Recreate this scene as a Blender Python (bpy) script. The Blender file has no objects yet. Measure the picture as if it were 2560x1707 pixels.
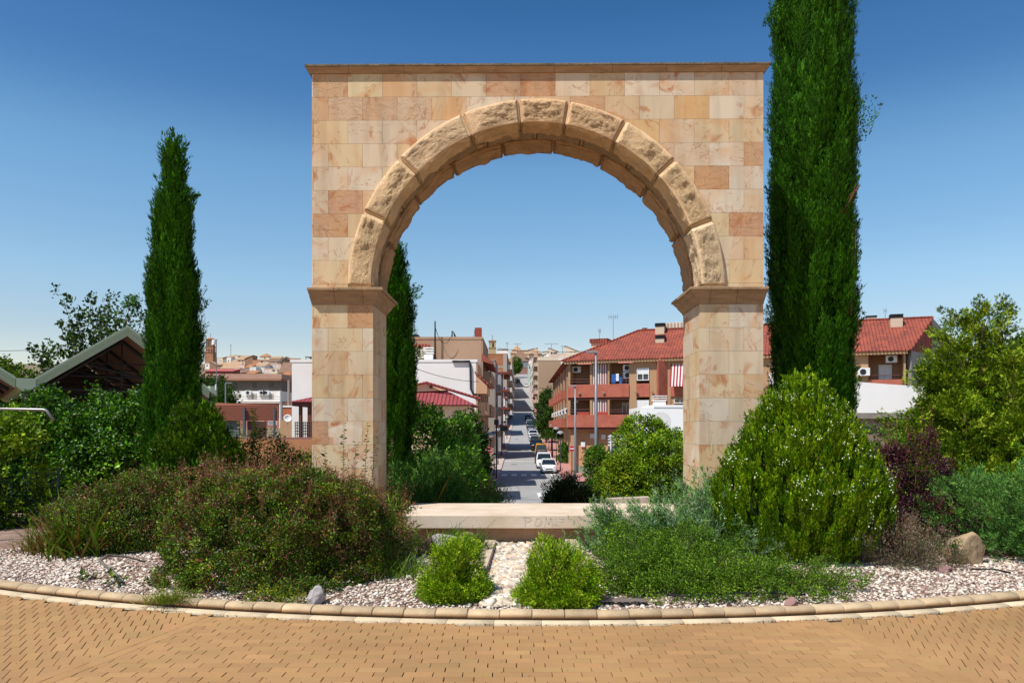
import bpy, bmesh, math, random
import numpy as np
from mathutils import Vector, Matrix, noise as mnoise
R = math.radians
SC = bpy.context.scene
COL = SC.collection

# ------------------------------------------------------------------ camera, sky, sun, exposure
EYE = 1.65
cd = bpy.data.cameras.new('camera'); cam = bpy.data.objects.new('camera', cd); COL.objects.link(cam)
cam.location = (0, 0, EYE); cam.rotation_euler = (R(90), 0, 0)
cd.sensor_width = 36.0; cd.lens = 36.0 * 1900 / 2560
cd.shift_y = 216.5 / 2560; cd.clip_start = 0.05; cd.clip_end = 6000
SC.camera = cam
SUN_EL, SUN_AZ = 58.0, 228.0        # azimuth clockwise from +Y: from the left and a little behind the camera
w = bpy.data.worlds.new('World'); SC.world = w; w.use_nodes = True
wn = w.node_tree.nodes; wl = w.node_tree.links
sky = wn.new('ShaderNodeTexSky'); sky.sky_type = 'NISHITA'; sky.sun_disc = False
sky.sun_elevation = R(SUN_EL); sky.sun_rotation = R(SUN_AZ)
sky.altitude = 600; sky.air_density = 1.15; sky.dust_density = 0.5; sky.ozone_density = 2.5
hs = wn.new('ShaderNodeHueSaturation'); hs.inputs['Saturation'].default_value = 1.30
hs.inputs['Hue'].default_value = 0.505
wl.new(sky.outputs[0], hs.inputs['Color'])
# the paler, brighter band of sky toward the horizon
_tc = wn.new('ShaderNodeTexCoord'); _sx = wn.new('ShaderNodeSeparateXYZ'); wl.new(_tc.outputs['Generated'], _sx.inputs[0])
_cr = wn.new('ShaderNodeValToRGB'); wl.new(_sx.outputs['Z'], _cr.inputs[0]); _cr.color_ramp.interpolation = 'EASE'
_e = _cr.color_ramp.elements; _e[0].position = 0.0; _e[0].color = (.74, .58, .55, 1); _e[1].position = 1.0; _e[1].color = (.40, .46, .46, 1)
for _p, _c in ((.10, (.82, .65, .57)), (.20, (.96, .80, .66)), (.30, (.98, .84, .68)), (.42, (.56, .58, .56)), (.50, (.42, .50, .50))):
    _q = _cr.color_ramp.elements.new(_p); _q.color = (*_c, 1)
_mm = wn.new('ShaderNodeMix'); _mm.data_type = 'RGBA'; _mm.blend_type = 'MULTIPLY'; _mm.inputs[0].default_value = 1
wl.new(hs.outputs[0], _mm.inputs[6]); wl.new(_cr.outputs[0], _mm.inputs[7])
_s2 = wn.new('ShaderNodeVectorMath'); _s2.operation = 'SCALE'; _s2.inputs['Scale'].default_value = 2.05; wl.new(_mm.outputs[2], _s2.inputs[0])
wl.new(_s2.outputs[0], wn['Background'].inputs[0]); wn['Background'].inputs[1].default_value = 0.105
sl = bpy.data.lights.new('sun', 'SUN'); so = bpy.data.objects.new('sun', sl); COL.objects.link(so)
sl.energy = 5.0; sl.angle = R(0.5); sl.color = (1.0, 0.965, 0.90)
_ce = math.cos(R(SUN_EL))
sdir = Vector((-math.sin(R(SUN_AZ)) * _ce, -math.cos(R(SUN_AZ)) * _ce, -math.sin(R(SUN_EL))))
so.rotation_euler = sdir.to_track_quat('-Z', 'Y').to_euler(); so.location = (-20, -10, 40)
SC.view_settings.view_transform = 'Standard'; SC.view_settings.look = 'None'
SC.view_settings.exposure = 0.0; SC.view_settings.gamma = 1.0
SC.view_settings.use_curve_mapping = False
SC.cycles.max_bounces = 5; SC.cycles.diffuse_bounces = 2; SC.cycles.transparent_max_bounces = 6
SC.cycles.use_denoising = True

# ------------------------------------------------------------------ helpers
def wp(px, py, Z):
    """a point at distance Z whose direction was measured on the photograph (2560 x 1707)"""
    return Vector(((px - 1280) / 1900 * Z, Z, EYE - (py - 1070) / 1900 * Z))
def wx(px, Z): return (px - 1280) / 1900 * Z
def wz(py, Z): return EYE - (py - 1070) / 1900 * Z
def lin(h):
    h = h.lstrip('#'); c = [int(h[i:i + 2], 16) / 255 for i in (0, 2, 4)]
    return tuple((v / 12.92 if v <= 0.04045 else ((v + 0.055) / 1.055) ** 2.4) for v in c)
def rgb(c, k=1.0):
    if isinstance(c, str): c = lin(c)
    return (c[0] * k, c[1] * k, c[2] * k, 1.0)

def tag(o, label=None, cat=None, group=None, kind=None):
    if label: o['label'] = label
    if cat: o['category'] = cat
    if group: o['group'] = group
    if kind: o['kind'] = kind
    return o
def empty(name, loc, label=None, cat=None, group=None, rz=0.0):
    o = bpy.data.objects.new(name, None); COL.objects.link(o)
    o.empty_display_size = 0.2
    o.location = loc; o.rotation_euler = (0, 0, rz)
    return tag(o, label, cat, group)
def link(name, me, mats=None, parent=None, loc=None):
    o = bpy.data.objects.new(name, me); COL.objects.link(o)
    if mats is not None:
        for m in (mats if isinstance(mats, (list, tuple)) else [mats]): me.materials.append(m)
    if parent is not None: o.parent = parent
    if loc is not None: o.location = loc
    return o

_mats = {}
def mat(name, col, rough=0.8, var=0.12, scale=6.0, bump=0.0, bscale=40.0, metal=0.0, spec=0.4, col2=None,
        detail=6.0, tint=False, alpha=None, trans=0.0, stretch=(1, 1, 1)):
    """plain surface: base colour broken up by two octaves of noise in object space, optional bump, optional point tint"""
    if name in _mats: return _mats[name]
    m = bpy.data.materials.new(name); m.use_nodes = True; _mats[name] = m
    n = m.node_tree.nodes; l = m.node_tree.links; b = n['Principled BSDF']
    b.inputs['Roughness'].default_value = rough; b.inputs['Metallic'].default_value = metal
    b.inputs['Specular IOR Level'].default_value = spec
    base = rgb(col)
    tc = n.new('ShaderNodeTexCoord'); mp = n.new('ShaderNodeMapping'); mp.inputs['Scale'].default_value = stretch
    l.new(tc.outputs['Object'], mp.inputs['Vector'])
    cur = None
    if tint:
        at = n.new('ShaderNodeAttribute'); at.attribute_name = 'tint'; cur = at.outputs['Color']
    if var > 0 or col2 is not None:
        ns = n.new('ShaderNodeTexNoise'); ns.inputs['Scale'].default_value = scale; ns.inputs['Detail'].default_value = detail
        ns.inputs['Roughness'].default_value = 0.62
        l.new(mp.outputs[0], ns.inputs['Vector'])
        mx = n.new('ShaderNodeMix'); mx.data_type = 'RGBA'; mx.blend_type = 'MIX'
        rp = n.new('ShaderNodeMapRange'); rp.inputs[1].default_value = 0.3; rp.inputs[2].default_value = 0.7
        l.new(ns.outputs['Fac'], rp.inputs[0]); l.new(rp.outputs[0], mx.inputs[0])
        if col2 is None:
            a = tuple(v * (1 - var) for v in base[:3]) + (1,); c = tuple(min(1, v * (1 + var)) for v in base[:3]) + (1,)
        else: a, c = base, rgb(col2)
        if tint: a = (1 - var,) * 3 + (1,); c = (1 + var,) * 3 + (1,)
        mx.inputs[6].default_value = a; mx.inputs[7].default_value = c
        if tint:
            ml = n.new('ShaderNodeMix'); ml.data_type = 'RGBA'; ml.blend_type = 'MULTIPLY'; ml.inputs[0].default_value = 1
            l.new(cur, ml.inputs[6]); l.new(mx.outputs[2], ml.inputs[7]); cur = ml.outputs[2]
        else: cur = mx.outputs[2]
    if cur is not None: l.new(cur, b.inputs['Base Color'])
    else: b.inputs['Base Color'].default_value = base
    if bump > 0:
        n2 = n.new('ShaderNodeTexNoise'); n2.inputs['Scale'].default_value = bscale; n2.inputs['Detail'].default_value = 8
        l.new(mp.outputs[0], n2.inputs['Vector'])
        bp = n.new('ShaderNodeBump'); bp.inputs['Strength'].default_value = bump; bp.inputs['Distance'].default_value = 0.02
        l.new(n2.outputs['Fac'], bp.inputs['Height']); l.new(bp.outputs[0], b.inputs['Normal'])
    return m

def leaf_mat(name, rough=0.5, spec=0.35, transl=0.20):
    """leaves: colour per leaf from the 'tint' attribute, some light passes through"""
    if name in _mats: return _mats[name]
    m = bpy.data.materials.new(name); m.use_nodes = True; _mats[name] = m
    n = m.node_tree.nodes; l = m.node_tree.links; b = n['Principled BSDF']; out = n['Material Output']
    b.inputs['Roughness'].default_value = rough; b.inputs['Specular IOR Level'].default_value = spec
    at = n.new('ShaderNodeAttribute'); at.attribute_name = 'tint'
    l.new(at.outputs['Color'], b.inputs['Base Color'])
    tr = n.new('ShaderNodeBsdfTranslucent')
    ml = n.new('ShaderNodeMix'); ml.data_type = 'RGBA'; ml.blend_type = 'MULTIPLY'; ml.inputs[0].default_value = 1
    ml.inputs[7].default_value = (1.25, 1.3, 0.5, 1); l.new(at.outputs['Color'], ml.inputs[6])
    l.new(ml.outputs[2], tr.inputs['Color'])
    ms = n.new('ShaderNodeMixShader'); ms.inputs[0].default_value = transl
    l.new(b.outputs[0], ms.inputs[1]); l.new(tr.outputs[0], ms.inputs[2]); l.new(ms.outputs[0], out.inputs['Surface'])
    return m

def np_mesh(name, V, F, tint=None, extra=None, smooth=False):
    """V (n,3), F (m,3) or (m,4) integer array"""
    V = np.asarray(V, np.float32); F = np.asarray(F, np.int32)
    me = bpy.data.meshes.new(name); k = F.shape[1]
    me.vertices.add(len(V)); me.vertices.foreach_set('co', V.ravel())
    me.loops.add(F.size); me.loops.foreach_set('vertex_index', F.ravel())
    me.polygons.add(len(F)); me.polygons.foreach_set('loop_start', np.arange(0, F.size, k, dtype=np.int32))
    me.polygons.foreach_set('loop_total', np.full(len(F), k, np.int32))
    me.polygons.foreach_set('use_smooth', np.full(len(F), bool(smooth)))
    me.update(calc_edges=True)
    if tint is not None:
        a = me.attributes.new('tint', 'FLOAT_COLOR', 'POINT')
        t = np.ones((len(V), 4), np.float32); t[:, :3] = tint; a.data.foreach_set('color', t.ravel())
    for nm, arr in (extra or {}).items():
        a = me.attributes.new(nm, 'FLOAT', 'POINT'); a.data.foreach_set('value', np.asarray(arr, np.float32))
    return me

class MB:
    """collects boxes, prisms and tubes into one mesh"""
    def __init__(s): s.v = []; s.f = []
    def add(s, vs, fs):
        o = len(s.v); s.v += [tuple(v) for v in vs]; s.f += [tuple(i + o for i in f) for f in fs]; return s
    def box(s, x0, x1, y0, y1, z0, z1):
        return s.add([(x0, y0, z0), (x1, y0, z0), (x1, y1, z0), (x0, y1, z0), (x0, y0, z1), (x1, y0, z1), (x1, y1, z1), (x0, y1, z1)],
                     [(0, 3, 2, 1), (4, 5, 6, 7), (0, 1, 5, 4), (1, 2, 6, 5), (2, 3, 7, 6), (3, 0, 4, 7)])
    def prism(s, pts, z0, z1):
        n = len(pts)
        z0s = z0 if isinstance(z0, (list, tuple)) else [z0] * n; z1s = z1 if isinstance(z1, (list, tuple)) else [z1] * n
        v = [(p[0], p[1], z0s[i]) for i, p in enumerate(pts)] + [(p[0], p[1], z1s[i]) for i, p in enumerate(pts)]
        f = [tuple(range(n - 1, -1, -1)), tuple(range(n, 2 * n))] + [(i, (i + 1) % n, n + (i + 1) % n, n + i) for i in range(n)]
        return s.add(v, f)
    def prof(s, pts, x0, x1):           # profile in the (y, z) plane, extruded along x
        n = len(pts)
        v = [(x0, p[0], p[1]) for p in pts] + [(x1, p[0], p[1]) for p in pts]
        f = [tuple(range(n)), tuple(range(2 * n - 1, n - 1, -1))] + [(i, n + i, n + (i + 1) % n, (i + 1) % n) for i in range(n)]
        return s.add(v, f)
    def xprof(s, pts, y0, y1):          # profile in the (x, z) plane, extruded along y
        n = len(pts)
        v = [(p[0], y0, p[1]) for p in pts] + [(p[0], y1, p[1]) for p in pts]
        f = [tuple(range(n)), tuple(range(2 * n - 1, n - 1, -1))] + [(i, n + i, n + (i + 1) % n, (i + 1) % n) for i in range(n)]
        return s.add(v, f)
    def tube(s, pts, r, n=8, cap=True):
        pts = [Vector(p) for p in pts]; rs = r if isinstance(r, (list, tuple)) else [r] * len(pts)
        o = len(s.v)
        for i, p in enumerate(pts):
            d = (pts[min(i + 1, len(pts) - 1)] - pts[max(i - 1, 0)]).normalized()
            a = d.cross(Vector((0, 0, 1)) if abs(d.z) < .9 else Vector((1, 0, 0))).normalized(); b = d.cross(a)
            for k in range(n):
                t = 2 * math.pi * k / n
                s.v.append(tuple(p + (a * math.cos(t) + b * math.sin(t)) * rs[i]))
        for i in range(len(pts) - 1):
            for k in range(n):
                s.f.append((o + i * n + k, o + i * n + (k + 1) % n, o + (i + 1) * n + (k + 1) % n, o + (i + 1) * n + k))
        if cap:
            s.f.append(tuple(o + k for k in range(n - 1, -1, -1))); e = o + (len(pts) - 1) * n
            s.f.append(tuple(e + k for k in range(n)))
        return s
    def lathe(s, prof, c=(0, 0, 0), n=16, axis='z'):
        o = len(s.v)
        for r, z in prof:
            for k in range(n):
                t = 2 * math.pi * k / n; x, y = r * math.cos(t), r * math.sin(t)
                if axis == 'z': s.v.append((c[0] + x, c[1] + y, c[2] + z))
                elif axis == 'y': s.v.append((c[0] + x, c[1] + z, c[2] + y))
                else: s.v.append((c[0] + z, c[1] + x, c[2] + y))
        for i in range(len(prof) - 1):
            for k in range(n):
                s.f.append((o + i * n + k, o + i * n + (k + 1) % n, o + (i + 1) * n + (k + 1) % n, o + (i + 1) * n + k))
        s.f.append(tuple(o + k for k in range(n - 1, -1, -1))); e = o + (len(prof) - 1) * n
        s.f.append(tuple(e + k for k in range(n)))
        return s
    def build(s, name, m, parent=None, smooth=False, bevel=0.0, tf=None, loc=None):
        me = bpy.data.meshes.new(name)
        vs = s.v if tf is None else [tuple(tf @ Vector(v)) for v in s.v]
        me.from_pydata(vs, [], s.f); me.update()
        bm = bmesh.new(); bm.from_mesh(me)
        bmesh.ops.recalc_face_normals(bm, faces=bm.faces)
        if bevel > 0:
            bmesh.ops.bevel(bm, geom=[e for e in bm.edges if len(e.link_faces) == 2 and e.calc_face_angle(0) > 0.5],
                            offset=bevel, segments=2, affect='EDGES', profile=0.6)
        bm.to_mesh(me); bm.free()
        if smooth:
            for p in me.polygons: p.use_smooth = True
        return link(name, me, m, parent, loc)

# terrain height: level garden, then the ground falls to the street and climbs to the old town
TP = [(-80, 0), (15, 0.0), (19, -0.45), (30, -1.7), (46, -3.2), (54, -3.3), (83, -3.2), (130, -1.55), (165, 0.35), (210, 3.65),
      (260, 8.75), (330, 17.3), (400, 28.4), (450, 36.5), (500, 44), (560, 49), (650, 50), (900, 44), (5000, 30)]
def gz(y):
    for (a, za), (b, zb) in zip(TP, TP[1:]):
        if y <= b: return za + (zb - za) * (y - a) / (b - a)
    return TP[-1][1]
def XL(y): return -3.6 + 0.0125 * y       # street facades, left
def XR(y): return 4.9 + 0.0125 * y        # back edge of the right pavement
# ------------------------------------------------------------------ ground, road, paving, kerb, gravel
CX, CY, RI = 0.45, 19.97, 13.5      # the round garden bed
rng = np.random.default_rng(7)

def terrain():
    xs = np.concatenate([np.linspace(-1500, -60, 10), np.linspace(-50, 50, 41), np.linspace(60, 1500, 10)])
    ys = np.array([-80, -30, -10, 0, 4, 8, 12, 15, 17, 19, 22, 26, 30, 34, 38, 42, 46, 50, 54, 60, 70, 83, 95, 110, 130, 150, 165, 190, 210,
                   235, 260, 290, 330, 365, 400, 450, 500, 560, 650, 900, 1500, 3000])
    V = [(x, y, gz(y) - 0.06) for y in ys for x in xs]
    nx = len(xs); F = [(j * nx + i, j * nx + i + 1, (j + 1) * nx + i + 1, (j + 1) * nx + i) for j in range(len(ys) - 1) for i in range(nx - 1)]
    me = np_mesh('ground', V, F)
    link('ground', me, mat('dry_soil', '#8a7460', rough=.95, col2='#6f6a48', scale=.4, bump=.4, bscale=8))['kind'] = 'structure'
terrain()

def strip(name, xa, xb, ys, m, dz, kind='structure'):
    V = []; F = []
    for y in ys: V += [(xa(y), y, gz(y) + dz), (xb(y), y, gz(y) + dz)]
    F = [(2 * i, 2 * i + 1, 2 * i + 3, 2 * i + 2) for i in range(len(ys) - 1)]
    o = link(name, np_mesh(name, V, F), m); o['kind'] = kind; return o
ASPH = mat('asphalt', '#9c9a97', rough=.9, var=.10, scale=.35, bump=.25, bscale=60)
rl = lambda y: -2.3 + .0125 * y
rr = lambda y: 4.0 + .0125 * y
ys = [35, 40, 46, 50, 54, 60, 70, 83, 95, 110, 130, 150, 165, 190, 210, 235, 260, 290, 330, 365, 400, 420]
strip('road', lambda y: rl(y) if y > 66 else rl(66) - (66 - y) * 1.4, lambda y: rr(y) if y > 66 else rr(66) + (66 - y) * 1.4, ys, ASPH, 0.0)
sy = [y for y in ys if y >= 70]; sy[0] = 68
PAVE = mat('pavement_tiles', '#b9a79e', rough=.9, var=.12, scale=3)
PAVR = mat('red_pavement_tiles', '#b3807a', rough=.9, var=.12, scale=3)
def kerbed(name, xa, xb, m):
    V = []; F = []
    for y in sy:
        z = gz(y); V += [(xa(y), y, z - .05), (xa(y), y, z + .14), (xb(y), y, z + .14), (xb(y), y, z - .05)]
    for i in range(len(sy) - 1):
        for k in range(3): F.append((4 * i + k, 4 * i + 4 + k, 4 * i + 5 + k, 4 * i + 1 + k))
    o = link(name, np_mesh(name, V, F), m); o['kind'] = 'structure'
kerbed('pavement', lambda y: rl(y) - 1.3, lambda y: rl(y), PAVE)
kerbed('pavement', lambda y: rr(y), lambda y: rr(y) + 3.2, PAVR)
PAINT = mat('road_paint', '#e8e6e0', rough=.7, var=.08, scale=2)
def flat_poly(name, polys, m, dz):
    V = []; F = []
    for p in polys:
        o = len(V); V += [(x, y, gz(y) + dz) for x, y in p]; F.append(tuple(range(o, o + len(p))))
    me = bpy.data.meshes.new(name); me.from_pydata(V, [], F); me.update()
    o = link(name, me, m); o['kind'] = 'structure'; return o
flat_poly('zebra_crossing', [[(rl(78) + .25 + i * 1.02, 77.5), (rl(78) + .8 + i * 1.02, 77.5), (rl(78) + .8 + i * 1.02, 80.3), (rl(78) + .25 + i * 1.02, 80.3)] for i in range(6)], PAINT, .006)
flat_poly('stop_line', [[(2.0, 57.5), (4.6, 61.0), (4.6, 61.4), (1.9, 58.0)], [(1.9, 54.6), (2.15, 54.6), (2.15, 58.0), (1.9, 58.0)],
                        [(rl(100), 99), (rr(100), 99), (rr(100), 99.4), (rl(100), 99.4)]], PAINT, .006)
flat_poly('road_seam', [[(-6, 53.0), (7, 53.0), (7, 53.12), (-6, 53.12)], [(-6, 52.0), (7, 52.2), (7, 52.3), (-6, 52.1)]],
          mat('road_tar', '#55524f', rough=.8, var=.1), .006)

# bed of sand under the pavers and the pavers themselves
SAND = mat('joint_sand', '#4a3527', rough=1, var=.2, scale=20)
def annulus(name, r0, r1, a0, a1, z, m, n=160):
    V = []; F = []
    for i in range(n + 1):
        t = a0 + (a1 - a0) * i / n
        for r in (r0, r1): V.append((CX + r * math.sin(t), CY - r * math.cos(t), z))
    F = [(2 * i, 2 * i + 1, 2 * i + 3, 2 * i + 2) for i in range(n)]
    o = link(name, np_mesh(name, V, F), m); o['kind'] = 'structure'; return o
annulus('paving_bed', RI, RI + 16, -1.35, 1.35, -0.012, SAND)

def pavers():
    P = []     # centre x, y, half length, half width, angle
    a1, a2 = R(13.4), R(-11.4)
    # seams: radial courses of two pavers
    sl = (-2.62, 6.85, math.sin(a1), math.cos(a1)); sr = (2.63, 6.85, math.sin(a2), math.cos(a2))
    def side(x, y, s): return (x - s[0]) * s[3] - (y - s[1]) * s[2]     # >0 to the right of the seam
    def inring(x, y): d = math.hypot(x - CX, y - CY); return RI + .10 < d < RI + 8.5
    for j in range(-10, 80):
        y = 7.4 - j * .1
        for i in range(-70, 70):
            x = .05 + i * .2 + (.1 if j % 2 else 0) + .02 * math.sin(j * 1.7)
            if side(x, y, sl) > .0 and side(x, y, sr) < .0 and inring(x, y): P.append((x, y, .1, .05, 0.0))
    for (s, ang, sg) in ((sl, R(19), -1), (sr, R(-21), 1)):
        ca, sa = math.cos(ang), math.sin(ang)
        for j in range(-90, 90):
            for i in range(-160, 160):
                u = i * .1 + (.05 if j % 2 else 0); v = j * .2
                x = s[0] + u * ca - v * sa; y = s[1] + u * sa + v * ca
                d = side(x, y, s)
                if (d < -.0 if sg < 0 else d > .0) and inring(x, y) and abs(x) < 16: P.append((x, y, .05, .1, ang))
    nside = len(P)
    for s, ang in ((sl, -a1), (sr, -a2)):
        for k in range(-60, 20):
            for q in (-1, 1):
                v = k * .2 + (.1 if q > 0 else 0)
                x = s[0] + s[2] * v + q * .05 * s[3]; y = s[1] + s[3] * v - q * .05 * s[2]
                if inring(x, y): P.append((x, y, .05, .1, ang))
    P = np.array(P); n = len(P)
    top = rng.normal(0, .0004, n); top[nside:] += .0016
    tilt = rng.normal(0, .0015, (n, 2))
    gx = g_w = rng.uniform(.0018, .0042, n); gy = rng.uniform(.0010, .0024, n)
    bx = np.array([[-1, -1], [1, -1], [1, 1], [-1, 1]])
    V = np.zeros((n, 12, 3)); ca, sa = np.cos(P[:, 4]), np.sin(P[:, 4])
    ang = P[:, 4] + rng.normal(0, .006, n); ca, sa = np.cos(ang), np.sin(ang)
    for ring, (ins, dz) in enumerate(((0, -.012), (0, -.0012), (.0012, 0))):
        for c in range(4):
            lx = bx[c, 0] * (P[:, 2] - gx - ins); ly = bx[c, 1] * (P[:, 3] - gy - ins)
            V[:, ring * 4 + c, 0] = P[:, 0] + lx * ca - ly * sa; V[:, ring * 4 + c, 1] = P[:, 1] + lx * sa + ly * ca
            V[:, ring * 4 + c, 2] = dz + top + tilt[:, 0] * lx + tilt[:, 1] * ly
    f = [(8, 9, 10, 11)]
    for r_ in (0, 4):
        for c in range(4): f.append((r_ + c, r_ + (c + 1) % 4, r_ + 4 + (c + 1) % 4, r_ + 4 + c))
    F = (np.array(f)[None] + (np.arange(n) * 12)[:, None, None]).reshape(-1, 4)
    base = np.array(lin('#a88155')); t = base[None] * (1 + rng.normal(0, .045, (n, 1))) * (1 + rng.normal(0, .015, (n, 3)))
    o = link('paving', np_mesh('paving', V.reshape(-1, 3), F, tint=np.repeat(t, 12, 0)), None)
    m = mat('yellow_paver', '#d8a468', rough=.92, var=.15, scale=.55, detail=9.0, bump=.12, bscale=260, tint=True, spec=.25)
    o.data.materials.append(m); o['kind'] = 'structure'
pavers()
annulus('outer_paving', RI + 8.4, RI + 40, -2.2, 2.2, -0.008, mat('outer_paver', '#b08a62', rough=.9, var=.1, scale=8))

# kerb: rounded blocks and a thin gutter course, both swept along the circle
def kerb():
    m1 = mat('kerb_stone', '#c9a273', rough=.95, var=.24, scale=5, bump=.6, bscale=180, tint=True, spec=.2)
    prof = [(.030, -.02), (.020, .018), (.004, .032), (.0, .046), (.006, .064), (.026, .080), (.054, .087), (.10, .088), (.128, .082), (.14, .06), (.142, -.02)]
    root = empty('kerb', (CX, CY - RI, 0)); root['kind'] = 'structure'
    L = .278; nb = int(RI * 2.9 / L)
    V = []; F = []; T = []
    for b in range(nb):
        t0 = (b - nb / 2) * L / RI; t1 = t0 + L / RI
        sh = 1 + rng.normal(0, .09); jr = rng.normal(0, .003); jz = rng.normal(0, .0022)
        e = .010 / RI
        cuts = [(t0 + .003 / RI, .010), (t0 + e * .6, .0025), (t0 + e, 0), ((t0 + t1) / 2, 0), (t1 - e, 0), (t1 - e * .6, .0025), (t1 - .003 / RI, .010)]
        o = len(V)
        for t, ins in cuts:
            for (dr, z) in prof:
                drr = dr + (ins if dr < .07 else -ins); r = RI - drr + jr
                V.append((CX + r * math.sin(t), CY - r * math.cos(t), z - ins * (1 if z > 0 else 0) + jz)); T.append(np.array(lin('#c4ab88' if z > .05 else '#a58562' if z > .035 else '#77593f')) * sh)  # lower face tinted darker: dirt plus the undercut's shade put into the colour
        k = len(prof)
        for i in range(len(cuts) - 1):
            for q in range(k - 1): F.append((o + i * k + q, o + (i + 1) * k + q, o + (i + 1) * k + q + 1, o + i * k + q + 1))
        for i, rev in ((0, 0), (len(cuts) - 1, 1)):
            for q in range(1, k // 2 + 1): pass
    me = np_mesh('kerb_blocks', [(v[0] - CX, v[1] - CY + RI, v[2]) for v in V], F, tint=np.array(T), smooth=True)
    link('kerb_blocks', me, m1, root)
    # gutter
    prof = [(-.095, -.02), (-.094, .006), (-.08, .017), (-.03, .020), (.004, .016)]
    V = []; F = []; T = []; L = .40; nb = int(RI * 2.9 / L)
    for b in range(nb):
        t0 = (b - nb / 2) * L / RI; t1 = t0 + L / RI; sh = 1 + rng.normal(0, .04); jr = rng.normal(0, .0015)
        cuts = [(t0 + .001 / RI, .005), (t0 + .005 / RI, 0), ((t0 + t1) / 2, 0), (t1 - .005 / RI, 0), (t1 - .001 / RI, .005)]; o = len(V); k = len(prof)
        for t, ins in cuts:
            for (dr, z) in prof:
                r = RI - dr + jr - (ins if dr < -.05 else 0)
                V.append((r * math.sin(t), RI - r * math.cos(t), z - ins)); T.append(np.array(lin('#d2bd9c')) * sh)
        for i in range(len(cuts) - 1):
            for q in range(k - 1): F.append((o + i * k + q, o + (i + 1) * k + q, o + (i + 1) * k + q + 1, o + i * k + q + 1))
    link('gutter', np_mesh('gutter', V, F, tint=np.array(T), smooth=True), mat('gutter_stone', '#e0c49c', rough=.9, var=.12, scale=12, bump=.4, bscale=160, tint=True, spec=.2), root)
    # mortar seen in the joints
    V = []; F = []; n = 220
    for i in range(n + 1):
        t = -1.45 + 2.9 * i / n
        for dr, z in ((-.085, -.02), (-.083, .010), (.026, .011), (.012, .040), (.02, .060), (.05, .073), (.12, .073), (.135, .05)):
            r = RI - dr; V.append((r * math.sin(t), RI - r * math.cos(t), z))
    for i in range(n):
        for q in range(7): F.append((i * 8 + q, i * 8 + 8 + q, i * 8 + 9 + q, i * 8 + q + 1))
    link('mortar', np_mesh('mortar', V, F), mat('mortar', '#8a6f56', rough=1, var=.2, scale=30), root)
kerb()

# bed soil inside the kerb, rising gently, sloping away behind the arch
BZ = 0.045
def bed_z(x, y):
    d = RI - math.hypot(x - CX, y - CY)
    z = BZ + .05 * (1 - math.exp(-max(d, 0) * .8))
    if y > 14: z -= (y - 14) * .105
    return z
def bed():
    V = []; F = []; nr, na = 60, 160
    for j in range(nr + 1):
        r = (RI - .13) * (1 - (j / nr) ** 1.2 * .999)
        for i in range(na): t = 2 * math.pi * i / na; x = CX + r * math.sin(t); y = CY - r * math.cos(t); V.append((x, y, bed_z(x, y) - .004 + .006 * mnoise.noise(Vector((x * 3, y * 3, 0)))))
    for j in range(nr):
        for i in range(na): F.append((j * na + i, j * na + (i + 1) % na, (j + 1) * na + (i + 1) % na, (j + 1) * na + i))
    o = link('soil', np_mesh('soil', V, F, smooth=True), mat('bed_soil', '#7d6252', rough=1, col2='#a5897a', scale=5, bump=.8, bscale=60)); o['kind'] = 'structure'
bed()

def stones(name, n, box, size, pal, label, cat, seed, keep, zoff=0.0, flat=.62):
    """loose stones: octahedra with random proportions, sunk a little into the soil"""
    g = np.random.default_rng(seed)
    x = g.uniform(box[0], box[1], n); y = g.uniform(box[2], box[3], n)
    k = keep(x, y, g); x, y = x[k], y[k]; n = len(x)
    z = np.array([bed_z(a, b) for a, b in zip(x, y)]) + zoff
    s = size * np.exp(g.normal(0, .30, n))
    ph = (1 + 5 ** .5) / 2
    base = np.array([(-1, ph, 0), (1, ph, 0), (-1, -ph, 0), (1, -ph, 0), (0, -1, ph), (0, 1, ph), (0, -1, -ph), (0, 1, -ph), (ph, 0, -1), (ph, 0, 1), (-ph, 0, -1), (-ph, 0, 1)]) / 1.9
    fc = np.array([(0, 11, 5), (0, 5, 1), (0, 1, 7), (0, 7, 10), (0, 10, 11), (1, 5, 9), (5, 11, 4), (11, 10, 2), (10, 7, 6), (7, 1, 8), (3, 9, 4), (3, 4, 2), (3, 2, 6), (3, 6, 8), (3, 8, 9), (4, 9, 5), (2, 4, 11), (6, 2, 10), (8, 6, 7), (9, 8, 1)])
    V = base[None] * (1 + g.normal(0, .16, (n, 12, 1))) * s[:, None, None]
    V *= np.stack([g.uniform(.8, 1.35, n), g.uniform(.7, 1.1, n), np.full(n, flat) * g.uniform(.7, 1.2, n)], 1)[:, None]
    a = g.uniform(0, 6.28, n); tl = g.normal(0, .3, n)
    X, Y, Z = V[..., 0].copy(), V[..., 1].copy(), V[..., 2].copy()
    Z2 = Z * np.cos(tl)[:, None] + X * np.sin(tl)[:, None]; X2 = X * np.cos(tl)[:, None] - Z * np.sin(tl)[:, None]
    V[..., 0] = X2 * np.cos(a)[:, None] - Y * np.sin(a)[:, None] + x[:, None]
    V[..., 1] = X2 * np.sin(a)[:, None] + Y * np.cos(a)[:, None] + y[:, None]
    V[..., 2] = Z2 + (z + s * flat * .45)[:, None]
    F = (fc[None] + (np.arange(n) * 12)[:, None, None]).reshape(-1, 3)
    pal = np.array([lin(c) for c in pal]) * np.array([[1.03, .99, .90]]); t = pal[g.integers(0, len(pal), n)] * (1 + g.normal(0, .10, (n, 1)))
    o = link(name, np_mesh(name, V.reshape(-1, 3), F, tint=np.repeat(np.clip(t, 0, .9), 12, 0), smooth=True), mat('pebble', '#ffffff', rough=.8, var=.08, scale=30, tint=True, spec=.3))
    return tag(o, label, cat, kind='stuff')
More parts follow.
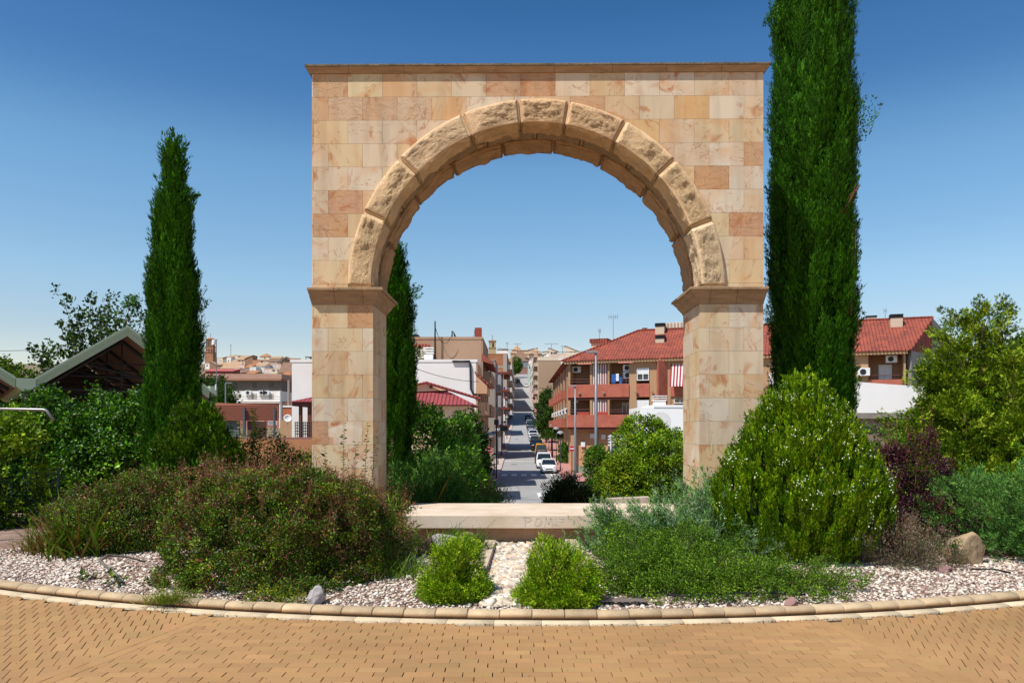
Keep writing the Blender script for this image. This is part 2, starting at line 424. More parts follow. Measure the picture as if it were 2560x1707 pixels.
WP = ['#ddd2c8', '#e4dcd2', '#d6c6ba', '#cbb5aa', '#ebe4dc', '#ac908a', '#d9cfc6', '#c4aca0', '#96807a', '#e2d8ce', '#d2c8c0', '#8f8078']
def keep_g(x, y, g):
    d = np.hypot(x - CX, y - CY); ok = d < RI - .14
    path = (np.abs(x - .22) < .47) & (y > 6.95)
    # thinner, dirtier patches
    th = np.array([mnoise.noise(Vector((a * 1.1, b * 1.6, 3))) for a, b in zip(x, y)])
    return ok & ~path & (g.uniform(0, 1, len(x)) < np.clip(.95 + th * .9, .22, 1))
stones('gravel', 60000, (-6.6, 6.8, 6.3, 9.9), .0120, WP, 'pinkish white gravel covering the bed', 'gravel', 3, keep_g)
stones('gravel', 5000, (-6.6, 6.8, 6.3, 9.9), .019, WP, 'coarser pale stones mixed in the gravel bed', 'gravel', 4, keep_g)
WL = ['#dccfc2', '#d6c7b5', '#ccbfb2', '#e4dacf', '#bcb2aa', '#d4bba2', '#a89e96', '#c9ac94', '#e0d6cc']
def keep_p(x, y, g):
    return (np.abs(x - .22) < .49) & (y > 6.85 + g.normal(0, .08, len(x))) & (y < 10.1)
stones('cobble_path', 11000, (-.4, .8, 6.7, 10.1), .029, WL, 'large smooth whitish pebbles between low concrete edgings', 'pebbles', 5, keep_p, zoff=.008, flat=.6)
# ------------------------------------------------------------------ the stone arch
def stone_mat():
    m = bpy.data.materials.new('veined_sandstone'); m.use_nodes = True
    n = m.node_tree.nodes; l = m.node_tree.links; b = n['Principled BSDF']; b.inputs['Roughness'].default_value = .78
    b.inputs['Specular IOR Level'].default_value = .3
    tc = n.new('ShaderNodeTexCoord'); sid = n.new('ShaderNodeAttribute'); sid.attribute_name = 'sid'
    tn = n.new('ShaderNodeAttribute'); tn.attribute_name = 'tint'; rg = n.new('ShaderNodeAttribute'); rg.attribute_name = 'rugged'
    off = n.new('ShaderNodeCombineXYZ'); m1 = n.new('ShaderNodeMath'); m1.operation = 'MULTIPLY'; m1.inputs[1].default_value = 37.0
    l.new(sid.outputs['Fac'], m1.inputs[0]); l.new(m1.outputs[0], off.inputs[0]); l.new(m1.outputs[0], off.inputs[2])
    va = n.new('ShaderNodeVectorMath'); va.operation = 'ADD'; l.new(tc.outputs['Object'], va.inputs[0]); l.new(off.outputs[0], va.inputs[1])
    # warped veins
    w1 = n.new('ShaderNodeTexNoise'); w1.inputs['Scale'].default_value = 1.2; w1.inputs['Detail'].default_value = 4; w1.inputs['Distortion'].default_value = 1.6
    l.new(va.outputs[0], w1.inputs['Vector'])
    mk = n.new('ShaderNodeMapRange'); mk.inputs[1].default_value = .47; mk.inputs[2].default_value = .70; l.new(w1.outputs['Fac'], mk.inputs[0])
    w2 = n.new('ShaderNodeTexNoise'); w2.inputs['Scale'].default_value = 1.9; w2.inputs['Detail'].default_value = 6; w2.inputs['Distortion'].default_value = 2.4
    l.new(va.outputs[0], w2.inputs['Vector'])
    mk2 = n.new('ShaderNodeMapRange'); mk2.inputs[1].default_value = .57; mk2.inputs[2].default_value = .72; l.new(w2.outputs['Fac'], mk2.inputs[0])
    a = n.new('ShaderNodeMix'); a.data_type = 'RGBA'; a.blend_type = 'MIX'; l.new(tn.outputs['Color'], a.inputs[6]); a.inputs[7].default_value = rgb('#cb9560')
    k1 = n.new('ShaderNodeMath'); k1.operation = 'MULTIPLY'; k1.inputs[1].default_value = .62; l.new(mk.outputs[0], k1.inputs[0]); l.new(k1.outputs[0], a.inputs[0])
    c = n.new('ShaderNodeMix'); c.data_type = 'RGBA'; c.blend_type = 'MIX'; l.new(a.outputs[2], c.inputs[6]); c.inputs[7].default_value = rgb('#b06a3c')
    k2 = n.new('ShaderNodeMath'); k2.operation = 'MULTIPLY'; k2.inputs[1].default_value = .85; l.new(mk2.outputs[0], k2.inputs[0]); l.new(k2.outputs[0], c.inputs[0])
    # thin dark veins
    w3 = n.new('ShaderNodeTexNoise'); w3.inputs['Scale'].default_value = 1.2; w3.inputs['Detail'].default_value = 5; w3.inputs['Distortion'].default_value = 3.0
    l.new(va.outputs[0], w3.inputs['Vector'])
    s3 = n.new('ShaderNodeMath'); s3.operation = 'SUBTRACT'; s3.inputs[1].default_value = .575; l.new(w3.outputs['Fac'], s3.inputs[0])
    ab = n.new('ShaderNodeMath'); ab.operation = 'ABSOLUTE'; l.new(s3.outputs[0], ab.inputs[0])
    mk3 = n.new('ShaderNodeMapRange'); mk3.inputs[1].default_value = .010; mk3.inputs[2].default_value = 0.0; l.new(ab.outputs[0], mk3.inputs[0])
    k3 = n.new('ShaderNodeMath'); k3.operation = 'MULTIPLY'; k3.inputs[1].default_value = .7; l.new(mk3.outputs[0], k3.inputs[0])
    d = n.new('ShaderNodeMix'); d.data_type = 'RGBA'; d.blend_type = 'MIX'; l.new(c.outputs[2], d.inputs[6]); d.inputs[7].default_value = rgb('#a0643a'); l.new(k3.outputs[0], d.inputs[0])
    # faint vertical weather streaks and grime over the whole wall
    st = n.new('ShaderNodeTexNoise'); st.inputs['Scale'].default_value = 2.2; st.inputs['Detail'].default_value = 7
    sm = n.new('ShaderNodeMapping'); sm.inputs['Scale'].default_value = (2.6, 2.6, .30); l.new(tc.outputs['Object'], sm.inputs['Vector']); l.new(sm.outputs[0], st.inputs['Vector'])
    sr_ = n.new('ShaderNodeMapRange'); sr_.inputs[1].default_value = .45; sr_.inputs[2].default_value = .75; sr_.inputs[3].default_value = 1.04; sr_.inputs[4].default_value = .80; l.new(st.outputs['Fac'], sr_.inputs[0])
    gm = n.new('ShaderNodeVectorMath'); gm.operation = 'SCALE'; l.new(d.outputs[2], gm.inputs[0]); l.new(sr_.outputs[0], gm.inputs['Scale'])
    l.new(gm.outputs[0], b.inputs['Base Color'])
    # relief: fine grain everywhere, layered breaks on rugged blocks
    g1 = n.new('ShaderNodeTexNoise'); g1.inputs['Scale'].default_value = 5.0; g1.inputs['Detail'].default_value = 9; g1.inputs['Distortion'].default_value = .9
    mp = n.new('ShaderNodeMapping'); mp.inputs['Scale'].default_value = (1, 1, 2.2); mp.inputs['Rotation'].default_value = (0, .45, 0)
    l.new(va.outputs[0], mp.inputs['Vector']); l.new(mp.outputs[0], g1.inputs['Vector'])
    q = n.new('ShaderNodeMath'); q.operation = 'SNAP'; q.inputs[1].default_value = .085; l.new(g1.outputs['Fac'], q.inputs[0])
    q2 = n.new('ShaderNodeMath'); q2.operation = 'MULTIPLY'; l.new(q.outputs[0], q2.inputs[0]); l.new(rg.outputs['Fac'], q2.inputs[1])
    g2 = n.new('ShaderNodeTexNoise'); g2.inputs['Scale'].default_value = 70; g2.inputs['Detail'].default_value = 4; l.new(tc.outputs['Object'], g2.inputs['Vector'])
    k4 = n.new('ShaderNodeMath'); k4.operation = 'MULTIPLY_ADD'; k4.inputs[1].default_value = .035; l.new(g2.outputs['Fac'], k4.inputs[0]); l.new(q2.outputs[0], k4.inputs[2])
    # sparse pits
    vo = n.new('ShaderNodeTexVoronoi'); vo.inputs['Scale'].default_value = 5; l.new(va.outputs[0], vo.inputs['Vector'])
    pm = n.new('ShaderNodeMapRange'); pm.inputs[1].default_value = .02; pm.inputs[2].default_value = .05; l.new(vo.outputs['Distance'], pm.inputs[0])
    k5 = n.new('ShaderNodeMath'); k5.operation = 'MULTIPLY_ADD'; k5.inputs[1].default_value = .14; l.new(pm.outputs[0], k5.inputs[0]); l.new(k4.outputs[0], k5.inputs[2])
    bp = n.new('ShaderNodeBump'); bp.inputs['Strength'].default_value = .9; bp.inputs['Distance'].default_value = .06
    l.new(k5.outputs[0], bp.inputs['Height']); l.new(bp.outputs[0], b.inputs['Normal'])
    return m
STONE = stone_mat()
PXM = 175.926; YF = 10.8; TH = 1.08
ax = lambda px: (px - 1280) / PXM
az = lambda py: EYE + (1070 - py) / PXM
ACX, ASZ = ax(1339.5), az(721)
RIN, ROUT = (1748 - 932) / 2 / PXM, 469.5 / PXM
XA, XB = ax(778), ax(1906.5); JL, JRR = ax(932), ax(1747.5)
YAW = R(-0.6)
arch = empty('stone_arch', (ACX, YF, 0), 'tall pale sandstone arch with a rough ring of voussoirs, standing in the garden bed', 'arch', rz=YAW)
TINTS = ['#cfb89a', '#d4bfa4', '#d1b992', '#ceb28a', '#cdb196', '#d8c6b0', '#d3c2ae', '#cbac80', '#d2bb8e', '#d0b89e', '#c9a27a', '#d9cab8']

class Stones:
    def __init__(s, seed): s.V = []; s.F = []; s.T = []; s.S = []; s.Rg = []; s.g = random.Random(seed)
    def style(s, rug=None, tint=None):
        c = (np.array(lin(tint or s.g.choice(TINTS))) * .58 + np.array(lin('#d0bb98')) * .42) * s.g.uniform(.95, 1.05)
        sid = s.g.random() * 50
        rg = rug if rug is not None else (1.0 if s.g.random() < .09 else 0.0)
        if rg > .5 and tint is None: c = np.array(lin(s.g.choice(['#c29674', '#c0946e', '#c69e7a']))) * s.g.uniform(.95, 1.05)
        return (c, sid, rg)
    def block(s, st, poly, depth, front, axis='y', sign=-1):
        """poly: list of (a, z) convex quads' outlines in the face plane; a slab of given depth with a small chamfer"""
        for pl in poly:
            n = len(pl); o = len(s.V)
            for k, d in enumerate((0.0, depth)):
                for (a, z) in pl:
                    s.V.append((a, front - sign * d, z) if axis == 'y' else (front - sign * d, a, z))
            s.T += [st[0]] * (2 * n); s.S += [st[1]] * (2 * n); s.Rg += [st[2]] * (2 * n)
            s.F.append(tuple(range(o, o + n)))
            for i in range(n): s.F.append((o + i, o + n + i, o + n + (i + 1) % n, o + (i + 1) % n))
    def build(s, name, parent):
        me = bpy.data.meshes.new(name); me.from_pydata([(v[0] - ACX, v[1] - YF, v[2]) for v in s.V], [], s.F); me.update()
        bm = bmesh.new(); bm.from_mesh(me); bmesh.ops.recalc_face_normals(bm, faces=bm.faces); bm.to_mesh(me); bm.free()
        a = me.attributes.new('tint', 'FLOAT_COLOR', 'POINT'); t = np.ones((len(s.V), 4), np.float32); t[:, :3] = np.array(s.T); a.data.foreach_set('color', t.ravel())
        for nm, arr in (('sid', s.S), ('rugged', s.Rg)):
            a = me.attributes.new(nm, 'FLOAT', 'POINT'); a.data.foreach_set('value', np.array(arr, np.float32))
        return link(name, me, STONE, parent)

def vgrid(odd):
    b = [XA] + [ax((819 if odd else 782) + 86.6 * k) for k in range(0, 14)]
    return [v for v in b if v < XB - .02] + [XB]
GAP = .0015
def arc_z(x):
    d = x - ACX
    return ASZ + math.sqrt(max(0.0, (ROUT - .07) ** 2 - d * d)) if abs(d) < ROUT - .07 else -1
RUG = {(0, 1), (1, 1), (1, 2), (1, 3), (1, 8), (5, 1), (2, 9), (4, 12)}
TN = {(0, 0): '#ddcfc0', (0, 1): '#bd8a60', (1, 0): '#caa078', (1, 1): '#c6997a', (1, 2): '#c29272', (1, 3): '#c9a284', (1, 8): '#b97e50', (1, 4): '#d2a878', (4, 0): '#d2b07a', (2, 1): '#d2b284', (7, 2): '#cfa57a',
      (6, 0): '#cda576', (1, 11): '#d4a664', (2, 10): '#d6ac6e', (4, 11): '#d6b27e', (0, 2): '#d8c092'}
def face(S, x0, x1, z_hi, z_lo, rows_at, front, sign, mirror=False, clip=True):
    for r, (zt, zb) in enumerate(rows_at):
        b = [v for v in vgrid(r % 2 == 1)]
        for i in range(len(b) - 1):
            a0, a1 = max(b[i], x0), min(b[i + 1], x1)
            if a1 - a0 < .012: continue
            st = S.style(1.0 if (r, i) in RUG and clip else None, TN.get((r, i)) if clip else None)
            a0 += GAP; a1 -= GAP; q0, q1 = zb + GAP, zt - GAP
            if clip and a0 < ACX + ROUT and a1 > ACX - ROUT and q0 < ASZ + ROUT:
                n = max(1, int((a1 - a0) / .025)); polys = []
                for k in range(n):
                    u0 = a0 + (a1 - a0) * k / n; u1 = a0 + (a1 - a0) * (k + 1) / n
                    c0, c1 = max(q0, arc_z(u0)), max(q0, arc_z(u1))
                    if c0 >= q1 and c1 >= q1: continue
                    polys.append([(u0, min(c0, q1 - .001)), (u1, min(c1, q1 - .001)), (u1, q1), (u0, q1)])
                if polys: S.block(st, polys, .03, front, 'y', sign)
            else: S.block(st, [[(a0, q0), (a1, q0), (a1, q1), (a0, q1)]], .03, front, 'y', sign)
HR = 58.35 / PXM
Z_CB = az(183)                         # underside of the top cornice
rows_up = []; z = Z_CB + 0.0
for k in range(10):
    zb = max(Z_CB - (k + 1) * HR, ASZ)
    if z - zb > .02: rows_up.append((z, zb))
    z = zb
Z_IB = az(761)
rows_dn = []; z = Z_IB
for k in range(11):
    rows_dn.append((z, z - HR)); z -= HR
YB = YF + TH
# upper wall
S = Stones(11)
face(S, XA, XB, 0, 0, rows_up, YF, -1)
face(S, XA, XB, 0, 0, rows_up, YB, 1)
for xe, sg in ((XA, -1), (XB, 1)):
    for r, (zt, zb) in enumerate(rows_up):
        cuts = [YF + .031, YF + .5, YB - .031] if r % 2 else [YF + .031, YF + .26, YF + .78, YB - .031]
        for y0, y1 in zip(cuts, cuts[1:]): S.block(S.style(), [[(y0 + GAP, zb + GAP), (y1 - GAP, zb + GAP), (y1 - GAP, zt - GAP), (y0 + GAP, zt - GAP)]], .03, xe, 'x', sg)
S.build('spandrel_wall', arch)
# core of the wall, mortar coloured, follows the arc
V = []; F = []; N = 120
xs = np.linspace(XA + .012, XB - .012, N + 1); o = 0
for x in xs:
    zl = max(arc_z(x) - .0, ASZ); V += [(x - ACX, .012, zl), (x - ACX, .012, Z_CB), (x - ACX, TH - .012, Z_CB), (x - ACX, TH - .012, zl)]
for i in range(N):
    for k in range(4): F.append((4 * i + k, 4 * i + 4 + k, 4 * i + 4 + (k + 1) % 4, 4 * i + (k + 1) % 4))
F += [(0, 1, 2, 3), (4 * N, 4 * N + 3, 4 * N + 2, 4 * N + 1)]
me = bpy.data.meshes.new('mortar_core'); me.from_pydata(V, [], F); me.update()
link('mortar_core', me, mat('arch_mortar', '#9c7f64', rough=1, var=.15), arch)
# piers
for nm, x0, x1, seed in (('left', XA, JL, 21), ('right', JRR, XB, 22)):
    S = Stones(seed)
    for f, sg in ((YF, -1), (YB, 1)): face(S, x0, x1, 0, 0, rows_dn, f, sg, clip=False)
    for xe, sg in ((x0, -1), (x1, 1)):
        for r, (zt, zb) in enumerate(rows_dn):
            cuts = [YF + .031, YF + .40, YB - .031] if r % 2 else [YF + .031, YF + .66, YB - .031]
            for y0, y1 in zip(cuts, cuts[1:]): S.block(S.style(0), [[(y0 + GAP, zb + GAP), (y1 - GAP, zb + GAP), (y1 - GAP, zt - GAP), (y0 + GAP, zt - GAP)]], .03, xe, 'x', sg)
    S.build('pier', arch)
    MB().box(x0 + .012 - ACX, x1 - .012 - ACX, .012, TH - .012, -.3, Z_IB).build('pier_core', _mats['arch_mortar'], arch)
# moulded blocks: cornice and imposts
MOULD = mat('moulded_sandstone', '#b89572', rough=.85, col2='#94775a', scale=3.5, bump=.5, bscale=30, stretch=(1, 1, 5))
MOULDT = mat('weathered_cap', '#8f7f66', rough=.95, col2='#5c5446', scale=6, bump=.6, bscale=50)
def moulding(name, x0, x1, y0, y1, prof, cuts, parent, m):
    """prof: (overhang, z) from the bottom up, overhang may be a 4-tuple left, right, front, back; butt joints at cuts (x)"""
    mb = MB(); xs_ = [None] + cuts + [None]
    def ov(o): return o if isinstance(o, tuple) else (o,) * 4
    for i in range(len(xs_) - 1):
        rings = []
        for o, z in prof:
            l_, r_, f_, b_ = ov(o)
            xa = x0 - l_ if xs_[i] is None else xs_[i] + .002; xb = x1 + r_ if xs_[i + 1] is None else xs_[i + 1] - .002
            rings.append([(xa, y0 - f_, z), (xb, y0 - f_, z), (xb, y1 + b_, z), (xa, y1 + b_, z)])
        v = [p for rg in rings for p in rg]; f = [(3, 2, 1, 0), tuple(4 * (len(rings) - 1) + k for k in range(4))]
        for q in range(len(rings) - 1):
            for k in range(4): f.append((4 * q + k, 4 * q + (k + 1) % 4, 4 * q + 4 + (k + 1) % 4, 4 * q + 4 + k))
        mb.add([(p[0] - ACX, p[1] - YF, p[2]) for p in v], f)
    return mb.build(name, m, parent, bevel=.003)
def cor(o, z): return (o, z)
c0 = Z_CB
moulding('cornice', XA, XB, YF, YB, [(-.01, c0 - .0), (.022, c0), (.024, c0 + .018), (.05, c0 + .045), (.066, c0 + .062), (.068, c0 + .075)],
         [ax(x) for x in (872, 1010, 1160, 1240, 1385, 1530, 1665, 1800)], arch, MOULD)
moulding('cornice_cap', XA, XB, YF, YB, [(.0, c0 + .075), (.082, c0 + .0755), (.084, c0 + .102), (.06, c0 + .108)],
         [ax(x) for x in (872, 962, 1050, 1222, 1385, 1466, 1560, 1702, 1838)], arch, MOULDT)
ib, it = Z_IB, ASZ
def pimp(oi, of): return oi
for side, x0, x1, cuts in (('l', XA, JL, [ax(838), ax(908)]), ('r', JRR, XB, [ax(1772), ax(1838)])):
    def O(inner, fr): return ((.035 * fr / .13, inner, fr, fr) if side == 'l' else (inner, .035 * fr / .13, fr, fr))
    pr = [(O(-.01, -.01), ib), (O(.012, .012), ib), (O(.014, .014), ib + .022), (O(.04, .035), ib + .055), (O(.075, .065), ib + .10), (O(.085, .075), ib + .125), (O(.125, .105), ib + .165), (O(.13, .11), ib + .185)]
    moulding('impost', x0, x1, YF, YB, pr, cuts, arch, MOULD)
    pr = [(O(0, 0), it - .042), (O(.155, .13), it - .0415), (O(.16, .135), it - .006), (O(.14, .12), it)]
    moulding('impost_cap', x0, x1, YF, YB, pr, cuts, arch, mat('impost_cap_stone', '#bf9c78', rough=.9, col2='#8a7658', scale=5, bump=.5, bscale=60))

# voussoirs: rough blocks bent round the arc
def cube_grid(k):
    idx = {}; V = []; F = []
    def vid(p):
        key = tuple(round(c * k) for c in p)
        if key not in idx: idx[key] = len(V); V.append(p)
        return idx[key]
    for ax_ in range(3):
        for s in (0.0, 1.0):
            for i in range(k):
                for j in range(k):
                    q = []
                    for a, b in ((0, 0), (1, 0), (1, 1), (0, 1)):
                        c = [0, 0, 0]; c[ax_] = s; c[(ax_ + 1) % 3] = (i + a) / k; c[(ax_ + 2) % 3] = (j + b) / k; q.append(vid(tuple(c)))
                    F.append(tuple(q if s > 0 else q[::-1]))
    return V, F
CV, CF = cube_grid(32)
def vou_mat():
    m = mat('rough_sandstone', '#d8a56e', rough=.95, var=.18, scale=4, bump=0, tint=True, spec=.15)
    n = m.node_tree.nodes; l = m.node_tree.links; b = n['Principled BSDF']
    tc = n.new('ShaderNodeTexCoord'); a = n.new('ShaderNodeTexNoise'); a.inputs['Scale'].default_value = 30; a.inputs['Detail'].default_value = 10; a.inputs['Roughness'].default_value = .7
    rg = n.new('ShaderNodeAttribute'); rg.attribute_name = 'rugged'
    vo = n.new('ShaderNodeTexVoronoi'); vo.inputs['Scale'].default_value = 42
    l.new(tc.outputs['Object'], a.inputs['Vector']); l.new(tc.outputs['Object'], vo.inputs['Vector'])
    mr = n.new('ShaderNodeMapRange'); mr.inputs[1].default_value = .10; mr.inputs[2].default_value = .28; l.new(vo.outputs['Distance'], mr.inputs[0])
    m1 = n.new('ShaderNodeMath'); m1.operation = 'MULTIPLY'; l.new(a.outputs['Fac'], m1.inputs[0]); l.new(rg.outputs['Fac'], m1.inputs[1])
    m2 = n.new('ShaderNodeMath'); m2.operation = 'MULTIPLY_ADD'; m2.inputs[1].default_value = .16; l.new(mr.outputs[0], m2.inputs[0]); l.new(m1.outputs[0], m2.inputs[2])
    bp = n.new('ShaderNodeBump'); bp.inputs['Strength'].default_value = 1.0; bp.inputs['Distance'].default_value = .06
    l.new(m2.outputs[0], bp.inputs['Height']); l.new(bp.outputs[0], b.inputs['Normal'])
    return m
VMAT = vou_mat()
def voussoir(name, a0, a1, r0, r1, y0, y1, seed, rug, tint, rnd=.02, label=None):
    """angles in degrees from the left springing, clockwise"""
    g = random.Random(seed); off = Vector((g.uniform(0, 50), g.uniform(0, 50), g.uniform(0, 50)))
    V = []; RG = []; T = []
    la = (a1 - a0) * math.pi / 180 * (r0 + r1) / 2; ly = y1 - y0; lr = r1 - r0
    c2 = np.array(lin(tint)); c3 = np.array(lin('#c4a87c'))
    for (u, v, w_) in CV:            # u angle, v depth, w radius
        p = [u * la, v * ly, w_ * lr]; L = (la, ly, lr)
        e = [min(p[i], L[i] - p[i]) for i in range(3)]
        q = p[:]
        rr_ = rnd * 1.6                 # pull edges in: rounded arrises
        for i in range(3):
            j, k = (i + 1) % 3, (i + 2) % 3
            if e[i] < 1e-6:
                d = min(e[j], e[k])
                if d < rr_:
                    s = (1 - math.sqrt(max(0, 1 - (1 - d / rr_) ** 2))) * rr_ * .75
                    q[i] += s if p[i] < L[i] / 2 else -s
        ang = math.pi - ((a0 * math.pi / 180) + q[0] / ((r0 + r1) / 2)); r = r0 + q[2]; y = y0 + q[1]
        P = Vector((r * math.cos(ang), y, r * math.sin(ang)))
        front = (v < 1e-6) or (v > 1 - 1e-6); inner = w_ < 1e-6
        ins = min(e[0], e[2]) if front else min(e[0], e[1])
        f = 0.0
        if front:
            m_ = max(0, min(1, (ins - .03) / .05)) * rug
            patch = max(0, min(1, mnoise.noise(P * 2.2 + off) * 2.2 + 1.35))
            f = m_ * patch
            q_ = mnoise.fractal(P * 8 + off, 0.45, 2.2, 6); q_ = .65 * q_ + .35 * round(q_ * 3.5) / 3.5
            d = f * (q_ * .024 + .010) + mnoise.noise(P * 4 + off) * .010
            P.y += d if v < .5 else -d
        if inner:
            d = mnoise.fractal(P * 5 + off, .8, 2.0, 5) * .035
            P += Vector((math.cos(ang), 0, math.sin(ang))) * d; f = .4
        P += Vector((0, mnoise.noise(P * 3 + off), 0)) * .004
        V.append(P + Vector((0, 0, ASZ))); RG.append(.12 + f)
        T.append(c2 * (1 - .25 * f) + c3 * .25 * f)
    me = np_mesh(name, V, CF, tint=np.array(T), extra={'rugged': RG}, smooth=True)
    o = link(name, me, VMAT, arch)
    if label: o['label'] = label
    return o
B1 = [0, 24, 43.5, 67, 84.7, 100, 118.4, 137.4, 159.2, 180]
TT = ['#debb90', '#e0bd92', '#e2c098', '#dcb890', '#dab388', '#dbb48a', '#e0bd92', '#debb90', '#e0c49e']
for i in range(9):
    voussoir('voussoir', B1[i] + .16, B1[i + 1] - .16, RIN, ROUT, -.085, .34, 100 + i, 1.0 if i not in (2,) else .75, TT[i], .024)
B2 = [0, 14, 33, 52, 72, 90, 107, 126, 148, 167, 180]
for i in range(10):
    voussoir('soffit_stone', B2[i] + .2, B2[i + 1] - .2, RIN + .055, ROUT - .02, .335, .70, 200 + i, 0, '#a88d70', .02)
B3 = [0, 20, 40, 58, 78, 97, 116, 136, 157, 180]
for i in range(9):
    voussoir('voussoir', B3[i] + .16, B3[i + 1] - .16, RIN - .005 + .012 * (i % 3), ROUT, .695, TH + .085, 300 + i, 1, '#bf9a76', .022)
# mortar behind the ring joints
V = []; F = []; n = 72
for i in range(n + 1):
    t = math.pi * i / n
    for r, y in ((RIN + .045, -.045), (ROUT - .02, -.045), (ROUT - .02, TH + .045), (RIN + .045, TH + .045), (RIN + .075, .72), (RIN + .075, .32)):
        V.append((r * math.cos(t), y, ASZ + r * math.sin(t)))
for i in range(n):
    for k in range(6): F.append((6 * i + k, 6 * i + 6 + k, 6 * i + 6 + (k + 1) % 6, 6 * i + (k + 1) % 6))
link('ring_mortar', np_mesh('ring_mortar', V, F), mat('ring_mortar', '#cfa680', rough=1, var=.1, scale=8, bump=.4), arch)

# concrete slab (bench) between the piers, its recessed foot, and the low edgings of the pebble path
CONC = mat('pale_concrete', '#d8c3a8', rough=.9, col2='#b9a189', scale=2.6, bump=.35, bscale=50)
def weather(m, c):
    return m
slab = empty('concrete_bench', (.45, 10.8, .1), 'long pale concrete slab bench with faded spray lettering, lying between the arch piers', 'bench')
def lx(v): return v
SX0, SX1 = -1.5, 2.55
SB = mat('slab_concrete', '#e2cfb8', rough=.85, col2='#cbb296', scale=2.2, bump=.25, bscale=60)
MB().box(SX0 - .45, SX1 - .45, 9.98 - 10.8, 11.62 - 10.8, .335 - .1, .505 - .1).build('slab_top', SB, slab, bevel=.008)
MB().box(SX0 + .06 - .45, SX1 - .06 - .45, 10.12 - 10.8, 11.5 - 10.8, -.15, .335 - .1).build('foot_wall', mat('foot_concrete', '#b79476', rough=.95, col2='#9a7860', scale=3, bump=.4), slab)
# faded blue-grey spray writing, strokes as thin paint sheets on the front face
pm_ = mat('faded_spray_paint', '#bdb6ae', rough=.95, col2='#dac9b4', scale=26)
def stroke(pts, wdt, mb):
    for (x0, z0), (x1, z1) in zip(pts, pts[1:]):
        d = Vector((x1 - x0, z1 - z0)); n_ = Vector((-d.y, d.x)).normalized() * wdt / 2
        mb.add([(x0 - n_.x, 0, z0 - n_.y), (x1 - n_.x, 0, z1 - n_.y), (x1 + n_.x, 0, z1 + n_.y), (x0 + n_.x, 0, z0 + n_.y)], [(0, 1, 2, 3)])
mb = MB(); gx0 = wx(1312, 9.98)
for L in ([(0, .02), (.005, .14)], [(-.04, .14), (.07, .14), (.085, .11), (.06, .085), (.01, .08)],                      # P
          [(.13, .03), (.15, .13), (.20, .13), (.22, .09), (.20, .04), (.14, .03)],                                        # D/O
          [(.26, .02), (.28, .13), (.31, .05), (.34, .13), (.36, .02)], [(.36, .13), (.385, .04)],                          # N
          [(.40, .14), (.405, .04), (.46, .04)], [(.44, .13), (.53, .12)], [(.45, .09), (.51, .085)]):                       # E
    stroke([(a, b) for a, b in L], .014, mb)
mb.build('spray_lettering', pm_, slab, loc=(gx0 - .45, 9.98 - 10.8 - .0025, .335 - .1 + .005))
e1 = MB(); e1.prism([(-.41, 7.55), (-.28, 7.55), (-.21, 9.95), (-.36, 9.95)], -.05, .19)
tag(e1.build('concrete_edging', CONC, bevel=.006), 'low pale concrete edging along the left side of the pebble path', 'edging')
e2 = MB(); e2.prism([(.72, 8.2), (.86, 8.2), (.84, 9.95), (.69, 9.95)], -.05, .20)
tag(e2.build('concrete_edging', CONC, bevel=.006), 'short concrete edging right of the pebble path, mostly under the low shrub', 'edging')
# ------------------------------------------------------------------ plants
LEAF = leaf_mat('leaf', spec=.2); NEEDLE = leaf_mat('needle', rough=.65, spec=.15, transl=.04); GLOSSY = leaf_mat('glossy_leaf', rough=.42, spec=.30, transl=.18)
LF = .56
BARK = mat('bark', '#6b4f3c', rough=.95, col2='#4a382c', scale=8, bump=.8, bscale=20, stretch=(1, 1, .3))
# templates: (verts, tris); x width, y along, z normal, unit length
def T_leaf(w=.5, fold=.12, curl=.08):
    return (np.array([(0, 0, 0), (-w / 2, .45, fold), (0, 1, -curl), (w / 2, .45, fold), (0, .5, 0)]), np.array([(0, 4, 1), (1, 4, 2), (0, 3, 4), (4, 3, 2)]))
def T_blade(w=.07, bend=.25):
    return (np.array([(-w / 2, 0, 0), (w / 2, 0, 0), (-w * .45, .5, bend * .3), (w * .45, .5, bend * .3), (0, 1, bend)]), np.array([(0, 1, 3), (0, 3, 2), (2, 3, 4)]))
def T_spray(n=5, w=.16, spread=.9):
    V = []; F = []
    for i in range(n):
        t = i / (n - 1) - .5 if n > 1 else 0; a = t * 2 * spread; base = np.array([0, .12 + .35 * (1 - abs(t) * 2) * .5 + (.10 if i % 2 else 0), 0])
        d = np.array([math.sin(a), math.cos(a), .12 * (1 if i % 2 else -1)]); L = .75 - .45 * abs(t) * 2
        s = np.array([math.cos(a), -math.sin(a), 0]) * w / 2; o = len(V)
        V += [base * .4, base * .4 + d * L * .5 + s, base * .4 + d * L, base * .4 + d * L * .5 - s]; F += [(o, o + 1, o + 2), (o, o + 2, o + 3)]
    return np.array(V), np.array(F)
def T_tri(w=.2):
    return np.array([(-w / 2, 0, 0), (w / 2, 0, 0), (0, 1, .05)]), np.array([(0, 1, 2)])
LEAF_T = T_leaf(); WIDE_T = T_leaf(.7, .15, .15); NARROW_T = T_leaf(.22, .05, .12); SPRAY_T = T_spray(); SPRAY3_T = T_spray(3, .24, .7); BLADE_T = T_blade(); NEED_T = T_tri(.24); CYP_T = T_spray(5, .11, .42); THU_T = T_spray(5, .15, .6)

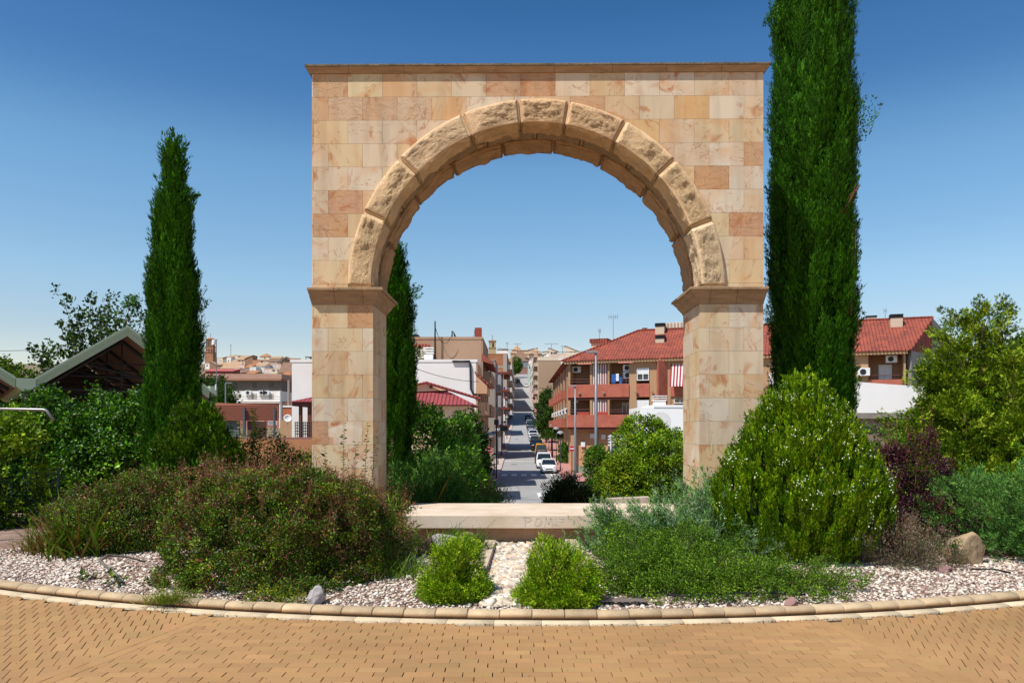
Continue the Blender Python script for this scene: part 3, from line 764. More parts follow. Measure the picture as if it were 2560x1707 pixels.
def nrm(a): return a / np.maximum(np.linalg.norm(a, axis=1, keepdims=True), 1e-9)
class Fol:
    def __init__(s): s.V = []; s.F = []; s.C = []; s.n = 0
    def add(s, P, D, N, T, S, C):
        Y = nrm(D); X = np.cross(Y, N); X = nrm(X); Z = np.cross(X, Y); tv, tf = T; S = np.asarray(S).reshape(-1, 1, 1)
        V = P[:, None] + S * (tv[None, :, 0, None] * X[:, None] + tv[None, :, 1, None] * Y[:, None] + tv[None, :, 2, None] * Z[:, None])
        k = len(tv); n = len(P)
        s.F.append((tf[None] + (np.arange(n) * k)[:, None, None]).reshape(-1, 3) + s.n)
        s.V.append(V.reshape(-1, 3)); s.C.append(np.repeat(C, k, 0)); s.n += n * k
    def build(s, name, m, parent, origin):
        C = np.concatenate(s.C); gr = (C[:, 1] > C[:, 0]) & (C[:, 2] < C[:, 1] * .5); C = C * np.where(gr[:, None], np.array([[1.12, 1.22, .55]]), 1.0); s.C = [C]
        V = np.concatenate(s.V) - np.array(origin)[None]
        return link(name, np_mesh(name, V, np.concatenate(s.F), tint=np.clip(np.concatenate(s.C) * LF, 0.001, .95)), m, parent)
def pal(hexes): return np.array([lin(h) for h in hexes])
def colours(g, n, clump, P, jit=.16, cj=.18, bias=None):
    """per leaf colour: each clump leans to one palette entry, each leaf varies"""
    M = int(clump.max()) + 1; cb = g.integers(0, len(P), M); cs = 1 + g.normal(0, cj, M)
    own = g.integers(0, len(P), n); use = g.uniform(0, 1, n) < .55
    idx = np.where(use, cb[clump], own)
    return P[idx] * (cs[clump] * np.exp(g.normal(0, jit * 1.5, n)))[:, None]

def plumes(fo, g, C, A, L, W, nl, T, size, P, mix=(1.0, .6, .35), taper=.8, jit=.16, cj=.18, droop=0.0, base=.0, sj=.25, gather=1.0, O=None, ow=1.0):
    """leaves round short axes: C centre (base), A axis, L length, W width; mix = axis, radial, random weights of the leaf direction"""
    M = len(C); cl = np.repeat(np.arange(M), nl); n = len(cl); A = nrm(A)
    L = np.broadcast_to(L, (M,))[cl]; W = np.broadcast_to(W, (M,))[cl]
    t = g.uniform(base, 1, n) ** gather; ra = g.normal(0, 1, (n, 3)); ax_ = A[cl]
    rad = nrm(ra - (ra * ax_).sum(1, keepdims=True) * ax_)
    rr = np.sqrt(g.uniform(0.05, 1, n)) * W * (1 - taper * t) ** .8 * np.minimum(1, t * 4 + .35)
    p = C[cl] + ax_ * (t * L)[:, None] + rad * rr[:, None]; p[:, 2] -= droop * (t * L) ** 2
    d = mix[0] * ax_ + mix[1] * rad + mix[2] * g.normal(0, 1, (n, 3)); d[:, 2] -= droop * t * 1.2
    nr = rad + g.normal(0, .5, (n, 3)) + np.array([0, 0, .3])
    if O is not None: nr = rad * .45 + g.normal(0, .38, (n, 3)) + O[cl] * ow
    nr = nrm(nr)
    s = size * np.exp(g.normal(0, sj, n))
    fo.add(p, d, nr, T, s, colours(g, n, cl, P, jit, cj)); return p, cl

def mound_pts(g, M, c, r, lump=.12, zmin=-.25, seed=0, power=2.0):
    """points on a lumpy half dome: centre c, radii r"""
    d = nrm(g.normal(0, 1, (M * 3, 3))); d = d[d[:, 2] > zmin][:M]
    k = np.array([1 + lump * mnoise.fractal(Vector(tuple(v * 1.7)) + Vector((seed * 7.3, 0, 0)), 1, 2, 3) * 1.6 for v in d])
    p = d * k[:, None]
    if power != 2.0: s = (np.abs(d) ** power).sum(1) ** (-1 / power); p = p * s[:, None]
    n = nrm(d / np.array(r)[None])
    return np.array(c)[None] + p * np.array(r)[None], n
def prof_pts(g, M, c, prof, lump=.08, seed=0, ell=1.0):
    """points on a lumpy surface of revolution; prof (z, r)"""
    pz = np.array([p[0] for p in prof]); pr = np.array([p[1] for p in prof])
    zz = np.linspace(pz[0], pz[-1], 200); wt = np.interp(zz, pz, pr) + .03; cdf = np.cumsum(wt); cdf /= cdf[-1]
    z = np.interp(g.uniform(0, 1, M), cdf, zz); a = g.uniform(0, 2 * math.pi, M); r = np.interp(z, pz, pr)
    k = np.array([1 + lump * 1.6 * mnoise.fractal(Vector((math.cos(b) * 1.6, math.sin(b) * 1.6 + seed * 5, q * .9)), 1, 2, 3) for b, q in zip(a, z)])
    r = r * k; n = np.stack([np.cos(a), np.sin(a), np.zeros(M)], 1)
    return np.array(c)[None] + np.stack([np.cos(a) * r, np.sin(a) * r * ell, z], 1), n
def stems_mesh(name, paths, r, m, parent, origin, n=5):
    mb = MB(); o = Vector(origin)
    for p in paths: mb.tube([Vector(q) - o for q in p], [r * (1 - .75 * i / (len(p) - 1)) for i in range(len(p))] if len(p) > 1 else r, n=n)
    return mb.build(name, m, parent, smooth=True)

# ---- cypresses -------------------------------------------------
CYP = pal(['#3f7216', '#477e18', '#356612', '#528a1c', '#3a6c14', '#5e981f', '#447818'])
def cypress(loc, prof, label, M, seed, nl=46, size=.055, W=.085, L=.42, palx=CYP, trunkr=.12, tufts=(), wf=1.0, dead=()):
    g = np.random.default_rng(seed); root = empty('cypress', loc, label, 'cypress tree')
    fo = Fol()
    for sc, fr, k in ((.96, .95, 1.0), (.76, .50, 1.15), (.55, .35, 1.5)):
        m = int(M * fr); p, n = prof_pts(g, m, loc, prof, .055, seed)
        c = np.array(loc); p[:, :2] = c[:2] + (p[:, :2] - c[:2]) * sc
        # spires of sprays gather in upright tongues
        ph = np.array([mnoise.noise(Vector((q[0] * 5.0, q[1] * 5.0, q[2] * 1.3 + seed))) for q in p]); keep = (ph > -.12) | (sc < .9)
        p, n, ph = p[keep], n[keep], ph[keep]; p[:, :2] += n[:, :2] * (ph * .17)[:, None] * wf
        A = n * g.uniform(.05, .34, (len(p), 1)) + np.array([0, 0, 1.0]) + g.normal(0, .08, (len(p), 3))
        p[:, 2] -= L * .4
        plumes(fo, g, p, A, L * k * g.uniform(.6, 1.2, len(p)), W * k * g.uniform(.7, 1.2, len(p)), nl, CYP_T, size * k * 1.45, palx, mix=(1, .30, .12), taper=.85, cj=.2, O=n)
    for (px_, py_, pz_, dx, dy, dz, ln, wd) in tufts:
        q = np.array([(loc[0] + px_, loc[1] + py_, loc[2] + pz_)] * 6) + g.normal(0, .04, (6, 3))
        plumes(fo, g, q, np.array([(dx, dy, dz)] * 6) + g.normal(0, .25, (6, 3)), ln, wd, nl, SPRAY_T, size, palx, mix=(1, .6, .4))
    fo.build('foliage', NEEDLE, root, loc)
    h = prof[-1][0]
    stems_mesh('trunk', [[(loc[0], loc[1], loc[2] - .1), (loc[0] + .02, loc[1], loc[2] + h * .4), (loc[0], loc[1] + .01, loc[2] + h * .85)]], trunkr, BARK, root, loc, 10)
    if dead:
        mb = MB(); rr = random.Random(seed)
        for (pts, r) in dead:
            mb = MB()
            for k in range(7):
                mb.tube([Vector((q[0] + rr.uniform(-.05, .05), q[1] + rr.uniform(-.03, .03), q[2] + rr.uniform(-.05, .05))) for q in pts], [r, r * .7, r * .3][:len(pts)], n=5)
            mb.build('dead_branch', mat('dead_twig', '#6a3f2c', rough=.95, col2='#8a6248', scale=20), root, smooth=True)
    return root
# big one right, cropped by the frame
cypress((4.87, 12.3, -.05), [(.3, .12), (.7, .30), (1.4, .48), (2.3, .56), (3.6, .58), (5.0, .57), (6.3, .55), (7.6, .50), (8.8, .42), (9.8, .36), (10.6, .16), (10.9, .03)],
        'very tall dark green cypress right of the arch, with a few dead brown branches', 6500, 1, nl=52, size=.048, W=.070, L=.42,
        tufts=((-.66, -.2, 8.45, -.2, 0, -1, .35, .09), (-.72, -.15, 3.35, -.25, -.1, 1, .35, .08), (.52, -.35, 1.75, 1, -.2, -.35, .75, .07), (.62, -.3, 6.2, .15, -.1, 1, .6, .09), (.85, -.35, 1.5, .35, 0, -.9, .4, .05)),
        dead=(([(.34, -.50, 3.5), (.40, -.54, 4.2), (.44, -.50, 4.8)], .012), ([(.20, -.60, 4.95), (.33, -.66, 5.25), (.42, -.70, 5.4)], .007)))
cypress((-6.33, 14.2, -.05), [(.3, .20), (.9, .36), (1.8, .41), (3.0, .39), (4.2, .34), (5.1, .27), (5.7, .19), (6.3, .10), (6.7, .04), (6.95, .01)],
        'tall tapering cypress on the left in front of the green metal canopy', 3600, 2, nl=48, size=.048, W=.070, L=.38,
        tufts=((.38, -.2, 5.95, 1, 0, .6, .18, .06), (-.5, -.2, 4.1, -1, 0, -.2, .3, .06), (.5, -.1, 3.9, .3, 0, .8, .25, .07)))
cypress((-2.62, 16.4, -.1), [(.3, .2), (1.2, .40), (2.4, .46), (3.4, .45), (4.2, .38), (4.9, .28), (5.4, .16), (5.8, .03)],
        'slender cypress standing behind the left pier of the arch', 2400, 3, nl=46, size=.052, W=.075, L=.38,
        tufts=((.46, -.2, 4.55, .5, 0, 1, .28, .07), (.5, 0, 3.2, .4, 0, .9, .3, .08)))

# ---- golden thuja with pale cones ------------------------------
THU = pal(['#7ca014', '#94b41a', '#648e12', '#a8c420', '#548212', '#b8cc2a', '#6e9816'])
def thuja(loc, prof, label, M, seed, palx=THU, nl=34, size=.05, W=.07, L=.24, cones=0, ell=.85, up=1.5, cat='thuja shrub', tilt=.0, nm='thuja'):
    g = np.random.default_rng(seed); root = empty(nm, loc, label, cat); fo = Fol()
    for sc, fr, k in ((1.0, .66, 1.0), (.76, .24, 1.2), (.5, .10, 1.5)):
        m = int(M * fr); p, n = prof_pts(g, m, loc, prof, .07, seed, ell); c = np.array(loc)
        p[:, :2] = c[:2] + (p[:, :2] - c[:2]) * sc
        ph = np.array([mnoise.noise(Vector((q[0] * 7.0, q[1] * 7.0, q[2] * 1.5 + seed))) for q in p]); keep = (ph > -.13) | (sc < .7)
        p, n, ph = p[keep], n[keep], ph[keep]; p[:, :2] += n[:, :2] * (ph * .11)[:, None]
        A = n * g.uniform(.25, .7, (len(p), 1)) + np.array([0, 0, up]) + g.normal(0, .12, (len(p), 3))
        p[:, 2] -= L * .3
        plumes(fo, g, p, A, L * k * g.uniform(.6, 1.3, len(p)), W * k, nl, THU_T, size * k * 1.25, palx, mix=(1, .28, .12), taper=.7, cj=.26, O=nrm(n + np.array([0, 0, .35])))
        if sc == 1.0: outer = (p, nrm(A))
    fo.build('foliage', NEEDLE, root, loc)
    if cones:
        p, A = outer; hh = (p[:, 2] - loc[2]) / prof[-1][0]; pr = np.clip(.25 + hh, 0, 1) * (A[:, 1] < .55)
        pick = g.choice(len(p), cones, replace=False, p=pr / pr.sum()); B = p[pick]; AA = A[pick]
        k = 6; C = np.repeat(B + AA * L * .72, k, 0) + g.normal(0, .022, (cones * k, 3)); n = len(C)
        s = g.uniform(.006, .0105, n)
        o6 = np.array([(1, 0, 0), (-1, 0, 0), (0, 1, 0), (0, -1, 0), (0, 0, 1.5), (0, 0, -1.2)]); f8 = np.array([(0, 2, 4), (2, 1, 4), (1, 3, 4), (3, 0, 4), (2, 0, 5), (1, 2, 5), (3, 1, 5), (0, 3, 5)])
        V = C[:, None] + o6[None] * s[:, None, None]; F = (f8[None] + (np.arange(n) * 6)[:, None, None]).reshape(-1, 3)
        me = np_mesh('seed_cones', (V - np.array(loc)).reshape(-1, 3), F, smooth=False)
        o = link('seed_cones', me, mat('pale_cone', '#cfdcae', rough=.7, var=.15, scale=40), root)
        o['kind'] = 'stuff'
    mb = MB(); rr = random.Random(seed)
    for i in range(5): a = i * 1.26; mb.tube([(0, 0, -.05), (math.cos(a) * prof[2][1] * .3, math.sin(a) * .2, prof[-1][0] * .4), (math.cos(a) * prof[2][1] * .4, math.sin(a) * .25, prof[-1][0] * .7)], [.03, .02, .01], n=6)
    mb.build('stems', BARK, root, smooth=True)
    return root
thuja((3.52, 9.25, .03), [(.08, .60), (.25, .86), (.5, .99), (.8, .99), (1.15, .86), (1.5, .64), (1.85, .38), (2.05, .18), (2.16, .03)],
      'broad cone shaped golden green thuja dotted with whitish seed cones, before the right pier', 8200, 11, nl=38, size=.030, W=.024, L=.19, cones=340)
# left one, half hidden behind the abelia
thuja((-4.95, 11.9, 0), [(.02, .5), (.4, .62), (.9, .64), (1.4, .48), (1.7, .25), (1.9, .05)], 'small yellow green thuja at the foot of the left cypress', 2200, 12,
      palx=pal(['#4c7614', '#668a18', '#3b6412', '#7d9a22', '#547c18']), nl=34, size=.05, cones=26)
# big loose one at the right edge, several spires
GT = pal(['#7c9a22', '#9cb42e', '#64841c', '#b4c244', '#527418', '#c6ce5c', '#88a428'])
g0 = np.random.default_rng(77)
def spires(loc, items, label, seed, palx, nl=40, size=.055, W=.10, L=.32, dens=1.0, cat='conifer', nm='conifer'):
    """a crown made of several leaning cones on a common foot"""
    g = np.random.default_rng(seed); root = empty(nm, loc, label, cat); fo = Fol(); tips = []
    for (dx, dy, h, r, lx_, ly_) in items:
        M = int(dens * 150 * r * h)
        pr = [(h * .02, r * .5), (h * .18, r), (h * .4, r * .92), (h * .62, r * .62), (h * .82, r * .32), (h * .95, r * .12), (h, .02)]
        for sc, fr, k in ((1, .70, 1), (.58, .30, 1.3)):
            p, n = prof_pts(g, max(12, int(M * fr)), (0, 0, 0), pr, .22, seed + dx)
            p[:, :2] *= sc; p += np.array([dx, dy, 0]); p[:, 0] += lx_ * p[:, 2]; p[:, 1] += ly_ * p[:, 2]; p += np.array(loc)
            ph = np.array([mnoise.noise(Vector((q[0] * 4.2, q[1] * 4.2, q[2] * 2.6 + seed))) for q in p]); kp = (ph > -.02) | (sc < .9); p, n, ph = p[kp], n[kp], ph[kp]; p[:, :2] += n[:, :2] * (ph * .30)[:, None]
            A = n * g.uniform(.5, 1.2, (len(p), 1)) + np.array([0, 0, .9]) + g.normal(0, .3, (len(p), 3)); p[:, 2] -= L * .3
            plumes(fo, g, p, A, L * k * g.uniform(.6, 1.3, len(p)), W * k, nl, SPRAY_T, size * k, palx, mix=(1, .4, .18), taper=.45, cj=.34, O=nrm(n + np.array([0, 0, .4])), ow=.8)
        tips.append([(loc[0] + dx * .3, loc[1] + dy * .3, loc[2]), (loc[0] + dx * .8 + lx_ * h * .4, loc[1] + dy, loc[2] + h * .4), (loc[0] + dx + lx_ * h * .9, loc[1] + dy + ly_ * h * .9, loc[2] + h * .88)])
    fo.build('foliage', NEEDLE, root, loc); stems_mesh('trunk', tips, .07, BARK, root, loc, 7)
    return root
spires((7.68, 12.4, -.05), [(0, 0, 3.92, .50, .0, 0), (.38, .1, 3.75, .50, .0, 0), (-.36, -.1, 3.62, .48, -.02, 0), (-.55, -.2, 3.3, .46, -.03, 0), (-.66, 0, 3.05, .46, -.04, 0), (.85, .1, 3.45, .55, .02, 0), (1.3, 0, 3.2, .6, .03, 0),
                           (-.95, -.1, 2.45, .42, -.06, 0), (-1.2, -.2, 1.9, .42, -.08, 0), (.1, -.55, 2.9, .75, 0, 0), (.9, -.6, 2.5, .75, .02, 0), (-.6, -.6, 2.2, .6, -.03, 0), (1.9, 0, 2.9, .7, .03, 0), (0, -.9, 2.0, .7, 0, 0)],
       'large yellow green conifer with several pointed tops at the right edge', 31, GT, nl=40, size=.046, W=.06, L=.20, dens=4.0, cat='conifer tree')
spires((8.1, 10.4, 0), [(0, 0, 1.75, .7, 0, 0), (-.6, .2, 1.5, .6, -.05, 0), (.8, .1, 1.9, .8, .05, 0)], 'low yellow green conifer between the purple bush and the blue juniper', 32,
       pal(['#6b8a1a', '#86a024', '#55761a', '#7f9a30']), nl=36, dens=1.0, size=.05)

# ---- junipers --------------------------------------------------
JUN = pal(['#8cb482', '#9cc490', '#78a070', '#accf9c', '#6a9462', '#92b87c', '#bcd8aa'])
JUG = pal(['#4f7c40', '#5c8b4a', '#426c38', '#6c9852', '#507d3a', '#80a85c'])
def juniper(loc, r, label, M, seed, palx, L=.55, W=.075, nl=60, size=.035, up=.55, lump=.30, side=(0, 0), nm='juniper', cat='juniper shrub', zmin=-.1):
    g = np.random.default_rng(seed); root = empty(nm, loc, label, cat); fo = Fol(); paths = []
    for sc, fr in ((1.0, .68), (.62, .22), (.38, .10)):
        m = int(M * fr); p, n = mound_pts(g, m, (0, 0, 0), r, lump, zmin, seed)
        ph = np.array([mnoise.noise(Vector(tuple(q * 3.4)) + Vector((seed, 0, 0))) for q in p]); kp = (ph > -.18) | (sc < .6); p, n, ph = p[kp], n[kp], ph[kp]; p = p + n * (ph * .16)[:, None]
        m = len(p); p *= sc
        A = n * np.array([1, 1, .5]) * 1.0 + np.array([side[0], side[1], up]) + g.normal(0, .22, (m, 3)); A = nrm(A)
        l = L * g.uniform(.55, 1.25, m)
        b = p - A * (l * .75)[:, None]; b[:, 2] = np.maximum(b[:, 2], .02); b += np.array(loc)
        plumes(fo, g, b, A, l, W * .75 * g.uniform(.7, 1.3, m), nl, NEED_T, size, palx, mix=(1, .45, .15), taper=.8, cj=.30, droop=.12, O=nrm(n + np.array([0, 0, .5])), ow=.8)
        # side twigs on each plume make the outline feathery
        kk = 3; cl = np.repeat(np.arange(m), kk); t = g.uniform(.3, .85, m * kk)
        b2 = b[cl] + A[cl] * (l[cl] * t)[:, None]; A2 = nrm(A[cl] + g.normal(0, .42, (m * kk, 3)))
        plumes(fo, g, b2, A2, l[cl] * .45, W * .4, max(6, nl // 4), NEED_T, size, palx, mix=(1, .45, .15), taper=.8, cj=.2)
        if sc == 1.0:
            for i in g.choice(m, min(m, 26), replace=False): paths.append([np.array(loc), np.array(loc) * .35 + b[i] * .65, b[i] + A[i] * l[i] * .4])
    fo.build('foliage', NEEDLE, root, loc); stems_mesh('branches', paths, .014, BARK, root, loc, 5)
    return root
juniper((2.1, 9.4, .1), (1.2, .75, .60), 'spreading blue green juniper lying over the right end of the concrete bench', 620, 41, JUN, L=.5, W=.07, nl=95, size=.036, up=.45, side=(-.25, -.1))
juniper((2.75, 9.9, .1), (.75, .6, .86), 'blue green juniper at the foot of the right pier', 330, 42, JUN, L=.45, nl=95, size=.036, up=.6)
juniper((6.35, 9.3, .1), (1.25, .9, 1.08), 'large blue green juniper at the right edge', 760, 43, pal(['#6c9c66', '#80b078', '#5a8a5a', '#92be86', '#4e7c4c', '#76a264']), L=.5, W=.08, nl=95, size=.036, up=.6)
juniper((-1.75, 13.0, -.02), (.95, .8, .95), 'green juniper with arching plumes behind the left pier', 420, 44, JUG, L=.65, W=.09, nl=95, size=.042, up=.7)
juniper((-1.15, 13.5, -.02), (.75, .6, 1.22), 'taller grey green juniper plumes just right of the left pier', 260, 45, pal(['#6c9650', '#7ea660', '#5a8546', '#92b26c']), L=.7, W=.08, nl=95, size=.042, up=.8, side=(.35, 0))
juniper((-.75, 12.6, -.02), (.85, .55, .38), 'low dark green juniper behind the left half of the concrete bench', 330, 46, JUG, L=.55, W=.08, nl=95, size=.042, up=.35, side=(.5, 0))
juniper((-3.0, 11.9, 0), (.5, .4, .75), 'small juniper sprig showing left of the left pier', 110, 47, JUG, L=.45, W=.07, nl=90, size=.03, side=(.2, -.2))

# ---- leafy shrubs ----------------------------------------------
def shrub(loc, r, label, M, seed, palx, T=LEAF_T, L=.18, W=.08, nl=40, size=.024, up=.5, lump=.2, m=LEAF, nm='shrub', cat='shrub', mixv=(.8, .8, .6), inner=True, zmin=-.1,
          shoots=0, shoot_len=.3, shoot_pal=None, power=2.0, group=None, jit=.18, cj=.24, gap=-.12, stem_r=.010, flowers=None):
    g = np.random.default_rng(seed); root = empty(nm, loc, label, cat, group); fo = Fol(); paths = []
    lay = ((1.0, .68, 1.0), (.70, .24, 1.2), (.45, .08, 1.4)) if inner else ((1.0, 1.0, 1.0),)
    if inner and loc[1] > 11: lay = ((1.0, .60, 1.0), (.84, .30, 1.15), (.6, .14, 1.4)); gap -= .25
    for sc, fr, k in lay:
        p, n = mound_pts(g, int(M * fr), (0, 0, 0), r, lump, zmin, seed, power); p *= sc; mm = len(p)
        ff = 4.6 if max(r) < 1.7 else 2.2
        ph = np.array([mnoise.noise(Vector(tuple(q * ff)) + Vector((seed, 0, 0))) for q in p]); keep = (ph > gap + .10) | (sc < .7)
        p, n, ph = p[keep], n[keep], ph[keep]; p += n * (ph * .8 / ff * min(1, max(r)))[:, None]; mm = len(p)
        A = nrm(n + np.array([0, 0, up]) + g.normal(0, .3, (mm, 3))); l = L * k * g.uniform(.6, 1.3, mm)
        b = p - A * (l * .5)[:, None]; b[:, 2] = np.maximum(b[:, 2], .01); b += np.array(loc)
        plumes(fo, g, b, A, l, W * k, nl, T, size * (1 + (k - 1) * .5), palx, mix=mixv, taper=.4, cj=cj, jit=jit, O=nrm(n + np.array([0, 0, .5])), ow=.7)
        if sc == 1.0:
            first = (b, A, l)
            for i in g.choice(mm, min(mm, 22), replace=False): paths.append([np.array(loc), np.array(loc) * .4 + b[i] * .6, b[i]])
    if shoots:
        b, A, l = first; top = np.argsort(-(b[:, 2] + g.normal(0, .12 * r[2], len(b))))[:int(len(b) * .5)]
        pick = g.choice(top, shoots); bb = b[pick] + g.normal(0, .03, (shoots, 3)); AA = nrm(A[pick] * .35 + np.array([0, 0, 1.0]) + g.normal(0, .16, (shoots, 3)))
        ll = shoot_len * g.uniform(.4, 1.2, shoots)
        plumes(fo, g, bb, AA, ll, .02, max(8, nl // 3), T, size * .8, pal(shoot_pal) if shoot_pal else palx, mix=(.7, 1.0, .4), taper=.5, cj=.2)
        spaths = []
        for i in range(shoots): spaths.append([bb[i], bb[i] + AA[i] * ll[i] * .5, bb[i] + AA[i] * ll[i] * .98])
    if flowers:
        b, A, l = first; fn, fcol, fs = flowers; pick = g.choice(len(b), fn, replace=True)
        q = b[pick] + A[pick] * l[pick][:, None] * .9
        ff = Fol(); plumes(ff, g, q, A[pick], .05, .03, 6, WIDE_T, fs, pal(fcol), mix=(.6, 1, .6), taper=.2)
    fo.build('foliage', m, root, loc)
    if flowers:
        o = ff.build('flowers', m, root, loc); o['kind'] = 'stuff'
    stems_mesh('stems', paths, stem_r, BARK, root, loc, 4)
    if shoots: stems_mesh('young_shoots', spaths, .0032, mat('red_stem', '#7e4a34', rough=.8, var=.2, scale=20), root, loc, 3)['kind'] = 'stuff'
    return root
ABL = pal(['#57781e', '#6a8a26', '#4a681a', '#7a6a2c', '#84602e', '#60801f', '#a2b230', '#a0624a', '#45601c', '#7d9432', '#6e8e28', '#557420'])
ABR = pal(['#94604a', '#a86a54', '#86743a', '#7a8e34', '#a87262', '#b87c60', '#6e802c', '#8a9a38'])
SHP = ['#a8604a', '#9a7044', '#b87458', '#8a8838']
shrub((-2.52, 8.35, .06), (1.05, 1.05, .95), 'big rounded abelia bush with reddish bronze and green leaves left of the path', 4400, 51, ABL, L=.14, W=.065, nl=46, size=.027, lump=.12, m=GLOSSY,
      nm='abelia_bush', cat='bush', shoots=700, shoot_len=.22, shoot_pal=SHP, power=3.6, flowers=(70, ['#c98a84', '#b8736a', '#d8a59c'], .018))
shrub((-1.95, 8.8, .06), (.66, .8, .80), 'reddish abelia lobe against the left pier with long upright shoots', 1300, 52, ABR, L=.16, W=.08, nl=42, size=.025, m=GLOSSY, nm='abelia_bush', cat='bush', shoots=300, shoot_len=.30, shoot_pal=SHP, power=3.2)
shrub((-5.1, 10.3, .05), (.78, .8, .84), 'dull green and bronze abelia bush further left, behind the white gravel', 1900, 53, ABL, L=.17, W=.085, nl=42, size=.028, m=GLOSSY, nm='abelia_bush', cat='bush', shoots=200, shoot_len=.2, shoot_pal=SHP, power=3.2)
shrub((-3.9, 10.7, .05), (1.5, .9, .96), 'long reddish abelia mass behind, between the two front abelia bushes', 1500, 54, ABR, L=.18, W=.09, nl=40, size=.03, m=GLOSSY, nm='abelia_bush', cat='bush', shoots=420, shoot_len=.3, shoot_pal=SHP, power=2.3)
# tall thin shoots in front of the left pier
def wands(name, loc, items, label, seed, palx, size=.034, r=.006, cat='shoots'):
    g = np.random.default_rng(seed); root = empty(name, loc, label, cat); fo = Fol(); paths = []
    for (dx, dy, z0, h, lx_) in items:
        n = int(h / .035); t = np.linspace(.15, 1, n); P = np.stack([loc[0] + dx + lx_ * t * h, np.full(n, loc[1] + dy), loc[2] + z0 + t * h], 1); P = np.repeat(P, 2, 0)
        D = g.normal(0, .4, (2 * n, 3)) + np.tile(np.array([[1, -.2, .4], [-1, -.2, .4]]), (n, 1)); N = g.normal(0, .5, (2 * n, 3)) + np.array([0, -.4, 1])
        fo.add(P, D, N, LEAF_T, size * np.exp(g.normal(0, .3, 2 * n)), palx[g.integers(0, len(palx), 2 * n)] * (1 + g.normal(0, .15, (2 * n, 1))))
        paths.append([(loc[0] + dx, loc[1] + dy, loc[2] + z0), (loc[0] + dx + lx_ * h * .45, loc[1] + dy, loc[2] + z0 + h * .5), (loc[0] + dx + lx_ * h, loc[1] + dy, loc[2] + z0 + h)])
    fo.build('foliage', GLOSSY, root, loc); stems_mesh('stems', paths, r, _mats['red_stem'], root, loc, 5)
wands('abelia_shoots', (-1.85, 9.0, .08), [(-.16, 0, .5, 1.12, .02), (.08, 0, .4, 1.22, .05), (-.34, 0, .5, .86, -.03), (.16, 0, .5, 1.05, .08), (.30, .1, .3, 1.15, .10), (-.02, 0, .6, .8, .02)],
      'thin tall red stemmed shoots rising in front of the left pier', 61, pal(['#4f6a20', '#6a5a2a', '#7a4a34', '#5c7626']))

# two small golden shrubs by the path
YEL = pal(['#86ac18', '#a0be22', '#6c9a12', '#b8cc38', '#5a8a10', '#ccd858', '#90b41c'])
for lc, rr_, lab, sd in (((-.53, 7.12, .06), (.30, .28, .50), 'small bright yellow green conifer left of the pebble path', 71), ((.42, 6.92, .05), (.335, .30, .52), 'small bright yellow green conifer right of the pebble path', 72)):
    shrub(lc, rr_, lab, 1000, sd, YEL, T=SPRAY3_T, L=.15, W=.036, nl=46, size=.024, up=.9, lump=.10, m=NEEDLE, nm='dwarf_conifer', cat='dwarf conifer', mixv=(1, .6, .3), zmin=-.55, gap=-.6, cj=.16)
# low spreading cotoneaster right
COT = pal(['#5f8226', '#74962e', '#4e701c', '#88a83c', '#668a2c', '#486818', '#98b248'])
shrub((1.68, 8.05, .05), (.98, .95, .50), 'low dense green cotoneaster spreading below the blue juniper', 1500, 81, COT, L=.17, W=.055, nl=48, size=.021, up=.3, lump=.28, nm='cotoneaster', cat='shrub', power=2.2)
shrub((1.40, 7.5, .05), (.70, .5, .30), 'lower front lobe of dark green cotoneaster beside the right dwarf conifer', 760, 82, COT, L=.17, W=.05, nl=48, size=.021, up=.3, lump=.3, nm='cotoneaster', cat='shrub')
shrub((2.35, 7.45, .05), (1.0, .42, .24), 'flat green cotoneaster creeping to the right in front of the thuja', 850, 83, COT, L=.20, W=.05, nl=48, size=.020, up=.2, lump=.3, nm='cotoneaster', cat='shrub', gap=-.2)
g = np.random.default_rng(84)
root = empty('cotoneaster_branches', (2.6, 7.7, .1), 'long arching cotoneaster branches reaching over the gravel under the thuja', 'branches'); fo = Fol(); paths = []
for i in range(46):
    b = np.array([g.uniform(1.9, 3.3), g.uniform(7.2, 8.1), .12]); A = nrm(np.array([[g.uniform(.4, 1.2), g.uniform(-.5, .2), g.uniform(.25, .75)]])); l = g.uniform(.3, .62)
    plumes(fo, g, b[None], A, l, .022, 90, LEAF_T, .015, COT, mix=(.5, 1, .4), taper=.3, droop=.5); A = A[0]
    paths.append([b, b + A * l * .5 - np.array([0, 0, .5 * (l * .5) ** 2]), b + A * l - np.array([0, 0, .5 * l * l])])
fo.build('foliage', LEAF, root, (2.6, 7.7, .1)); stems_mesh('stems', paths, .004, BARK, root, (2.6, 7.7, .1), 4)
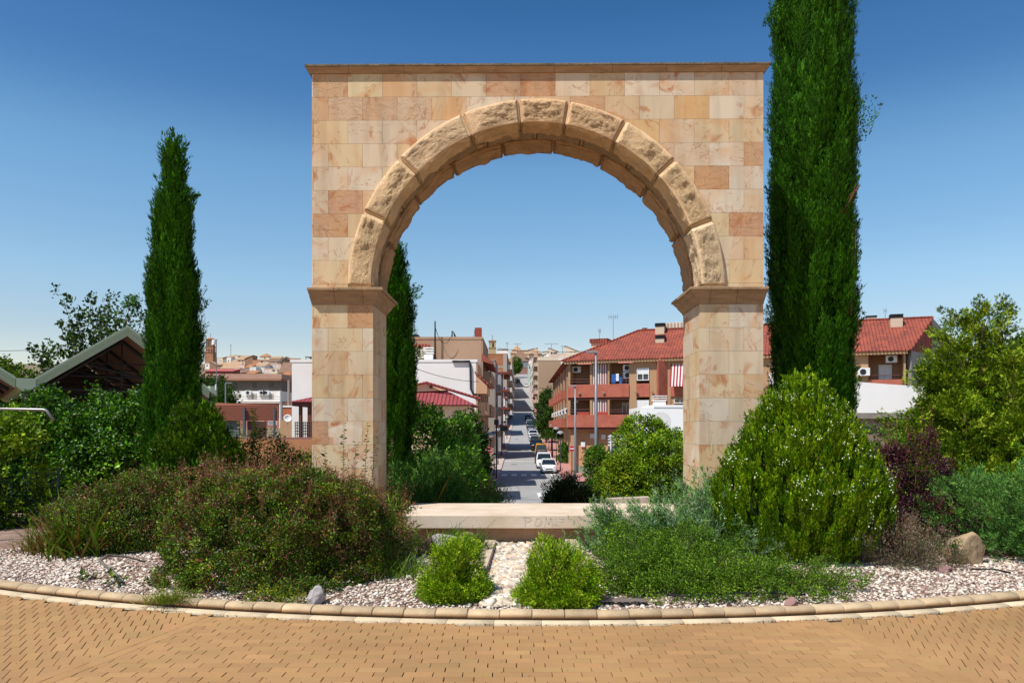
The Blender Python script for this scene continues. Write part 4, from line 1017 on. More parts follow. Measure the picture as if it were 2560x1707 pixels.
# purple berberis, dry lavender
shrub((5.12, 9.75, .05), (.62, .55, 1.42), 'dark purple leaved berberis between the thuja and the blue juniper', 1100, 91, pal(['#552a34', '#64323a', '#42202c', '#743c3e', '#56303c']), L=.2, W=.07, nl=34, size=.034, m=GLOSSY, nm='berberis', cat='bush', shoots=70, shoot_len=.5, zmin=-.2)
shrub((4.45, 10.2, .05), (.35, .35, 1.35), 'thin upright purple and green shoots behind the thuja', 160, 92, pal(['#3f1c24', '#4a5a1a', '#582a2c', '#33481a']), L=.3, W=.05, nl=26, size=.034, m=GLOSSY, nm='berberis', cat='bush', shoots=24, shoot_len=.4)
LAV = pal(['#9a8f76', '#a88a7c', '#7d8060', '#8c6a5c', '#b09a8a', '#6f7a50', '#94705f', '#b3b08c'])
shrub((4.52, 8.72, .07), (.48, .4, .50), 'dry greyish pink lavender bush leaning on the boulders', 520, 93, LAV, T=NARROW_T, L=.26, W=.05, nl=30, size=.026, up=.8, nm='lavender_bush', cat='bush', shoots=90, shoot_len=.34, shoot_pal=['#a3a883', '#b7b394', '#8f9472'], mixv=(1, .5, .5), gap=-.5)
shrub((-6.2, 10.9, .0), (.42, .4, .55), 'silvery grey feathery bush beside the path on the left', 240, 94, pal(['#a7a592', '#8f9080', '#b9b6a2', '#7f826c']), T=NARROW_T, L=.3, W=.04, nl=26, size=.028, up=.8, nm='silver_bush', cat='bush', shoots=40, shoot_len=.3, mixv=(1, .5, .5), gap=-.5)

# grasses
def grass(loc, r, n, label, seed, palx, h=.3, w=.05, lean=.5, T=None, nm='grass_tuft', cat='grass', stuff=False, arch_=.35):
    g = np.random.default_rng(seed); P = np.array(loc) + np.stack([g.normal(0, r[0] * .5, n), g.normal(0, r[1] * .5, n), np.zeros(n)], 1)
    D = np.stack([g.normal(0, lean, n), g.normal(0, lean, n), np.ones(n)], 1); N = -D * np.array([1, 1, 0]) + g.normal(0, .2, (n, 3)) + np.array([0, 0, .01])
    fo = Fol(); fo.add(P, D, N, T or T_blade(w, -arch_), h * np.exp(g.normal(0, .3, n)), palx[g.integers(0, len(palx), n)] * (1 + g.normal(0, .15, (n, 1))))
    o = fo.build(nm, LEAF, None, loc); o.location = loc; return tag(o, label, cat)
GRS = pal(['#6f8f2a', '#85a038', '#597a22', '#9aab50', '#7c9430'])
shrub((-1.52, 9.0, .08), (.26, .35, .60), 'bamboo like tall grass clump at the right edge of the abelia', 190, 95, pal(['#7a9a34', '#8fab48', '#5f8228', '#a3b860']), T=T_leaf(.10, .02, .25), L=.3, W=.10, nl=24, size=.10, up=.8, nm='bamboo_grass', cat='ornamental grass', mixv=(.6, 1, .7), gap=-.6)
grass((-1.25, 8.1, .09), (.35, .3), 420, 'green grass below the bamboo grass', 101, GRS, .2, .035)
grass((-.95, 9.5, .10), (.25, .25), 380, 'fine bright grass tuft left of the grey rocks', 102, GRS, .24, .03)
grass((-.50, 9.3, .12), (.16, .2), 420, 'dense mondo grass tuft leaning over the concrete edging', 103, pal(['#56802c', '#6a9438', '#476e22']), .24, .035, .6)
grass((-.72, 9.62, .25), (.08, .08), 120, 'dark grass tuft on top of the grey rock', 110, pal(['#4d7426', '#5f8832']), .16, .035, .6)
grass((-5.35, 9.55, .06), (.35, .35), 620, 'long strappy green iris leaves left of the second abelia', 104, pal(['#6c8a34', '#88a04a', '#a08a48', '#57782a', '#9a6a44']), .46, .05, .35, nm='iris_clump', cat='iris')
grass((-5.95, 9.75, .06), (.32, .3), 420, 'dry yellow green grass at the far left of the gravel', 105, pal(['#8a9444', '#a89a58', '#6c8030', '#a86a48']), .34, .035, .5)
grass((-3.15, 6.95, .06), (.22, .1), 520, 'yellowish grass tuft on the kerb edge under the abelia', 106, pal(['#a0a838', '#8a9a30', '#b8b050', '#6f8626']), .13, .03, .7)
shrub((-2.15, 6.98, .05), (.38, .12, .12), 'low yellow leaved groundcover at the foot of the abelia', 120, 96, pal(['#a8b028', '#7f9422', '#c0b83a', '#5f7a1c']), L=.08, W=.04, nl=26, size=.018, nm='groundcover', cat='groundcover')
shrub((-2.5, 7.35, .05), (.75, .3, .34), 'dark lower skirt of small leaves in front of the big abelia', 330, 97, ABL, L=.12, W=.06, nl=36, size=.024, m=GLOSSY, nm='abelia_bush', cat='bush')
for lc, lab, sd in (((-4.35, 7.95, .08), 'little seedling left of the curved twig on the gravel', 98), ((-3.95, 7.75, .08), 'little seedling in front of the curved twig on the gravel', 99)):
    shrub(lc, (.11, .1, .16), lab, 26, sd, pal(['#5c7a24', '#7a9436', '#46661c']), T=T_leaf(.3, .05, .2), L=.1, W=.05, nl=12, size=.06, nm='seedling', cat='seedling', inner=False)
mbt = MB(); mbt.tube([wp(p[0], p[1], 0) if 0 else Vector(q) for p, q in zip([(0, 0)] * 8, [(-4.15, 8.6, .14), (-4.35, 8.58, .2), (-4.5, 8.45, .24), (-4.5, 8.3, .2), (-4.25, 8.05, .15), (-4.05, 7.8, .14), (-3.95, 7.55, .12), (-3.92, 7.3, .12)])], [.010, .012, .014, .016, .016, .014, .012, .010], n=7)
tag(mbt.build('driftwood_twig', mat('grey_twig', '#6f655c', rough=.95, var=.2, scale=20), smooth=True), 'curved grey twig lying on the gravel at the left', 'twig')
grass((4.05, 8.05, .07), (.2, .15), 60, 'few dry stalks on the gravel right of the thuja', 107, pal(['#a07a5a', '#8a6a4a']), .12, .03, .9)
# red dry leaf litter along the kerb
g = np.random.default_rng(108); n = 700; a = g.normal(0, .12, n) + g.choice([0.0, -.05, .03, -.28, .3, .24], n) ; rr_ = RI + .10 + np.abs(g.normal(0, .016, n))
P = np.stack([CX + rr_ * np.sin(a), CY - rr_ * np.cos(a), np.full(n, .004)], 1); fo = Fol()
fo.add(P, g.normal(0, 1, (n, 3)) * np.array([1, .6, .15]) + np.array([0, 0, .05]), g.normal(0, .5, (n, 3)) + np.array([0, 0, 1]), LEAF_T, g.uniform(.008, .022, n), pal(['#7a3a28', '#8f4a34', '#5c3020', '#a0604a'])[g.integers(0, 4, n)])
tag(fo.build('leaf_litter', LEAF, None, (0, 0, 0)), 'reddish dry leaf litter along the gutter', 'leaf litter', kind='stuff')
g = np.random.default_rng(109); n = 2600; x = g.uniform(-5, 5.5, n); y = g.uniform(6.7, 9, n); k = np.hypot(x - CX, y - CY) < RI - .2; x, y = x[k], y[k]; n = len(x)
P = np.stack([x, y, np.array([bed_z(a_, b_) for a_, b_ in zip(x, y)]) + .022], 1); fo = Fol()
fo.add(P, g.normal(0, 1, (n, 3)) * np.array([1, 1, .12]), g.normal(0, .4, (n, 3)) + np.array([0, 0, 1]), LEAF_T, g.uniform(.010, .03, n), pal(['#7a4a38', '#8f6a54', '#6a5242', '#a08070'])[g.integers(0, 4, n)])
tag(fo.build('fallen_leaves', LEAF, None, (0, 0, 0)), 'dry fallen leaves scattered on the gravel', 'fallen leaves', kind='stuff')

g = np.random.default_rng(111); n = 260; x = g.uniform(-5, 5, n); y = g.uniform(4.6, 6.4, n); k = np.hypot(x - CX, y - CY) > RI + .12; x, y = x[k], y[k]; n = len(x); fo = Fol()
fo.add(np.stack([x, y, np.full(n, .003)], 1), g.normal(0, 1, (n, 3)) * np.array([1, 1, .1]), g.normal(0, .3, (n, 3)) + np.array([0, 0, 1]), LEAF_T, g.uniform(.004, .014, n), pal(['#3a2a20', '#5c4030', '#efe6dc', '#7a5a40'])[g.integers(0, 4, n)])
tag(fo.build('paving_litter', LEAF, None, (0, 0, 0)), 'tiny dry bits and grit lying on the yellow paving', 'litter', kind='stuff')
# rocks
def rock(loc, s, seed, label, m, flat=.75, nm='rock', cat='rock', rot=0):
    bm = bmesh.new(); bmesh.ops.create_icosphere(bm, subdivisions=5, radius=1)
    g = random.Random(seed); off = Vector((seed * 3.1, seed, 0)); planes = [(Vector((g.gauss(0, 1), g.gauss(0, 1), g.gauss(0, .8))).normalized(), g.uniform(.55, .85)) for _ in range(11)]
    for v in bm.verts:
        p = v.co.copy()
        for nn, d in planes:
            k = p.dot(nn)
            if k > d: p -= nn * (k - d) * .92
        p *= 1 + mnoise.fractal(p * 2 + off, 1, 2, 5) * .07
        v.co = Vector((p.x * s[0], p.y * s[1], p.z * s[2]))
    me = bpy.data.meshes.new(nm); bm.to_mesh(me); bm.free()
    for p in me.polygons: p.use_smooth = True
    o = link(nm, me, m, None, loc); o.rotation_euler = (0, 0, rot); return tag(o, label, cat)
RM = mat('tan_rock', '#b59a78', rough=.95, col2='#857058', scale=5, bump=.9, bscale=14)
RP = mat('pink_rock', '#a58078', rough=.9, col2='#8a6a66', scale=6, bump=.5, bscale=18)
RG_ = mat('grey_rock', '#8f8c8a', rough=.9, col2='#b7aeaa', scale=5, bump=.6, bscale=18)
rock((5.30, 8.9, .18), (.24, .22, .27), 3, 'large tan boulder right of the lavender bush', RM, rot=.4, nm='boulder', cat='boulder')
rock((4.12, 9.0, .24), (.30, .24, .24), 4, 'tan boulder half hidden between the thuja and the lavender bush', RM, nm='boulder', cat='boulder')
rock((4.75, 8.35, .10), (.12, .08, .06), 5, 'small reddish stone in front of the lavender bush', RP)
rock((2.47, 6.72, .105), (.075, .06, .055), 6, 'small angular pinkish rock near the kerb on the right', RP, rot=.3)
rock((-1.78, 6.92, .12), (.10, .09, .10), 7, 'squarish grey stone under the front edge of the abelia', RG_)
rock((-.78, 9.45, .20), (.30, .2, .17), 8, 'light grey rock behind the left dwarf conifer', RG_)
rock((-1.05, 9.35, .17), (.13, .11, .15), 9, 'brown pointed rock left of the light grey rock', mat('brown_rock', '#7d6450', rough=.9, col2='#5c4a3c', scale=5, bump=.6, bscale=18))
rock((-.58, 9.72, .2), (.14, .1, .13), 10, 'pinkish rock behind the light grey rock', RP)
mb = MB(); mb.tube([(1.42, 6.98, .12), (1.7, 6.93, .125), (2.05, 7.02, .13), (2.3, 7.05, .125), (2.7, 7.0, .12)], .009, n=8)
tag(mb.build('irrigation_hose', mat('black_hose', '#1c1c1c', rough=.6, var=.1), smooth=True), 'black irrigation hose lying on the gravel under the cotoneaster', 'hose')
mb = MB(); mb.tube([(5.0, 8.3, .11), (5.2, 8.22, .13), (5.35, 8.15, .10)], .009, n=8)
tag(mb.build('irrigation_hose', _mats['black_hose'], smooth=True), 'short bit of black hose near the large boulder', 'hose')
# torn weed sheet
bm = bmesh.new(); bmesh.ops.create_grid(bm, x_segments=30, y_segments=10, size=1)
for v in bm.verts:
    p = v.co; v.co = Vector((p.x * .26, p.y * (.07 + .02 * mnoise.noise(Vector((p.x * 3, 0, 0)))), .012 + .010 * mnoise.noise(Vector((p.x * 4, p.y * 2, 2))) - .008 * abs(p.y)))
me = bpy.data.meshes.new('weed_sheet'); bm.to_mesh(me); bm.free()
o = link('weed_sheet', me, mat('weed_fabric', '#6f625a', rough=.95, var=.2, scale=10), None, (.95, 6.86, .098)); tag(o, 'torn grey brown weed sheet showing through the gravel near the kerb', 'fabric')
o.modifiers.new('s', 'SOLIDIFY').thickness = .003

# ---- middle distance greenery ----------------------------------
LAU = pal(['#5c9014', '#6ea41c', '#4a7e12', '#86b430', '#3e7010', '#9cc448'])
shrub((-2.0, 18.2, -.5), (1.15, 1.0, 2.6), 'bright green laurel bush behind the junipers, right of the left pier', 900, 201, LAU, T=LEAF_T, L=.35, W=.15, nl=34, size=.075, m=GLOSSY, nm='laurel_bush', cat='bush', lump=.18)
shrub((-1.3, 17.2, -.4), (.70, .7, 1.75), 'smaller bright laurel in front, right of the big laurel bush', 420, 202, LAU, L=.3, W=.14, nl=34, size=.07, m=GLOSSY, nm='laurel_bush', cat='bush', lump=.18)
shrub((-1.35, 20.5, -.7), (.62, .9, 2.1), 'dark green evergreen behind the laurels in front of the white house wall', 1100, 203, pal(['#2f5212', '#3b6218', '#284a10', '#4a7020']), L=.45, W=.16, nl=46, size=.08, nm='evergreen_bush', cat='bush', lump=.3, shoots=30, shoot_len=.5)
shrub((-.35, 12.9, -.02), (.42, .4, .62), 'airy reddish abelia sprigs at the right end of the low juniper', 260, 204, ABR, L=.3, W=.05, nl=16, size=.026, nm='abelia_sprigs', cat='shrub', shoots=70, shoot_len=.35, shoot_pal=SHP, gap=-.1, inner=False, up=.8)
shrub((-.8, 12.9, -.02), (.45, .4, .55), 'green and reddish sprigs over the low juniper', 200, 205, ABR, L=.3, W=.05, nl=16, size=.026, nm='abelia_sprigs', cat='shrub', shoots=50, gap=-.1, inner=False, up=.8)
grass((-1.55, 12.0, .08), (.35, .3), 900, 'fine orange green grass tuft behind the left end of the bench', 206, pal(['#6a7a24', '#8a7a2c', '#a0602c', '#557022']), .42, .012, .35, arch_=.5)
shrub((-1.85, 12.3, .0), (.4, .3, .52), 'small shrub with red flowers beside the left pier', 160, 207, pal(['#3a4a1c', '#4c5a22', '#2f3f18']), L=.14, W=.07, nl=26, size=.028, nm='red_flower_shrub', cat='shrub', flowers=(34, ['#c01f1a', '#a81a18'], .022))
shrub((1.02, 13.6, -.05), (.48, .45, .72), 'dark rounded rosemary bush behind the right half of the bench', 900, 208, pal(['#34431f', '#424f26', '#2a3819', '#50562c']), T=NARROW_T, L=.3, W=.05, nl=44, size=.048, up=.9, nm='rosemary_bush', cat='bush', mixv=(1, .5, .3), shoots=110, shoot_len=.2)
grass((1.42, 13.3, .0), (.3, .25), 500, 'dry brown grass tuft right of the rosemary', 209, pal(['#9a7f5c', '#84684a', '#b09a74']), .38, .015, .4, arch_=.6)
shrub((.15, 12.7, -.05), (.5, .2, .16), 'sparse yellow green weeds behind the bench', 60, 210, pal(['#a8b060', '#8a9a44']), L=.1, W=.05, nl=14, size=.03, nm='weeds', cat='weeds', inner=False)
shrub((4.1, 22.3, -.7), (1.0, .9, 2.35), 'rounded bright green laurel bush seen through the arch beside the right pier', 1500, 211, pal(['#86a818', '#a2be22', '#6c9414', '#bccc34', '#548412']), L=.3, W=.14, nl=36, size=.07, m=GLOSSY, nm='laurel_bush', cat='bush', lump=.10, power=3)
shrub((3.1, 22.0, -.8), (.6, .5, 1.6), 'yellow green bush left of the rounded laurel', 600, 212, pal(['#9aae20', '#84a01c', '#6c8c18', '#b4bc3c']), L=.3, W=.12, nl=32, size=.065, m=GLOSSY, nm='laurel_bush', cat='bush', power=2.8, lump=.1)
shrub((2.75, 23.5, -.95), (.42, .5, 1.9), 'tall green bush beside the tall street lamp', 600, 213, pal(['#4c7416', '#5f8a1a', '#3e6412', '#7c9a24']), L=.3, W=.12, nl=32, size=.065, m=GLOSSY, nm='laurel_bush', cat='bush', power=2.8, lump=.1)
mb = MB(); mb.prism([(2.3, 18.3), (3.3, 18.2), (3.3, 18.5), (2.3, 18.6)], [-.9, -.9, -.9, -.9], [-.05, .0, .0, -.05])
tag(mb.build('retaining_wall', mat('limewash', '#cfc2b2', rough=.95, col2='#a8917c', scale=4, bump=.5), bevel=.01), 'low pale plastered wall with a post below the laurel bushes', 'wall')
# left: ivy hedge, vines, trimmed bushes
IVY = pal(['#44740f', '#548414', '#386410', '#6a981c', '#2c540c', '#86ae2a'])
shrub((-11.4, 15.6, -.2), (2.0, 1.5, 1.95), 'lower part of the ivy covered hedge running out of view at the left', 1300, 229, IVY, T=WIDE_T, L=.4, W=.2, nl=34, size=.07, m=GLOSSY, nm='ivy_hedge', cat='hedge', lump=.2, power=2.6)
shrub((-8.5, 16.0, -.2), (2.0, 1.7, 2.5), 'huge dark green ivy covered hedge under the metal canopy', 1900, 221, IVY, T=WIDE_T, L=.4, W=.2, nl=34, size=.07, m=GLOSSY, nm='ivy_hedge', cat='hedge', lump=.2, power=2.6)
shrub((-8.35, 12.4, -.05), (.75, .5, 1.85), 'bright yellow green vine hanging at the far left', 430, 222, pal(['#7f9a1c', '#95ac28', '#6a8a18', '#aab838', '#5a7a16']), T=WIDE_T, L=.3, W=.14, nl=24, size=.075, nm='vine', cat='vine', lump=.35, gap=-.12, inner=False)
shrub((-6.95, 12.2, -.05), (.55, .5, .60), 'dark trimmed box bush at the left', 420, 223, pal(['#2a4712', '#345416', '#223c10']), L=.16, W=.1, nl=36, size=.03, nm='box_bush', cat='bush', power=3)
shrub((-8.3, 11.9, -.05), (.45, .5, .85), 'dark bush at the far left edge', 300, 224, pal(['#223c10', '#2c4a14', '#1c3410']), L=.16, W=.1, nl=34, size=.035, nm='box_bush', cat='bush', power=3)
shrub((-6.9, 15.0, -.1), (1.1, .8, 1.4), 'shaded brownish bush between the ivy hedge and the thuja', 420, 225, pal(['#3a4a18', '#5a4428', '#2f3f14', '#6a4a2c']), L=.3, W=.12, nl=26, size=.05, nm='bush', cat='bush', gap=-.2)
shrub((-4.5, 15.6, -.2), (1.5, .7, 1.38), 'low green honeysuckle hedge left of the left pier', 1100, 226, pal(['#5a7c1c', '#6f9026', '#4a6c18', '#86a030', '#3e5c16']), L=.24, W=.12, nl=32, size=.045, nm='honeysuckle_hedge', cat='hedge', shoots=60, shoot_len=.3)
shrub((-5.65, 15.2, -.2), (.6, .6, 1.5), 'olive green bush at the foot of the satellite dish', 320, 227, pal(['#4c6818', '#64801e', '#3c5614', '#7f8c2c']), L=.24, W=.12, nl=32, size=.045, nm='bush', cat='bush')
wands('yellow_vine', (-5.35, 15.6, .2), [(0, 0, .6, 1.1, .1), (-.12, 0, .6, .95, -.12), (.10, 0, .5, .8, .1), (.02, .05, .9, .95, .02)], 'thin upright yellow green vine shoots near the dish', 62, pal(['#b4b43c', '#9aa42c', '#c8c25a']), size=.07, r=.008, cat='vine')

# trees
def bush_tree(loc, trunk_h, crown, label, seed, palx, M=260, nl=30, size=.16, L=.8, W=.35, T=LEAF_T, nm='tree', cat='tree', group=None, tr=.12, lump=.3, m=LEAF, gap=-.3):
    """trunk with limbs and a crown of leaf clumps; crown: list of (dx, dy, dz, rx, ry, rz)"""
    g = np.random.default_rng(seed); root = empty(nm, loc, label, cat, group); fo = Fol(); paths = []
    for (dx, dy, dz, rx, ry, rz) in crown:
        for sc, fr, k in ((1, .65, 1), (.7, .35, 1.2)):
            p, n = mound_pts(g, max(8, int(M * fr / len(crown))), (0, 0, 0), (rx, ry, rz), lump, -.9, seed + int(dx * 3)); p = p * sc
            ph = np.array([mnoise.noise(Vector(tuple(q * 1.1)) + Vector((seed, 0, 0))) for q in p]); keep = ph > gap; p, n = p[keep], n[keep]
            p += np.array(loc) + np.array([dx, dy, dz]); A = nrm(n + np.array([0, 0, .3]) + g.normal(0, .35, (len(p), 3))); l = L * g.uniform(.6, 1.2, len(p))
            plumes(fo, g, p - A * (l * .5)[:, None], A, l, W * k, nl, T, size * k, palx, mix=(.6, .8, .7), taper=.3)
        c = np.array(loc) + np.array([dx, dy, dz]); base = np.array(loc) + np.array([0, 0, trunk_h * .8])
        paths.append([base, base * .5 + c * .5 + np.array([0, 0, -.1 * rz]), c])
    fo.build('crown', m, root, loc)
    paths.append([np.array(loc) + np.array([0, 0, -.3]), np.array(loc) + np.array([.05, 0, trunk_h * .5]), np.array(loc) + np.array([0, 0, trunk_h])])
    stems_mesh('trunk', paths, tr, BARK, root, loc, 7)
    return root
# poplar behind the canopy: fan of upright branches
g = np.random.default_rng(301); loc = np.array((-24.8, 46.0, -1.9)); root = empty('poplar_tree', tuple(loc), 'open crowned tree with upright sparse branches behind the metal canopy', 'tree'); fo = Fol(); paths = []
PP = pal(['#3f5a30', '#4c6a38', '#344c28', '#5c7844', '#2c4222'])
for i in range(30):
    a = R(-50 + 106 * (i + .5) / 30) + g.normal(0, .05); ln = (8.2 if abs(a) < .5 else 6.6) * g.uniform(.78, 1.05); s = loc + np.array([0, 0, 3.2 + g.uniform(-.2, .6)])
    dv = np.array([math.sin(a) * .78, g.normal(0, .15), math.cos(a) * .95]); e = s + dv * ln + np.array([0, 0, .3]); mid = s * .5 + e * .5 + np.array([math.sin(a) * .4, 0, -.1]); paths.append([s, mid, e])
    for k in range(17):
        t = .22 + .78 * (k + g.uniform(0, 1)) / 17; q = s * (1 - t) ** 2 + 2 * mid * t * (1 - t) + e * t * t; tg = nrm((dv + g.normal(0, .45, 3))[None])
        plumes(fo, g, q[None] + g.normal(0, .2, (1, 3)), tg, .9, .28, 17, WIDE_T, .21, PP, mix=(.4, .8, .8), taper=.3, cj=.2)
paths.append([loc, loc + np.array([0, 0, 1.2]), loc + np.array([0, 0, 2.6])]); fo.build('crown', LEAF, root, tuple(loc)); stems_mesh('trunk', paths, .045, BARK, root, tuple(loc), 6)
bush_tree((-47, 68, gz(68)), 5, [(0, 0, 8.4, 2.7, 2.2, 2.6), (2.0, 0, 8.2, 2.2, 1.8, 2.0), (-1.8, 0, 7.9, 2.4, 2, 2.4)], 'round light green tree at the left edge beyond the canopy', 302, pal(['#5f7a20', '#74902a', '#4c661a', '#8a9a3a']), M=420, nl=34, size=.3, L=1.1, W=.5)
bush_tree((-43.0, 70, gz(70)), 5, [(0, 0, 7.9, 1.7, 1.5, 1.8), (1.6, 0, 8.1, 1.1, 1.1, 1.3)], 'olive green tree top just above the canopy roof', 303, pal(['#6a7c38', '#7c8c48', '#58692c']), M=200, nl=30, size=.28, L=.9, W=.4)
# street trees on the right pavement
TG = pal(['#3c5a22', '#4a6a2a', '#304a1c', '#587634'])
for i, (y, dx, h, rw, lab) in enumerate(((118, .4, 6.2, 1.9, 'dark green street tree nearest along the right pavement'), (138, .3, 7.4, 2.2, 'second dark street tree behind the nearest on the right pavement'),
                                         (162, 1.0, 8.6, 2.3, 'farthest and tallest street tree on the right, a pointed pine'))):
    x = XR(y) + dx - .7
    bush_tree((x, y, gz(y) + .1), 2.4, [(0, 0, h * .58, rw, rw, h * .26), (.2, 0, h * .85, rw * .6, rw * .6, h * .24), (.3, 0, h * .48, rw * .8, rw * .8, h * .14)], lab, 310 + i, TG, M=260, nl=28, size=.34, L=1.0, W=.45, nm='street_tree', group='trees along the right pavement')
x = XR(104) - .7
g = np.random.default_rng(320); loc = (x, 104, gz(104)); root = empty('palm_tree', loc, 'small palm with drooping fronds on the right pavement', 'palm'); fo = Fol(); paths = [[(x, 104, loc[2]), (x, 104, loc[2] + 1.5), (x, 104, loc[2] + 3.0)]]
for i in range(16):
    a = i * .39 + g.uniform(0, .2); A = np.array([[math.cos(a), math.sin(a), .55]]); plumes(fo, g, np.array([[x, 104, loc[2] + 3.0]]), A, 2.0, .22, 46, NARROW_T, .5, pal(['#4f7034', '#5f8040', '#3f5c2a']), mix=(.6, 1, .1), taper=.2, droop=.28)
fo.build('fronds', LEAF, root, loc); stems_mesh('trunk', paths, .16, BARK, root, loc, 8)
shrub((XR(96) + 1.0, 97, gz(97) + .1), (1.0, 3.2, 2.2), 'clipped green hedge along the right pavement', 330, 330, pal(['#4f7a1c', '#5f8a24', '#3f6616']), L=.5, W=.3, nl=26, size=.18, nm='hedge', cat='hedge', power=4)
bush_tree((3.3 + wx(1292, 400) - 3.3 - .3, 396, gz(396)), 2, [(0, 0, 6, 2.6, 2, 3.6)], 'small green tree at the top of the street by the end house', 331, pal(['#4f7a2a', '#628a34', '#3f6622']), M=120, nl=20, size=.7, L=1.6, W=.8)
for i, (px, py, Z, r, lab) in enumerate(((522, 985, 95, 1.6, 'green shrubby tree beside the antenna mast on the left'), (548, 975, 98, 1.5, 'pointed green tree right of the antenna mast'), (566, 1000, 92, 1.3, 'low green tree in front of the grey storey building'))):
    z = wz(py, Z); bush_tree((wx(px, Z), Z, gz(Z)), max(1.0, z - gz(Z) - r), [(0, 0, z - gz(Z), r * .8, r, r * 1.3), (.3, 0, z - gz(Z) - r, r * 1.1, r, r)], lab, 340 + i, pal(['#3f6024', '#4f7030', '#33501e']), M=130, nl=26, size=.28, L=.9, W=.4)
# clipped ball on a stem
bush_tree((wx(637, 88), 88, gz(88)), 1.7, [(0, 0, 2.6, 1.05, 1, .75)], 'little clipped ball tree in front of the brick house on the left', 350, pal(['#3f6a22', '#4f7a2c']), M=90, nl=30, size=.18, L=.4, W=.25, tr=.05)
# trees beyond, right edge
bush_tree((30.5, 45, gz(45)), 4, [(0, 0, 7.5, 3, 2.5, 3), (2.5, 0, 6.5, 3, 2.5, 3)], 'dull green tree far right behind the big conifer', 360, pal(['#4c6a2a', '#5c7a34', '#3c5820']), M=320, nl=30, size=.3, L=1.0, W=.5)
# ------------------------------------------------------------------ town: street houses, far hill houses, cars, lamps
def wallm(name, c, **k): return mat(name, c, rough=.92, var=k.pop('var', .07), scale=k.pop('scale', .5), bump=.15, bscale=8, **k)
def roofm(name, c, c2=None, pitch=.32, ang=0.0, depth=1.0):
    """tiled roof: rows of half-round tiles, relief from a wave across the slope and steps down it, colour varied per tile"""
    if name in _mats: return _mats[name]
    m = bpy.data.materials.new(name); m.use_nodes = True; _mats[name] = m; n = m.node_tree.nodes; l = m.node_tree.links; b = n['Principled BSDF']; b.inputs['Roughness'].default_value = .85
    tc = n.new('ShaderNodeTexCoord'); mp = n.new('ShaderNodeMapping'); mp.inputs['Rotation'].default_value = (0, 0, -ang); l.new(tc.outputs['Object'], mp.inputs['Vector'])
    wv = n.new('ShaderNodeTexWave'); wv.wave_type = 'BANDS'; wv.bands_direction = 'X'; wv.inputs['Scale'].default_value = .314159 / pitch; wv.inputs['Distortion'].default_value = .25; wv.inputs['Detail Scale'].default_value = 3
    l.new(mp.outputs[0], wv.inputs['Vector'])
    w2 = n.new('ShaderNodeTexWave'); w2.wave_type = 'BANDS'; w2.bands_direction = 'Y'; w2.wave_profile = 'SAW'; w2.inputs['Scale'].default_value = .314159 / (pitch * 1.35); l.new(mp.outputs[0], w2.inputs['Vector'])
    ns = n.new('ShaderNodeTexNoise'); ns.inputs['Scale'].default_value = 1 / pitch * .9; ns.inputs['Detail'].default_value = 3; l.new(mp.outputs[0], ns.inputs['Vector'])
    n2 = n.new('ShaderNodeTexNoise'); n2.inputs['Scale'].default_value = .25 / pitch; l.new(mp.outputs[0], n2.inputs['Vector'])
    mx = n.new('ShaderNodeMix'); mx.data_type = 'RGBA'; mr = n.new('ShaderNodeMapRange'); mr.inputs[1].default_value = .35; mr.inputs[2].default_value = .68
    ad = n.new('ShaderNodeMath'); ad.operation = 'MULTIPLY_ADD'; ad.inputs[1].default_value = .6; hf = n.new('ShaderNodeMath'); hf.operation = 'MULTIPLY'; hf.inputs[1].default_value = .4
    l.new(n2.outputs['Fac'], hf.inputs[0]); l.new(ns.outputs['Fac'], ad.inputs[0]); l.new(hf.outputs[0], ad.inputs[2]); l.new(ad.outputs[0], mr.inputs[0]); l.new(mr.outputs[0], mx.inputs[0])
    mx.inputs[6].default_value = rgb(c); mx.inputs[7].default_value = rgb(c2 or c, 1 if c2 else .75); l.new(mx.outputs[2], b.inputs['Base Color'])
    a2 = n.new('ShaderNodeMath'); a2.operation = 'MULTIPLY_ADD'; a2.inputs[1].default_value = .35; l.new(w2.outputs['Fac'], a2.inputs[0]); l.new(wv.outputs['Fac'], a2.inputs[2])
    bp = n.new('ShaderNodeBump'); bp.inputs['Strength'].default_value = 1.0; bp.inputs['Distance'].default_value = .09 * depth * pitch / .3
    l.new(a2.outputs[0], bp.inputs['Height']); l.new(bp.outputs[0], b.inputs['Normal']); return m
DARK = mat('dark_window', '#1c1f22', rough=.2, var=0, spec=.6)
GLASS = mat('window_glass', '#2c3236', rough=.08, var=0, spec=.8)
WHITE = mat('white_render', '#efe9e2', rough=.9, var=.05, scale=.6)
SHUT = mat('white_shutter', '#e6e6e4', rough=.7, var=.03, scale=3)
STEEL = mat('grey_steel', '#8d9195', rough=.5, var=.06, scale=8, metal=.3)
BLACKM = mat('black_metal', '#26282a', rough=.5, var=.05)
TANW = wallm('tan_render', '#bc9672', col2='#ae8a68'); REDB = wallm('red_panel', '#c0705a', col2='#a95c48', scale=1.4); BRN = mat('brown_trim', '#6a3c30', rough=.8, var=.08)
IRON = mat('dark_red_rail', '#5e2428', rough=.6, var=.05)

def windows(root, face_y, rects, m=DARK, frame=None, name='window', depth=.06):
    """rects (x0, x1, z0, z1) in local coordinates on the front face"""
    for (x0, x1, z0, z1) in rects:
        if frame:
            f = MB(); t = .07
            f.box(x0 - t, x0, face_y - depth, face_y, z0 - t, z1 + t).box(x1, x1 + t, face_y - depth, face_y, z0 - t, z1 + t).box(x0, x1, face_y - depth, face_y, z0 - t, z0).box(x0, x1, face_y - depth, face_y, z1, z1 + t)
            fo = f.build(name, frame, root); MB().box(x0, x1, face_y - .02, face_y - .001, z0, z1).build('pane', m, fo)
        else: MB().box(x0, x1, face_y - .04, face_y - .001, z0, z1).build(name, m, root)

